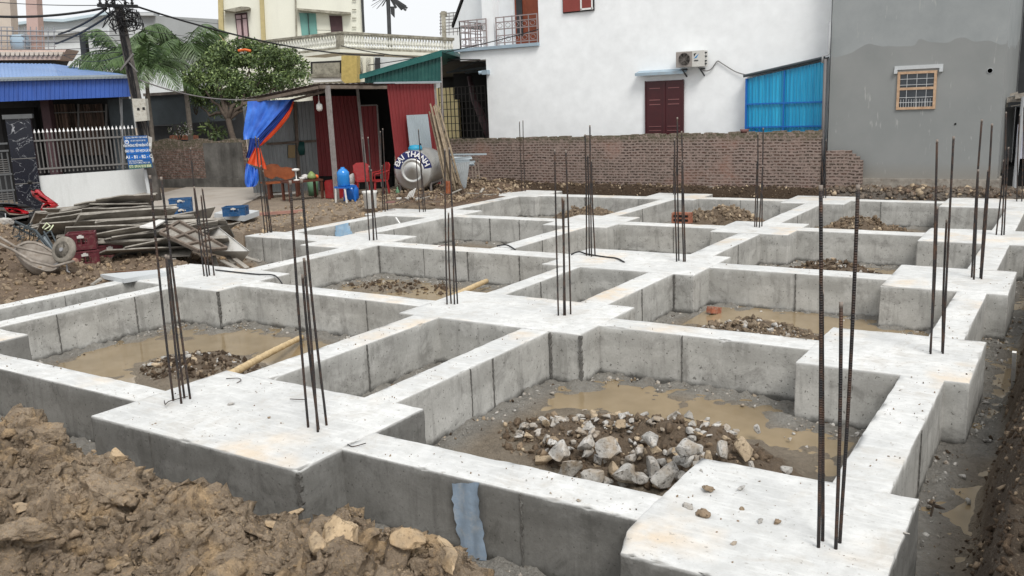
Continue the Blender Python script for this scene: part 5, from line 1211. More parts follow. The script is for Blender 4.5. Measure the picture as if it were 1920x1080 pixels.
# ---------------------------------------------------------------- rendered low wall with picket fence
F0 = G(75, 392, .1); F1 = G(274, 377, .1); FW = VPl(F0, F1)
lw = empty('low_wall', F0, 'low white rendered wall carrying the picket fence', 'wall')
a, b = FW.at(73, 332), FW.at(271, 315); mb = MB(); A0 = Vector((a.x, a.y, -.2)); B0 = Vector((b.x, b.y, -.2)); mb.prism([A0, B0, Vector((b.x, b.y, 1.06)), Vector((a.x, a.y, 1.04))], -FW.n*.15)
mb.build('wall', 'low_wall', lw)
pf = empty('picket_fence', F0+Vector((0, 0, 1)), 'grey steel picket fence with white spear tips on the low white wall', 'fence')
sa, sb_ = FW.s_of(a), FW.s_of(FW.at(258, 320)); NP = 26
for k in range(NP):
    s = sa-.05+(sb_-sa+.05)*k/(NP-1); q = FW.pt(s, 1.12, .02); mb = MB(); mb.bar(q, q+Vector((0, 0, 1.12)), .028); mb.lathe([(.02, 0), (.034, .02), (.0, .12)], q+Vector((0, 0, 1.12)), 6, 1); mb.build('picket', ['picket', 'white_tip'], pf)
mb = MB()
for z in (1.24, 2.03): mb.bar(FW.pt(sa-.1, z, .05), FW.pt(sb_+.15, z, .05), .045)
mb.build('rail', 'picket', pf)
# marble-clad gate pillar and gate
mp_ = empty('gate_pillar', G(55, 395, .1), 'glossy black marble gate pillar with white veins, left of the picket fence', 'pillar')
p = FW.at(70, 300); p2 = FW.at(22, 300); s0, s1 = FW.s_of(p2), FW.s_of(p)
mb = MB(); c0 = FW.pt(s0, 0, .12); c1 = FW.pt(s1-.02, 0, .12); zt = FW.at(50, 222).z
mb.prism([Vector((c0.x, c0.y, -.1)), Vector((c1.x, c1.y, -.1)), Vector((c1.x, c1.y, zt)), Vector((c0.x, c0.y, zt))], -FW.n*.55); mb.build('shaft', 'marble', mp_)
mb = MB(); e = FW.d*.06; mb.prism([Vector((c0.x, c0.y, zt))-e+FW.n*.05, Vector((c1.x, c1.y, zt))+e+FW.n*.05, Vector((c1.x, c1.y, zt+.12))+e+FW.n*.05, Vector((c0.x, c0.y, zt+.12))-e+FW.n*.05], -FW.n*.66); mb.build('cap', 'gate_iron', mp_)
mb = MB()
for z in (.85, 1.55): mb.prism([Vector((c0.x, c0.y, z))+FW.n*.006, Vector((c1.x, c1.y, z))+FW.n*.006, Vector((c1.x, c1.y, z+.02))+FW.n*.006, Vector((c0.x, c0.y, z+.02))+FW.n*.006], FW.n*.004)
mb.build('joint_line', 'picket', mp_)
gt = empty('iron_gate', FW.pt(s0-1.2, .1), 'dark iron gate with bars and panels at the far left', 'gate')
mb = MB()
for k in range(14): s = s0-.08-k*.14; mb.bar(FW.pt(s, .3, .1), FW.pt(s, 1.75, .1), .03)
for z in (.2, .7, 1.15, 1.8, 2.0): mb.bar(FW.pt(s0-2.2, z, .1), FW.pt(s0-.03, z, .1), .05)
mb.build('gate_frame', 'gate_iron', gt)
mb = MB()
for z in (.25, 1.2):
    mb = MB(); mb.bar(FW.pt(s0-.7, z-.02, .125), FW.pt(s0-.7, z+.4, .125), .02)
    for k in range(7): mb.bar(FW.pt(s0-1.3+.0*k, z+.06*k, .12), FW.pt(s0-.1, z+.06*k, .12), .018)
    mb.build('louvre_panel', 'picket', gt)
# ---------------------------------------------------------------- house with the blue sheet roof
FR = FW.pt(FW.s_of(F1)+.05, 0, -.5); dirF = Vector((-.80, -.60, 0)); BF = VPl((FR.x, FR.y), (FR.x+dirF.x, FR.y+dirF.y))
bh = empty('blue_roof_house', (FR.x-3, FR.y, .1), 'low dark porch house with blue corrugated fascia behind the picket fence', 'house')
a, b, c, d = BF.at(-60, 193), BF.at(248, 181), BF.at(-60, 150), BF.at(247, 144)
mb = MB(); mb.corrug(a, b, c, d, .13, .02, BF.n); mb.build('fascia', 'blue_fascia', bh)
mb = MB(); e = [BF.at(-60, 150, .12), BF.at(247, 143, .12)]; back = -BF.n*5
t0, t1, t2 = D(-60, 118, 36), D(100, 120, 36), D(225, 139, 31)
mb.corrug(e[0], BF.at(110, 146, .12), t0, t1, .15, .02, (0, 0, 1), prof='sin'); mb.corrug(BF.at(110, 146, .12), e[1], t1, t2, .15, .02, (0, 0, 1), prof='sin'); mb.build('roof', 'blue_roof', bh)
mb = MB(); e2 = [v-Vector((0, 0, .02)) for v in e]; n = 120
for k in range(n):
    q = e2[0].lerp(e2[1], (k+.5)/n); mb.frame(q+BF.n*.02, (e2[1]-e2[0])/n*.3, BF.n*.02, Vector((0, 0, .035)))
mb.bar(e2[0]+Vector((0, 0, .05)), e2[1]+Vector((0, 0, .05)), .05); mb.build('eave', 'zinc', bh)
mb = MB(); q0 = BF.pt(1.1, -.1, -2.2); q1 = BF.pt(10, -.1, -2.2); mb.prism([q0, q1, Vector((q1.x, q1.y, 3.6)), Vector((q0.x, q0.y, 3.6))], -BF.n*.2); mb.build('back_wall', 'dark_grey', bh)
mb = MB(); q0 = BF.pt(0, 3.25, -.05); q1 = BF.pt(10, 3.25, -.05); mb.prism([q0, q1, q1-BF.n*2.1, q0-BF.n*2.1+BF.d*1.1], (0, 0, .06)); mb.build('ceiling', 'inside_shade', bh)
mb = MB()
for (xa, xb) in ((95, 146), (150, 197)):
    a, b = BF.at(xa, 240, -1.9), BF.at(xb, 240, -1.9); zt, zb = BF.at(xa, 196, -1.9).z, BF.at(xa, 292, -1.9).z; n = 28
    for k in range(n): q = a.lerp(b, k/n); r = a.lerp(b, (k+1)/n); o = BF.n*(.05*math.sin(k*1.9)); o2 = BF.n*(.05*math.sin((k+1)*1.9)); mb.prism([Vector((q.x, q.y, zb))+o, Vector((r.x, r.y, zb))+o2, Vector((r.x, r.y, zt))+o2, Vector((q.x, q.y, zt))+o], -BF.n*.02)
mb.build('curtain', 'drape', bh)
mb = MB()
for xx in (148, 200): mb.bar(BF.at(xx, 292, -1.8), BF.at(xx-1, 195, -1.8), .05)
mb.bar(BF.at(95, 212, -1.8), BF.at(200, 209, -1.8), .035); mb.build('window_frame', 'picket', bh)
mb = MB(); a, b = BF.at(76, 200, -.9), BF.at(92, 200, -.9); mb.prism([Vector((a.x, a.y, 0)), Vector((b.x, b.y, 0)), Vector((b.x, b.y, 3.4)), Vector((a.x, a.y, 3.4))], -BF.n*.3); mb.build('column', 'brown_door', bh)
mb = MB(); a, b = BF.at(203, 200, -1.5), BF.at(246, 200, -1.5); mb.prism([Vector((a.x, a.y, .1)), Vector((b.x, b.y, .1)), Vector((b.x, b.y, 3.15)), Vector((a.x, a.y, 3.15))], -BF.n*.1); mb.build('side_panel', 'slate', bh)
mb = MB(); a, b = BF.at(5, 250, -1.2), BF.at(70, 250, -1.2); mb.prism([Vector((a.x, a.y, .1)), Vector((b.x, b.y, .1)), Vector((b.x, b.y, 3.0)), Vector((a.x, a.y, 3.0))], -BF.n*.3); mb.build('porch_wall', 'inside_shade', bh)
# ---------------------------------------------------------------- upper house at far left (pink columns, tiled eave)
def facade(depthA, depthB, xa=0, xb=1000, y=100):
    a = D(xa, y, depthA); b = D(xb, y, depthB); return VPl((a.x, a.y), (b.x, b.y))
def poly(mb, pl, pts, th, off=0., mi=None): mb.prism([pl.at(x, y, off) for (x, y) in pts], -pl.n*th, mi); return mb
U1 = facade(37, 38); uh = empty('pink_house', D(60, 140, 38), 'beige and pink upper storey with scalloped tile eave at the far left', 'house')
mb = MB(); poly(mb, U1, [(-60, 100), (-60, -60), (14, -60), (22, 60), (24, 100)], .6); mb.build('beige_column', 'beige_wall', uh)
mb = MB(); poly(mb, U1, [(46, -40), (66, -40), (74, 92), (52, 92)], .5, .3); mb.build('pink_column', 'pink_wall', uh)
mb = MB(); poly(mb, U1, [(-60, 93), (125, 92), (112, 112), (-60, 113)], 1.2, .8); mb.build('tile_eave', 'pink_tile', uh)
mb = MB()
for k in range(14): poly(mb, U1, [(-8+k*9, 97), (1+k*9, 97), (-.5+k*9, 104), (-3.5+k*9, 106), (-6.5+k*9, 104)], .1, .9)
mb.build('scallop_tile', 'beige_wall', uh)
mb = MB(); poly(mb, U1, [(-60, 112), (100, 111), (95, 121), (-60, 121)], 1.5, .5); mb.build('soffit', 'dark_grey', uh)
mb = MB(); pr = facade(36.5, 37.4)
for y in (50, 57, 66, 76, 86): mb.bar(pr.at(-40, y), pr.at(24 if y < 52 else 105, y+1), .035)
for k in range(12): mb.bar(pr.at(-20+k*11, 50), pr.at(-19+k*11, 93), .03)
mb.build('balcony_railing', 'iron_grey', uh)
mb = MB(); U2 = facade(48, 52); poly(mb, U2, [(-60, 44), (85, 38), (120, 33), (205, 22), (205, 140), (-60, 140)], 3); mb.build('wall', 'pale_wall', empty('pale_house', D(120, 90, 50), 'pale blue-trimmed house behind the tiled eave at the left', 'house'))
ph = [o for o in bpy.data.objects if o.name.startswith('pale_house')][0]
mb = MB(); poly(mb, U2, [(20, 43), (50, 39), (72, 34), (118, 36), (200, 22), (200, 27), (118, 41), (72, 39), (50, 44), (20, 48)], .6, .5); mb.build('roof_edge', 'pale_blue', ph)
mb = MB(); poly(mb, U2, [(70, 60), (165, 50), (165, 58), (70, 70)], .3, .4); poly(mb, U2, [(160, 60), (200, 56), (200, 125), (160, 130)], .1, .3); mb.build('upper_band', 'grey_light', ph)
mb = MB(); cpd = facade(33, 33); poly(mb, cpd, [(148, 63), (158, 62), (167, 135), (155, 135)], .25); tag(mb.build('dark_chimney', 'dark_grey'), 'dark square flue rising behind the blue roof', 'flue')
# tank and clutter on that balcony
mb = MB(); q = U1.at(40, 80, .2); mb.lathe([(.0, -.35), (.4, -.33), (.42, 0), (.4, .3), (.0, .34)], q, 14); tag(mb.build('balcony_drum', 'ledge_blue', smooth=True), 'round blue-grey drum on the balcony above the blue roof', 'drum')
# ---------------------------------------------------------------- big plain grey building
U3 = facade(62, 66); gbl = empty('grey_gable_building', D(330, 100, 63), 'large windowless grey building behind the palms', 'building')
mb = MB(); poly(mb, U3, [(203, 24), (288, 22), (288, 29), (408, 36), (408, 70), (408, 240), (203, 240)], 1.5); mb.build('wall', 'grey_render', gbl)
mb = MB(); poly(mb, U3, [(255, 24), (288, 24), (288, 29), (255, 29)], 1, .5); poly(mb, U3, [(203, 52), (268, 49), (268, 130), (203, 135)], .4, .4); mb.build('side_wall', 'grey_light', gbl)
mb = MB(); U4 = facade(44, 46); poly(mb, U4, [(262, 130), (360, 132), (360, 200), (262, 200)], 2); tag(mb.build('white_shed', 'pale_wall'), 'low pale wall between the palm trunks', 'wall')
# ---------------------------------------------------------------- cream house with balustrade
C1 = facade(46.5, 47.5, 400, 700, 60); ch = empty('cream_house', D(550, 120, 47), 'cream three-storey house with balustraded balcony behind the trees', 'house')
mb = MB(); poly(mb, C1, [(408, -60), (680, -60), (682, 70), (700, 240), (420, 240)], .9); mb.build('wall', 'cream', ch)
mb = MB(); poly(mb, C1, [(407, -60), (416, -60), (420, 100), (411, 100)], .3, .2); poly(mb, C1, [(484, -60), (491, -60), (498, 80), (490, 80)], .3, .2); mb.build('pilaster', 'ochre', ch)
mb = MB(); poly(mb, C1, [(418, 19), (452, 12), (467, 13), (467, 17), (440, 22), (432, 21)], .7, .6); poly(mb, C1, [(555, 15), (657, 23), (657, 26), (640, 27), (560, 19)], .7, .6); mb.build('window_hood', 'weathered', ch)
mb = MB(); poly(mb, C1, [(440, 26), (463, 23), (468, 76), (446, 77)], .1, .06); wn = mb.build('window', 'brown_door', ch)
mb = MB(); poly(mb, C1, [(443, 38), (451, 37), (454, 74), (447, 75)], .02, .09); poly(mb, C1, [(455, 36), (462, 35), (465, 74), (458, 74)], .02, .09); poly(mb, C1, [(442, 29), (451, 28), (452, 35), (443, 36)], .02, .09); poly(mb, C1, [(454, 28), (461, 27), (462, 33), (455, 34)], .02, .09); mb.build('pane', 'curtain', wn)
mb = MB(); poly(mb, C1, [(561, 24), (592, 25), (595, 64), (566, 68)], .08, .05); sw = mb.build('shutter', 'teal', ch)
mb = MB(); mb.bar(C1.at(577, 25, .09), C1.at(580, 66, .09), .04); mb.build('shutter_seam', 'dark_grey', sw)
mb = MB(); poly(mb, C1, [(617, 29), (641, 30), (643, 60), (621, 62)], .08, .05); mb.build('door', 'brown_door', ch)
mb = MB(); mb.bar(C1.at(553, -40, .1), C1.at(556, 70, .1), .08); mb.build('downpipe', 'weathered', ch); mb = MB(); mb.bar(C1.at(677, -40, .15), C1.at(682, 60, .15), .13); mb.build('downpipe', 'dark_grey', ch)
mb = MB()
for y in (0, 18, 34, 51): mb.bar(C1.at(660, y, .1), C1.at(668, y, .1), .05)
mb.build('rungs', 'weathered', ch)
CL = facade(43, 40.5, 500, 640, 70); kA = CL.at(637, 70); q2 = D(852, 90, 44.5); CRt = VPl((kA.x, kA.y), (q2.x, q2.y))
def band(name, mat, l, r, th, off=0., corner=True):
    mb = MB(); poly(mb, CL, l, th, off); poly(mb, CRt, r, th, off); return mb.build(name, mat, ch)
band('top_rail', 'weathered', [(480, 77), (637, 58.5), (637, 62.5), (480, 81)], [(637, 58.5), (852, 71), (852, 76), (637, 62.5)], .35, .1)
band('bottom_rail', 'weathered', [(555, 97), (637, 88), (637, 92), (565, 100)], [(637, 88), (852, 97), (852, 101), (637, 92)], .35, .1)
band('balcony_slab', 'cream', [(560, 101), (637, 92), (637, 98), (565, 107)], [(637, 92), (852, 101), (852, 107), (637, 98)], 1.6, .3)
mb = MB(); nb = 0
prof = [(.5, 0), (.5, .1), (.22, .18), (.5, .42), (.35, .65), (.2, .82), (.5, .9), (.5, 1)]
def balu(pl, x, yt, yb):
    b = pl.at(x, yb, -.05); t = pl.at(x, yt, -.05); h = t.z-b.z; mb.lathe([(r*.17, z*h) for r, z in prof], b, 6)
for k in range(31): x = 478+k*5.1; y = 58.5+(637-x)*.118; balu(CL, x, y+4, y+29.5)
for k in range(40): x = 641+k*5.3; y = 58.5+(x-637)*.058; balu(CRt, x, y+4, y+29-(x-637)*.014)
mb.build('balusters', 'baluster', ch)
mb = MB(); poly(mb, CL, [(630, 62), (637, 62), (637, 90), (630, 90)], .35, .05); poly(mb, CRt, [(637, 62), (645, 62), (645, 90), (637, 90)], .35, .05); mb.build('corner_post', 'weathered', ch)
LW = facade(45, 44, 560, 860, 120)
mb = MB(); poly(mb, LW, [(560, 100), (700, 100), (700, 260), (560, 260)], 2, -.8); mb.build('lower_wall', 'cream', ch)
mb = MB(); poly(mb, LW, [(640, 104), (669, 104), (669, 156), (647, 156), (640, 150)], .6, .2); mb.build('tiled_pier', 'yellow_tile', ch)
mb = MB(); poly(mb, LW, [(582, 116), (640, 113), (640, 141), (583, 142)], .2, -.5); fw_ = mb.build('window', 'frame_dark', ch)
mb = MB(); poly(mb, LW, [(586, 119), (637, 117), (637, 138), (586, 139)], .05, -.45); mb.build('pane', 'weathered', fw_)
mb = MB(); poly(mb, LW, [(578, 139), (646, 137), (646, 144), (578, 145)], .5, .1); mb.build('sill', 'weathered', ch)
mb = MB(); poly(mb, LW, [(578, 147), (646, 144), (646, 152), (578, 155)], .4, .0); mb.build('ledge', 'white_trim', ch)
mb = MB(); poly(mb, LW, [(670, 104), (860, 106), (860, 200), (670, 200)], 1, -1.0); mb.build('side_wing', 'pale_wall', ch)
mb = MB()
for x in (672, 686, 703): poly(mb, LW, [(x, 108), (x+9, 108), (x+9, 140), (x, 140)], .1, -.8)
mb.build('shutter', 'dark_grey', ch)
mb = MB(); cgl = facade(40, 41); poly(mb, cgl, [(413, 150), (452, 150), (458, 262), (416, 262)], .5); tag(mb.build('cream_side_wall', 'cream'), 'cream wall seen between the broad tree and the tarpaulin', 'wall')
mb = MB(); poly(mb, cgl, [(430, 190), (438, 190), (441, 262), (433, 262)], .2, .3); tag(mb.build('ochre_column', 'ochre'), 'ochre column against the cream wall under the broad tree', 'column')
# distant things over the carport
m = MB(); fd = facade(70, 70); poly(m, fd, [(826, 25), (850, 22), (862, 30), (862, 100), (826, 100)], 3); tag(m.build('far_building', 'pale_wall'), 'pale far building beside the balcony of the white house', 'building')
fp = empty('far_pole', D(833, 70, 60), 'distant concrete pole with a wire rack beside the white house gable', 'utility pole'); mb = MB(); mb.bar(D(834, 90, 60), D(831, 22, 60), .28); mb.bar(D(826, 28, 60), D(838, 26, 60), .3); mb.build('pole', 'weathered', fp)
mb = MB()
for k in range(7): mb.bar(D(824, 26+k*6, 60), D(860, 23+k*6, 60), .05)
for k in range(5): mb.bar(D(826+k*8, 24, 60), D(826+k*8, 66, 60), .04)
mb.build('wire_rack', 'cable_grey', fp)

# ---------------------------------------------------------------- old boundary wall, slate awning, plants
OA = G(276, 351, .12); OB = G(462, 352, .12); OW = VPl(OA, OB)
mb = MB(); rs = random.Random(8); sA, sB = OW.s_of(OA), OW.s_of(OB); n = 22
for k in range(n):
    s = sA+(sB-sA)*k/n; s2 = sA+(sB-sA)*(k+1)/n; zt = OW.at(276+(462-276)*k/n, 263+3*math.sin(k*.9)).z
    a, b = OW.pt(s, 0), OW.pt(s2, 0); mb.prism([Vector((a.x, a.y, -.2)), Vector((b.x, b.y, -.2)), Vector((b.x, b.y, zt)), Vector((a.x, a.y, zt))], -OW.n*.22, 0)
tag(mb.build('old_wall', ['old_brick']), 'grimy old brick and plaster boundary wall behind the utility pole', 'wall')
mb = MB(); s3 = OW.s_of(OW.at(384, 300)); a, b = OW.pt(s3, 0, .02), OW.pt(sB, 0, .02); z2 = OW.at(400, 268).z; mb.prism([Vector((a.x, a.y, -.1)), Vector((b.x, b.y, -.1)), Vector((b.x, b.y, z2)), Vector((a.x, a.y, z2))], -OW.n*.03)
mb.prism([Vector((OA.x, OA.y, -.1))+OW.n*.02, Vector((b.x, b.y, -.1))+OW.n*.05, Vector((b.x, b.y, .45))+OW.n*.05, Vector((OA.x, OA.y, .4))+OW.n*.02], -OW.n*.04)
tag(mb.build('plaster_patch', 'old_plaster'), 'stained grey plaster on the right half of the old boundary wall', 'plaster')
SA = VPl(*[(v.x, v.y) for v in (D(276, 200, 38), D(450, 200, 37))])
sl = empty('slate_awning', D(350, 200, 37), 'dark blue-grey sheet awning above the old boundary wall', 'awning')
mb = MB(); poly(mb, SA, [(272, 178), (440, 172), (440, 225), (272, 236)], .06); mb.build('sheet', 'slate', sl)
mb = MB(); mb.bar(SA.at(270, 178, .1), SA.at(420, 169, .1), .12); mb.build('edge', 'old_roof', sl)
mb = MB(); poly(mb, SA, [(272, 200), (455, 200), (455, 300), (272, 300)], .3, -1.8); poly(mb, SA, [(276, 236), (320, 236), (320, 262), (276, 262)], .2, -.4); mb.build('dark_wall', 'dark_grey', sl)
mb = MB(); poly(mb, SA, [(318, 254), (362, 254), (362, 262), (318, 262)], .4, .4); tag(mb.build('planter', 'red_brick'), 'red planter trough on the old boundary wall', 'planter')

# ---------------------------------------------------------------- vegetation
def leaves(name, centres, n, size, mats, parent, seed, spread, elong=2.2):
    rs = np.random.RandomState(seed); C = np.array([c[:3] for c in centres]); R = np.array([c[3] for c in centres])
    w = R**2.2; idx = rs.choice(len(C), n, p=w/w.sum()); d = rs.normal(size=(n, 3)); d /= np.linalg.norm(d, axis=1)[:, None]
    rad = R[idx]*rs.uniform(.35, 1.08, n)**.6; P = C[idx]+d*rad[:, None]*np.array([1, 1, .75])
    k = fbm(P*1.1+seed, 3); keep = k > -.18; P, idx, d = P[keep], idx[keep], d[keep]; n = len(P)
    up = rs.normal(size=(n, 3))*.7+d*.5+np.array([0, 0, -.25]); up /= np.linalg.norm(up, axis=1)[:, None]
    nn = rs.normal(size=(n, 3)); sd = np.cross(up, nn); sd /= np.linalg.norm(sd, axis=1)[:, None]; nr = np.cross(up, sd)
    s = size*rs.uniform(.6, 1.3, n)[:, None]
    V = np.stack([P, P+up*s*.5+sd*s*.5/elong+nr*s*.08, P+up*s, P+up*s*.5-sd*s*.5/elong+nr*s*.08], 1).reshape(-1, 3)
    F = np.arange(4*n).reshape(-1, 4); mi = (rs.rand(n) < .22).astype(int)
    return npobj(name, V, F, mats, parent, smooth=False, mi=mi)
def limb(mb, a, b, r0, r1, seed, seg=6, j=.08):
    rs = random.Random(seed); P = []; R = []
    for k in range(seg+1):
        t = k/seg; q = Vector(a).lerp(Vector(b), t)
        if 0 < k < seg: q += Vector((rs.uniform(-j, j), rs.uniform(-j, j), rs.uniform(-j, j)))
        P.append(q); R.append(r0+(r1-r0)*t)
    mb.tube(P, R, 7)
DT = 32.5
tb = D(455, 300, 30); tb.z = .1
tr = empty('broad_tree', tb, 'broad leafy green tree with leaning trunk behind the tarpaulin', 'tree')
mb = MB(); fork = D(428, 225, 31.5); limb(mb, tb, fork, .12, .1, 1, 5, .05); ends = [(385, 170), (415, 150), (450, 140), (490, 150), (530, 160), (470, 120), (400, 120), (375, 200)]
for i, (x, y) in enumerate(ends): limb(mb, fork, D(x, y, DT+.3*((i % 3)-1)), .08, .02, 10+i, 5, .15)
mb.build('trunk', 'bark', tr, smooth=True)
cl = []
for (x, y, r, dd) in [(380, 165, .75, 0), (395, 125, .75, .3), (420, 105, .75, -.3), (455, 98, .8, .2), (490, 100, .8, -.2), (525, 108, .75, .3), (552, 125, .65, 0), (560, 150, .6, -.2), (535, 165, .7, .2), (500, 160, .8, -.3), (460, 150, .9, .4), (420, 155, .9, -.4), (400, 185, .7, .2), (445, 185, .65, -.2), (485, 180, .6, .2), (365, 145, .5, -.3), (410, 210, .4, .1), (440, 125, .9, .5), (510, 130, .9, .5), (370, 185, .4, 0), (545, 100, .4, .4), (470, 82, .4, .2), (415, 86, .35, .3), (446, 80, .3, -.2)]:
    p = D(462+(x-462)*.97, 143+(y-143)*.95, DT+dd*1.6); cl.append((p.x, p.y, p.z, r*.86))
leaves('crown', cl, 30000, .13, ['leaf_green', 'leaf_young'], tr, 3, 1)
mb = MB(); p = D(447, 95, 31.6); mb.tube([p, p+Vector((.25, .1, .02)), p+Vector((.42, .2, -.03))], .05, 6); tag(mb.build('orange_ribbon', 'orange_fruit'), 'orange ribbon caught near the top of the broad tree', 'ribbon')
def palm(px, py, dist, base_px, fr, L, lab, seed, r=.09):
    crown = D(px, py, dist); bp = D(*base_px, dist); bp.z = .1; t = empty('palm_tree', bp, lab, 'palm', 'palm trees'); mb = MB()
    n = 10; P = [bp.lerp(crown, k/n)+Vector((.12*math.sin(k*.5), 0, 0)) for k in range(n+1)]; P[-1] = crown; mb.tube(P, [r*(1.25-.4*k/n) for k in range(n+1)], 8); mb.build('trunk', 'palm_trunk', t, smooth=True)
    rs = random.Random(seed); mb = MB()
    for i in range(fr):
        a = 2*math.pi*i/fr+rs.uniform(-.25, .25); el = rs.uniform(.1, 1.15); l = L*rs.uniform(.8, 1.1); dr = Vector((math.cos(a), math.sin(a), 0)); P = []
        for k in range(11):
            s = k/10; P.append(crown+dr*(l*s*math.cos(el)*(1-.12*s))+Vector((0, 0, l*(s*math.sin(el)-.62*s*s*(1.15-el*.35)))))
        mb.tube(P, [.03*(1-.8*k/10) for k in range(11)], 4)
        for k in range(1, 36):
            s = k/36; j = min(9, int(s*10)); q = P[j].lerp(P[j+1], s*10-j); tg = (P[j+1]-P[j]).normalized(); sd = tg.cross(Vector((0, 0, 1))).normalized(); ll = .78*math.sin(math.pi*(s*.85+.12))*l/2.0
            for sg in (-1, 1):
                dn = (sd*sg*.8+tg*.55+Vector((0, 0, -.45-rs.random()*.6))).normalized(); w = tg*.024; e = q+dn*ll; mid = q+dn*ll*.5+Vector((0, 0, .03))
                mb.add([q-w*.5, q+w*.5, mid+w, e, mid-w], [(0, 1, 2, 3, 4)])
    mb.build('crown', 'palm_leaf', t)
palm(228, 102, 33, (262, 375), 14, 2.5, 'feathery palm crown directly behind the utility pole', 3)
palm(278, 124, 32, (288, 375), 14, 2.3, 'palm with slender bare trunk just right of the utility pole', 4, .075)
palm(345, 92, 36, (362, 370), 17, 3.0, 'palm with arching fronds left of the broad tree', 5)
tp2 = empty('tall_palm', D(731, 62, 75), 'far thin palm trunk rising above the balustrade', 'palm'); mb = MB(); mb.tube([D(731, 90, 75), D(729, 30, 75), D(726, -30, 75)], .17, 6); mb.build('trunk', 'dark_grey', tp2)
mb = MB(); rs = random.Random(2); c = D(727, -8, 75)
for i in range(16):
    a = i/16*6.28; e = c+Vector(CR)*math.cos(a)*1.5+Vector((0, 0, -.4-.7*rs.random()+math.sin(a)*.4)); w = Vector((.1, .1, .1)); mb.prism([c, c+w, e+w, e], (0, .05, 0))
e = D(732, 12, 75); mb.prism([e, e+Vector(CR)*.3, e+Vector(CR)*.25-Vector((0, 0, .9)), e-Vector((0, 0, .6))], (0, .1, 0)); mb.build('crown', 'dark_grey', tp2)
def shrub(px, py, dist, r, n, lab, size=.14, seed=1, mats=('leaf_green', 'leaf_young')):
    p = D(px, py, dist); t = empty('shrub', p, lab, 'plant', 'plants on the old wall'); mb = MB()
    for k in range(5): limb(mb, p-Vector((0, 0, r)), p+Vector((math.cos(k*1.3)*r*.7, math.sin(k)*r*.5, r*.4)), .02, .008, k, 4, .04)
    mb.build('stem', 'bark', t); leaves('foliage', [(p.x, p.y, p.z, r), (p.x+r, p.y, p.z-.1*r, r*.7)], n, size, list(mats), t, seed, 1, 3.)
shrub(335, 243, 33.5, .42, 260, 'flowering plant with pale blossoms on the old wall', .1, 4, ('leaf_green', 'bag_pale'))
shrub(398, 245, 33, .36, 110, 'spiky-leaved plant on the old wall left of the broad tree trunk', .28, 6)
shrub(366, 200, 33, .3, 60, 'thin bare shrub in front of the slate awning', .1, 8)

# ---------------------------------------------------------------- utility pole, boxes, sign, cables
UB = G(293, 378, .1); v = VPl((UB.x, UB.y), (UB.x+CR[0], UB.y+CR[1])); UT = v.at(222, 10)
up_ = empty('utility_pole', UB, 'old dark concrete utility pole tangled with cables, leaning left', 'utility pole')
mb = MB(); ax = (UT-UB)
NP_ = [UB+ax*(k/12) for k in range(13)]; mb.tube(NP_, [.17-.05*k/12 for k in range(13)], 10); mb.build('pole', 'pole_concrete', up_, smooth=True)
mb = MB(); r1 = v.at(183, 10, .15); r2 = v.at(258, 12, .1); mb.bar(r1, r2, .09)
for x in (188, 200, 212, 235, 248): q = v.at(x, 8, .15); mb.lathe([(.035, 0), (.05, .04), (.02, .07), (.045, .1), (.0, .13)], q, 6)
mb.bar(v.at(216, 10), v.at(213, -14), .03); mb.build('crossarm', 'cable', up_)
mb = MB(); rs = random.Random(6)
for k in range(34):
    c = v.at(222+rs.uniform(-14, 34), rs.uniform(14, 52), rs.uniform(.1, .3)); w = rs.uniform(.08, .35); P = []
    for i in range(9):
        a = i/8*rs.uniform(3, 7)+k; P.append(c+Vector(CR)*w*math.cos(a)+Vector((0, 0, w*.9*math.sin(a)))+v.n*rs.uniform(0, .1))
    mb.tube(P, rs.uniform(.008, .018), 4)
for k in range(10):
    P = [v.at(222+j*7.2+rs.uniform(-5, 5), 20+j*38, .17+rs.uniform(0, .06)) for j in range(8)]; mb.tube(P, rs.uniform(.009, .02), 4)
for k in range(7): P = [v.at(250+k*2, 185+8*k/7, .22), v.at(256+k*3+rs.uniform(-3, 3), 225, .25), v.at(262+k*3+rs.uniform(-6, 6), 262, .2)]; mb.tube(P, .012, 4)
mb.build('cable_tangle', 'cable', up_)
mb = MB(); mb.bar(v.at(226, 132, .25), v.at(250, 101, .3), .05); mb.bar(v.at(240, 115, .25), v.at(258, 135, .25), .03); mb.build('strut', 'picket', up_)
mbx = empty('meter_box', v.at(262, 226, .3), 'pale rectangular electricity meter box strapped to the leaning pole', 'meter box')
mb = MB(); poly(mb, v, [(247, 185), (272, 185), (276, 226), (253, 228)], .2, .42); mb.build('case', 'meter_box', mbx)
mb = MB(); poly(mb, v, [(257, 202), (261, 202), (262, 207), (257, 207)], .02, .43); poly(mb, v, [(267, 201), (271, 201), (272, 206), (267, 206)], .02, .43); mb.build('meter_window', 'moto_black', mbx)
# thin pale mast left of the pole
mb = MB(); g0 = G(232, 372, .1); mv = VPl((g0.x, g0.y), (g0.x+CR[0], g0.y+CR[1])); mb.tube([g0, mv.at(226, 143)], .035, 8); tag(mb.build('thin_mast', 'pole_plastic', smooth=True), 'thin pale metal mast in front of the picket fence', 'mast')
mb = MB(); mb.tube([mv.at(222, 150, .05), mv.at(226, 210, .05), mv.at(231, 240, .02)], .02, 6); tag(mb.build('leaning_rod', 'pole_plastic', smooth=True), 'thin rod leaning on the pale mast', 'rod')
mb = MB(); a = v.at(272, 318, .15); b = v.at(283, 372, .15); mb.bar(Vector((b.x, b.y, .1)), a, .09); tag(mb.build('stub_post', 'grey_light'), 'short pale post below the blue sign', 'post')
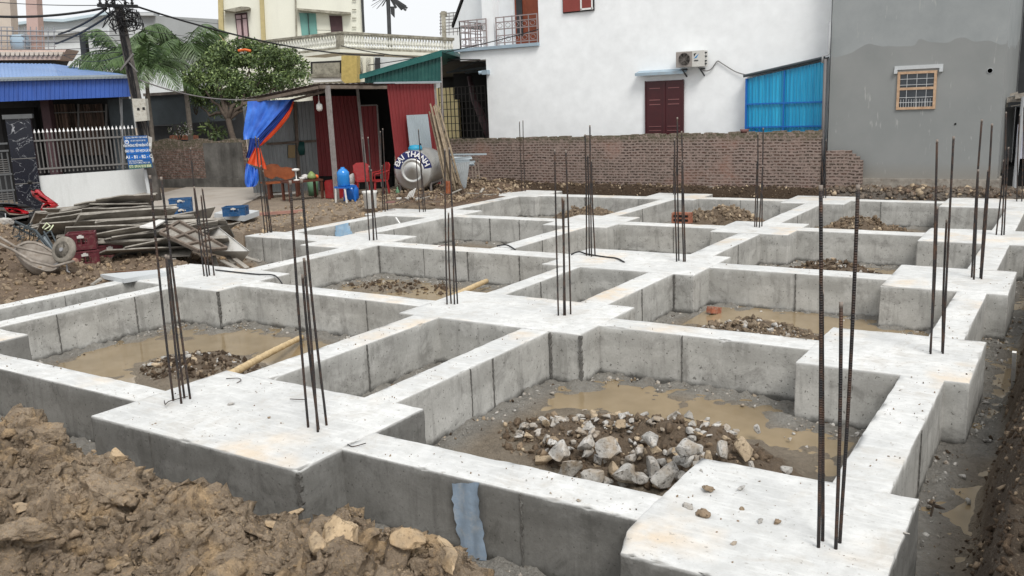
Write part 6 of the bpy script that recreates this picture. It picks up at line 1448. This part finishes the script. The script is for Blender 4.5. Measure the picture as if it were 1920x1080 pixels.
# blue school sign
sg = empty('blue_sign', v.at(259, 318, .5), 'blue training-office sign with white Vietnamese lettering tied to the pole', 'sign')
SC = [v.at(231, 256, .5), v.at(275, 254, .5), v.at(286, 314, .5), v.at(242, 318, .5)]   # TL TR BR BL
mb = MB(); mb.prism(SC, -v.n*.03); mb.build('panel', 'sign_blue', sg)
def bil(u, w, o=.0): return SC[0].lerp(SC[1], u).lerp(SC[3].lerp(SC[2], u), w)+v.n*o
mb = MB(); mb.prism([bil(.04, .58, .004), bil(.96, .56, .004), bil(.97, .72, .004), bil(.04, .72, .004)], v.n*.003); mb.prism([bil(.05, .37, .004), bil(.98, .37, .004), bil(.98, .54, .004), bil(.05, .54, .004)], v.n*.003); mb.build('panel_band', 'sign_mid', sg)
mb = MB(); mb.prism([bil(.02, .87, .004), bil(.99, .87, .004), bil(.99, .99, .004), bil(.02, .99, .004)], v.n*.003); mb.build('phone_band', 'sign_green', sg)
mb = MB()
xv = (SC[1]-SC[0]).normalized(); yv = (SC[0]-SC[3]).normalized(); W = (SC[1]-SC[0]).length
Ms = Matrix(((xv.x, yv.x, v.n.x, 0), (xv.y, yv.y, v.n.y, 0), (xv.z, yv.z, v.n.z, 0), (0, 0, 0, 1)))
for (s, w, size, sq, u, mi) in [("TRUNG TÂM ĐÀO TẠO NGHỀ", .05, .062, .75, .55, 0), ("VÀ SÁT HẠCH LÁI XE", .145, .06, .75, .6, 0), ("VĂN PHÒNG TIẾP NHẬN HỒ SƠ", .29, .10, .55, .53, 0), ("ĐÀO TẠO - SÁT HẠCH LÁI XE", .455, .10, .56, .53, 0), ("A1 - B1 - B2 - C", .64, .125, .92, .52, 0), ("THI TẠI HẢI PHÒNG", .76, .06, .75, .35, 0), ("ĐỊA CHỈ: ĐƯỜNG TRỤC XÃ", .825, .055, .85, .5, 0), ("ĐT: 0914 818 808", .93, .105, .82, .5, 1)]:
    text_to(mb, s, size, Matrix.Translation(bil(u, w, .012)) @ Ms, mi, .002, .002 if size > .08 else 0, sq)
c = bil(.12, .17, .01); mb.add([c+(xv*math.cos(a)+yv*math.sin(a))*.062+v.n*.004 for a in [k*math.pi/10 for k in range(20)]], [tuple(range(20))], 0)
mb.build('lettering', ['sign_text', 'sign_yellow'], sg)
mb = MB(); mb.add([c+(xv*math.cos(a)+yv*math.sin(a))*.042+v.n*.007 for a in [k*math.pi/10 for k in range(20)]], [tuple(range(20))], 0); mb.prism([c+xv*-.035+v.n*.008, c+xv*.035+v.n*.008, c+yv*.03+v.n*.008], v.n*.002, 1); mb.build('emblem', ['sign_mid', 'sign_text'], sg)
mb = MB(); poly(mb, v, [(277, 255), (285, 258), (284, 279), (280, 279)], .02, .4); poly(mb, v, [(284, 287), (288, 300), (287, 305), (285, 304)], .02, .4); tag(mb.build('paper_notice', 'paper'), 'torn paper notice stuck beside the blue sign', 'notice')
def span(a, b, sag, r, lab, mat='cable'):
    P = [a.lerp(b, k/16)-Vector((0, 0, sag*4*(k/16)*(1-k/16))) for k in range(17)]; mb = MB(); mb.tube(P, r, 5); tag(mb.build('power_cable', mat, smooth=True), lab, 'cable', 'overhead cables')
q0 = v.at(200, 14, .15)
span(q0, D(-40, 29, 24), .12, .035, 'thick black cable running from the pole top out of the left edge')
span(v.at(200, 16, .15), D(110, 64, 33), .08, .035, 'upper of the two thick cables dropping left behind the pole')
span(v.at(214, 22, .15), D(104, 82, 33), .08, .035, 'lower of the two thick cables dropping left behind the pole')
span(v.at(255, 12, .1), D(720, 104, 40), .35, .03, 'thick cable running right from the pole top across the cream house')
span(v.at(184, 10, .1), D(-40, 1, 30), .05, .012, 'thin wire from the crossarm to the upper left edge')
span(v.at(240, 50, .1), D(420, 66, 60), .2, .012, 'thin wire behind the palm fronds')
span(D(300, 30, 55), D(640, 57, 46), .2, .012, 'thin wire crossing the cream house wall')
span(D(640, 86, 38), D(900, 112, 27), .15, .02, 'cable running from the balustrade to the white house')
span(D(690, 122, 30), D(1010, 55, 24.2), .1, .014, 'thin cable rising to the balcony railing of the white house')
span(v.at(262, 150, .1), D(480, 186, 27), .2, .02, 'grey cable from the pole to the shed roof', 'cable_grey')
for k, y in enumerate((58, 66, 76, 88, 98)): span(v.at(226, y, .1), D(-40, y-2+k*2, 32+k), .05, .010, 'one of the thin parallel wires running left above the blue roof')
span(v.at(246, 95, .1), D(120, 104, 31), .25, .012, 'slack wire looping over the blue roof edge')
# ---------------------------------------------------------------- pile of old formwork boards
rb_ = random.Random(21)
def board(px, py, z, L, W, az, tiltx=0., tilty=0., lab='', mat='form_board', frame=True, th=.022):
    c = G(px, py, z); R = Matrix.Translation(c) @ Matrix.Rotation(az, 4, 'Z') @ Matrix.Rotation(tiltx, 4, 'X') @ Matrix.Rotation(tilty, 4, 'Y'); mb = MB()
    V, F = rough_board(L, W, th, rb_.randint(0, 999)); mb.add([R @ Vector(v) for v in V], F)
    if frame:
        k = len(mb.v)
        for y in (-W/2+.02, W/2-.02): mb.frame((0, y, th/2+.02), (L/2*.98, 0, 0), (0, .02, 0), (0, 0, .02))
        for x in np.linspace(-L/2+.03, L/2-.03, 4): mb.frame((x, 0, th/2+.018), (.02, 0, 0), (0, W/2*.96, 0), (0, 0, .018))
        mb.v[k:] = [tuple(R @ Vector(v)) for v in mb.v[k:]]
    return tag(mb.build('form_board', mat), lab, 'board', 'old formwork boards in the pile')
def rough_board(L, W, th, seed):
    rs = random.Random(seed); n = 8; V = []; e = [(rs.uniform(-.03, .03), rs.uniform(-.03, .03)) for _ in range(n+1)]; bow = rs.uniform(-.03, .05)
    for k in range(n+1):
        x = -L/2+L*k/n; b = bow*math.sin(math.pi*k/n)
        for (y, zz) in ((-W/2+e[k][0], -th/2), (W/2+e[k][1], -th/2), (W/2+e[k][1], th/2), (-W/2+e[k][0], th/2)): V.append((x, y, zz+b))
    F = [(0, 3, 2, 1), (n*4, n*4+1, n*4+2, n*4+3)]
    for k in range(n):
        for j in range(4): a = k*4+j; b = k*4+(j+1) % 4; F.append((a, b, b+4, a+4))
    return V, F
va = math.radians(57)   # across the view
# cx, cy, z, length, width, azimuth offset, tilt
PILE = [(300, 462, .18, 3.2, .5, .05, 0), (270, 455, .25, 3.4, .5, -.04, .05), (330, 452, .24, 3.0, .5, .1, -.05), (210, 448, .22, 2.6, .45, 0, .1), (250, 446, .33, 2.9, .5, .06, .05), (320, 444, .32, 2.8, .45, -.1, 0),
        (180, 436, .34, 2.4, .5, .02, .2), (235, 438, .42, 2.6, .5, -.08, .08), (290, 436, .42, 2.4, .45, .15, -.1), (345, 434, .36, 2.2, .5, -.25, .1),
        (150, 424, .45, 2.4, .4, .12, .1), (215, 426, .52, 2.9, .45, .05, .06), (275, 424, .52, 2.2, .4, -.12, .1), (320, 420, .47, 2.1, .45, .2, .15),
        (175, 413, .60, 2.7, .38, .14, .12), (235, 412, .62, 2.4, .4, .1, .05), (180, 402, .70, 2.6, .38, .16, .1), (240, 400, .72, 2.2, .36, .05, .1), (190, 391, .80, 2.2, .34, .12, .1), (215, 384, .86, 2.0, .34, .05, .1), (235, 377, .93, 1.4, .28, 0, .1), (120, 410, .5, 1.6, .35, .2, .15), (140, 440, .32, 1.8, .5, .1, .3)]
for i, (x, y, z, L, W, da, tl) in enumerate(PILE):
    board(x, y, z, L*.8, W*1.7, va+da+rb_.uniform(-.38, .38), -tl-.42+rb_.uniform(-.12, .1), rb_.uniform(-.10, .10), 'grey weathered formwork board lying in the big pile behind the crates', frame=i % 3 == 0)
    if i % 2 == 0: board(x+rb_.uniform(-25, 25), y+6, z-.05, L*.8, W, va+da+rb_.uniform(-.4, .4), -.3+rb_.uniform(-.1, .2), rb_.uniform(-.12, .12), 'grey weathered formwork board lying in the big pile behind the crates', frame=False)
def framed(corners, zs, lab, mat='form_board', grid=(3, 2), name='formwork_sheet'):
    P = [G(x, y, z) for (x, y), z in zip(corners, zs)]; n = (P[1]-P[0]).cross(P[3]-P[0]).normalized()
    if n.z < 0: n = -n
    mb = MB(); mb.prism(P, -n*.03)
    def bl(u, w): return P[0].lerp(P[1], u).lerp(P[3].lerp(P[2], u), w)+n*.02
    if grid:
        for i in range(grid[0]+1): mb.bar(bl(i/grid[0], 0), bl(i/grid[0], 1), .045, .05, 1, up=n)
        for j in range(grid[1]+1): mb.bar(bl(0, j/grid[1]), bl(1, j/grid[1]), .045, .05, 1, up=n)
    return tag(mb.build(name, [mat, 'timber_old']), lab, 'board')
framed([(336, 417), (425, 467), (372, 472), (300, 438)], (.62, .12, .15, .5), 'framed formwork panel with cross battens tilted at the right end of the pile')
framed([(252, 388), (305, 404), (285, 414), (240, 396)], (.8, .6, .55, .72), 'reddish framed panel near the top of the board pile', 'form_red', (2, 1))
framed([(99, 417), (228, 415), (214, 432), (88, 432)], (.55, .55, .42, .42), 'long rimmed trough board lying on the front of the pile above the crates', 'form_board', (2, 1))
framed([(393, 413), (466, 470), (452, 490), (380, 470)], (.55, .1, -.25, .0), 'big off-white board leaning at the right end of the board pile', 'board_white', None, 'white_board')
framed([(262, 424), (310, 407), (312, 412), (288, 426)], (.66, .66, .64, .62), 'small white sheet lying on top of the board pile', 'plastic_white', None, 'white_sheet')
framed([(238, 470), (362, 462), (356, 478), (240, 482)], (.12, .12, .05, .05), 'lone grey-white plank on the earth in front of the board pile', 'form_board', None, 'plank')
framed([(243, 486), (330, 484), (330, 492), (243, 492)], (.05, .05, .02, .02), 'small plank fragment below the lone plank in front of the pile', 'form_board', None, 'plank')
mb = MB(); P = [G(188, 514, .07), G(300, 505, .07), G(312, 510, .07), G(232, 523, .07)]; mb.prism(P, (0, 0, -.07)); tag(mb.build('thin_slab', 'grey_light'), 'thin pale slab overhanging the corner of the second-row left pad', 'slab')
mb = MB(); mb.bar(G(172, 534, .02), G(190, 522, .08), .05, .03); tag(mb.build('timber_offcut', 'form_board'), 'short slat leaning at the corner below the thin pale slab', 'slat')
for i, (x, y) in enumerate(((400, 480), (425, 478), (440, 485), (415, 488), (450, 478))):
    a = G(x, y, -.1); mb = MB(); mb.bar(a, a+Vector((.5, -.35+.1*i, -.12)), .09, .02); tag(mb.build('board_scrap', 'form_board'), 'splintered board scrap in the hollow under the white board', 'board', 'board scraps under the white board')
mb = MB(); mb.bar(G(443, 458, .15), G(450, 488, -.35), .03); tag(mb.build('iron_pin', 'rebar_rust'), 'rusty iron pin leaning before the white board', 'pin')
# ---------------------------------------------------------------- bottle crates
def crate(name, p, rz, mat, lab, group, W=.46, Dp=.34, H=.30):
    if 'blue' in name: W, H = .52, .22
    t = empty(name, p, lab, 'crate', group, rz); mb = MB(); w, d = W/2, Dp/2
    def side(x0, x1, y0, y1, horizontal):
        mb.box(x0, x1, y0, y1, 0, .10); mb.box(x0, x1, y0, y1, H-.05, H)
        if horizontal:
            L = x1-x0; mb.box(x0, x0+L*.30, y0, y1, .10, H-.05); mb.box(x1-L*.30, x1, y0, y1, .10, H-.05); mb.box(x0+L*.30, x1-L*.30, y0, y1, .19, H-.05)
        else:
            L = y1-y0; mb.box(x0, x1, y0, y0+L*.28, .10, H-.05); mb.box(x0, x1, y1-L*.28, y1, .10, H-.05); mb.box(x0, x1, y0+L*.28, y1-L*.28, .19, H-.05)
    side(-w, w, -d, -d+.02, 1); side(-w, w, d-.02, d, 1); side(-w, -w+.02, -d+.02, d-.02, 0); side(w-.02, w, -d+.02, d-.02, 0)
    for k in range(7): mb.box(-w+k*W/6.3, -w+k*W/6.3+.014, -d-.008, -d, .0, H)
    mb.box(-w-.01, w+.01, -d-.012, -d, H-.03, H); mb.box(-w+.02, w-.02, -d+.02, d-.02, 0, .02)
    for k in range(1, 4): mb.box(-w+k*W/4, -w+k*W/4+.008, -d+.02, d-.02, .02, H*.8)
    mb.v = [tuple(Vector(q)+Vector(p)) for q in mb.v]; mb.build('body', mat, t)
    mb = MB(); mb.box(-.06, .05, -d-.016, -d-.009, H*.70, H*.84); mb.box(-.03, .02, -d-.016, -d-.009, H*.84, H*.90); mb.v = [tuple(Vector(q)+Vector(p)) for q in mb.v]; mb.build('emblem', 'paper', t)
    return t
va2 = math.radians(-33)+math.radians(57)*0
g = 'maroon bottle crates'
c1 = G(160, 500, .02); crate('bottle_crate', c1, 1.15, 'crate_maroon', 'bottom maroon bottle crate under the upper one, beside the barrow wheel', g)
crate('bottle_crate', c1+Vector((-.08, .06, .31)), .92, 'crate_maroon', 'upper maroon bottle crate standing on another crate', g)
c2 = G(186, 488, .02); crate('bottle_crate', c2+Vector((.1, .12, 0)), 1.3, 'crate_maroon', 'maroon bottle crate with greyed side at the right behind the other two', g)
g = 'blue bottle crates'
b1 = G(342, 405, .14); crate('blue_crate', b1, .85, 'crate_blue', 'lower crate of the stack of two blue crates on the lane', g)
crate('blue_crate', b1+Vector((0, .0, .225)), .82, 'crate_blue', 'upper crate of the stack of two blue crates on the lane', g)
b2 = G(443, 404, .26); crate('blue_crate', b2, .6, 'crate_blue', 'single blue crate standing on the pale slab right of the stack', g)
# ---------------------------------------------------------------- wheelbarrow tipped on the mound
wb = empty('wheelbarrow', G(80, 500, .2), 'muddy two-legged wheelbarrow lying tipped on the spoil mound', 'wheelbarrow')
dW = 14.8
def DD(x, y, o=0.): return D(x, y, dW+o)
wc = DD(120, 469)
axw = (Vector(CF)*.95+Vector(CR)*.3+Vector((0, 0, -.15))).normalized(); bx = axw.cross(Vector((0, 0, 1))).normalized(); by = bx.cross(axw)
Mw = Matrix((bx, by, axw)).transposed()
mb = MB(); mb.lathe([(.145, -.05), (.20, -.055), (.225, -.03), (.232, 0), (.225, .03), (.20, .055), (.145, .05), (.14, 0), (.145, -.05)], wc, 28, M=Mw); wh_ = mb.build('wheel', 'tyre', wb, smooth=True)
mb = MB(); mb.lathe([(.15, -.02), (.15, .02), (.135, .02), (.135, -.02), (.15, -.02)], wc, 24, M=Mw); mb.lathe([(.035, -.07), (.035, .07)], wc, 10, M=Mw)
for k in range(10): a = k*math.pi/5; mb.bar(wc, wc+Mw @ Vector((.14*math.cos(a), .14*math.sin(a), 0)), .014)
mb.build('rim', 'iron_grey', wh_)
rim_t = [(26, 464), (45, 454), (75, 458), (103, 475), (96, 480), (60, 472), (45, 463), (30, 468)]
# tub: shallow dish opening towards the sky/viewer
rimpts = [DD(28, 467, .1), DD(50, 455, .35), DD(76, 459, .4), DD(104, 478, .3), DD(112, 497, .0), DD(92, 509, -.25), DD(62, 500, -.35), DD(38, 482, -.2)]
cen = sum(rimpts, Vector((0, 0, 0)))/8; nrm = Vector((0, 0, 0))
for i in range(8): nrm += (rimpts[i]-cen).cross(rimpts[(i+1) % 8]-cen)
nrm.normalize();
if nrm.dot(-Vector(CF)) > 0: nrm = -nrm
sub = []; N = 32
for k in range(N):
    t = k/N*8; i = int(t); f = t-i; p0, p1, p2, p3 = rimpts[i-1], rimpts[i], rimpts[(i+1) % 8], rimpts[(i+2) % 8]
    sub.append(.5*((2*p1)+(p2-p0)*f+(2*p0-5*p1+4*p2-p3)*f*f+(3*p1-p0-3*p2+p3)*f*f*f))
vs = []; rings = [(1.05, -.02), (1.0, 0), (.92, .08), (.72, .17), (.4, .21), (.0, .22)]
for (s, dpt) in rings: vs += [cen+(p-cen)*s+nrm*dpt for p in sub]
mb = MB(); mb.add(vs+[q+nrm*.012 for q in vs], [(r*N+k, r*N+(k+1) % N, (r+1)*N+(k+1) % N, (r+1)*N+k) for r in range(5) for k in range(N)]+[(len(vs)+r*N+k, len(vs)+(r+1)*N+k, len(vs)+(r+1)*N+(k+1) % N, len(vs)+r*N+(k+1) % N) for r in range(5) for k in range(N)])
mb.tube(sub+[sub[0]], .016, 6, cap=False); mb.build('tub', 'barrow', wb, smooth=True)
mb = MB(); mb.tube([DD(-12, 438, -.1), DD(28, 462, 0), DD(70, 472, .1), DD(140, 487, .0)], .022, 8); mb.tube([DD(-12, 452, -.4), DD(25, 469, -.2), DD(60, 490, -.3), DD(100, 500, -.15), DD(143, 488, -.05)], .022, 8); mb.build('handle', 'barrow', wb, smooth=True)
mb = MB(); mb.tube([DD(124, 488), DD(126, 508), DD(131, 511)], .014, 6); mb.tube([DD(96, 500), DD(110, 493), DD(122, 484)], .014, 6); mb.build('leg', 'iron_grey', wb, smooth=True)
mb = MB(); mb.tube([DD(136, 486, -.02), DD(144, 488, -.06)], .03, 8); mb.build('grip', 'form_red', wb)
# tangled wire cart beside it
wcrt = empty('wire_cart', D(75, 440, 15.7), 'tangled blue-grey wire hand cart behind the wheelbarrow', 'cart')
rs = random.Random(14); mb = MB(); Q = lambda x, y, o=0: D(x, y, 15.7+o)
for k in range(6): mb.bar(Q(28+k*9, 416+k*5), Q(26+k*9+rs.uniform(-3, 3), 440+k*4, .2), .012)
mb.bar(Q(28, 415), Q(66, 432), .03); mb.bar(Q(26, 424), Q(62, 442, .3), .03); mb.bar(Q(66, 432), Q(103, 478, -.2), .035); mb.bar(Q(82, 434), Q(106, 474, -.2), .025); mb.bar(Q(94, 430, .3), Q(108, 462), .02); mb.bar(Q(68, 452), Q(95, 432, .2), .018)
for k in range(16): x, y = rs.uniform(28, 66), rs.uniform(420, 450); mb.tube([Q(x, y, rs.uniform(-.1, .2)), Q(x+rs.uniform(-8, 8), y+rs.uniform(-8, 8)), Q(x+rs.uniform(-12, 12), y+rs.uniform(-6, 10))], .008, 4)
mb.build('frame', 'slate', wcrt)
mb = MB(); mb.prism([Q(66, 440, .1), Q(88, 444, .1), Q(102, 468, .1), Q(86, 462, .1)], Vector(CF)*.03); mb.build('tray', 'zinc', wcrt)
mb = MB(); P = [Q(80, 428, .2), Q(88, 418, .2), Q(94, 424, .2), Q(84, 430, .1), Q(92, 434, .2), Q(100, 422, .3)]; mb.tube(P, .013, 5); tag(mb.build('yellow_wire', 'sign_yellow'), 'loop of pale yellow wire above the barrow wheel', 'wire')
# ---------------------------------------------------------------- motorbike
mo = empty('motorbike', G(45, 425, .1), 'red and black motorbike parked before the gate, front half raised behind the boards', 'motorbike')
dm = 20.6
def MM(x, y, o=0.): return D(x, y, dm+o)
def blob(mb, px, th, cmid=None):         # plated body panel: outline with rounded thickness
    P = [MM(x, y) for x, y in px]; c = sum(P, Vector((0, 0, 0)))/len(P); n = len(P); V = []
    for (s, o) in ((.55, -th), (.9, -th*.75), (1, 0), (.9, th*.75), (.55, th)): V += [c+(p-c)*s+Vector(CF)*o for p in P]
    F = [(r*n+k, r*n+(k+1) % n, (r+1)*n+(k+1) % n, (r+1)*n+k) for r in range(4) for k in range(n)]+[tuple(range(n)), tuple(range(5*n-1, 4*n-1, -1))]
    mb.add(V, F)
mb = MB(); blob(mb, [(60, 357), (72, 355), (80, 364), (92, 372), (108, 383), (100, 386), (84, 382), (72, 375), (64, 368)], .14); blob(mb, [(82, 384), (98, 378), (109, 384), (96, 394), (84, 400), (78, 394)], .12); mb.build('front_fairing', 'moto_red', mo, smooth=True)
mb = MB(); blob(mb, [(84, 390), (92, 394), (88, 404), (82, 402)], .05); mb.build('front_mudguard', 'moto_red', mo, smooth=True)
mb = MB(); blob(mb, [(8, 388), (30, 389), (52, 396), (58, 402), (40, 402), (18, 400)], .13); mb.build('tail_panel', 'moto_red', mo, smooth=True)
mb = MB(); blob(mb, [(-20, 381), (20, 381), (48, 384), (60, 389), (40, 391), (-20, 388)], .15); mb.build('seat', 'moto_black', mo, smooth=True)
mb = MB(); blob(mb, [(-10, 400), (30, 403), (62, 402), (70, 396), (76, 402), (70, 420), (30, 424), (-10, 420)], .12); mb.build('engine', 'moto_black', mo, smooth=True)
mb = MB(); blob(mb, [(56, 399), (66, 397), (68, 401), (58, 404)], .1); mb.bar(MM(10, 400, -.15), MM(12, 420, -.15), .02); mb.bar(MM(14, 412, -.15), MM(55, 405, -.15), .05); mb.build('trim', 'chrome', mo)
for x, y in ((2, 418), (74, 414)):
    c = MM(x, y); axm = (Vector(CF)*.95+Vector(CR)*.2).normalized(); b1_ = axm.cross(Vector((0, 0, 1))).normalized(); b2_ = b1_.cross(axm); Mm = Matrix((b1_, b2_, axm)).transposed()
    mb = MB(); mb.lathe([(.22, -.04), (.27, -.045), (.29, 0), (.27, .045), (.22, .04), (.22, -.04)], c, 24, M=Mm); w_ = mb.build('wheel', 'moto_black', mo, smooth=True)
    mb = MB(); mb.lathe([(.05, -.06), (.05, .06)], c, 10, M=Mm)
    for k in range(6): a = k*math.pi/3; mb.bar(c, c+Mm @ Vector((.22*math.cos(a), .22*math.sin(a), 0)), .02)
    mb.build('rim', 'chrome', w_)
mb = MB(); mb.tube([MM(62, 357, -.25), MM(66, 354), MM(76, 358, .3)], .02, 6); mb.tube([MM(56, 352, -.25), MM(62, 357, -.25)], .018, 6); mb.lathe([(.0, 0), (.05, .02), (.06, .08), (.0, .1)], MM(57, 346, -.25), 10); mb.build('handlebar', 'moto_black', mo, smooth=True)
# white rubble sack and stones near the mound
rock('cement_lump', 801, .22, D(8, 418, 18.6), 'chunk_grey', 'pale lump on the crest of the mound at the left border', 'lump', squash=(1.5, .8, .7))
# straight rusty bar on the ground in front of the crates
mb = MB(); mb.tube([G(135, 512, .05), G(190, 511, .04), G(300, 506, .04)], .012, 6); tag(mb.build('long_rod', 'rebar_rust', smooth=True), 'long rusty rod lying on the earth in front of the maroon crates', 'rod')
# ---------------------------------------------------------------- light and air
scene.world = bpy.data.worlds.new("World"); W = scene.world; W.use_nodes = True; nt = W.node_tree; bg = nt.nodes['Background']
sky = nt.nodes.new('ShaderNodeTexSky'); sky.sky_type = 'NISHITA'; sky.sun_disc = False
SUN_EL, SUN_AZ = math.radians(50), math.radians(128)    # azimuth measured from +Y towards +X
sky.sun_elevation = SUN_EL; sky.sun_rotation = SUN_AZ; sky.air_density = 1.0; sky.dust_density = 4.0; sky.ozone_density = 1.0
hs = nt.nodes.new('ShaderNodeHueSaturation'); hs.inputs['Saturation'].default_value = .12; hs.inputs['Value'].default_value = .5; nt.links.new(sky.outputs[0], hs.inputs['Color'])
mx = nt.nodes.new('ShaderNodeMix'); mx.data_type = 'RGBA'; mx.inputs[0].default_value = .85; nt.links.new(hs.outputs[0], mx.inputs[6]); mx.inputs[7].default_value = (8.3, 8.5, 8.7, 1)
nt.links.new(mx.outputs[2], bg.inputs['Color']); bg.inputs['Strength'].default_value = .10
sl_ = bpy.data.lights.new('sun', 'SUN'); sl_.energy = 1.9; sl_.angle = math.radians(22); sl_.color = (1., .97, .92); so = bpy.data.objects.new('sun', sl_); scene.collection.objects.link(so)
dv = Vector((math.sin(SUN_AZ)*math.cos(SUN_EL), math.cos(SUN_AZ)*math.cos(SUN_EL), math.sin(SUN_EL))); so.rotation_euler = dv.to_track_quat('Z', 'Y').to_euler(); so.location = dv*50
scene.view_settings.view_transform = 'Standard'; scene.view_settings.look = 'None'; scene.view_settings.exposure = 0.38; scene.view_settings.gamma = 1.0
scene.cycles.max_bounces = 6; scene.cycles.diffuse_bounces = 4
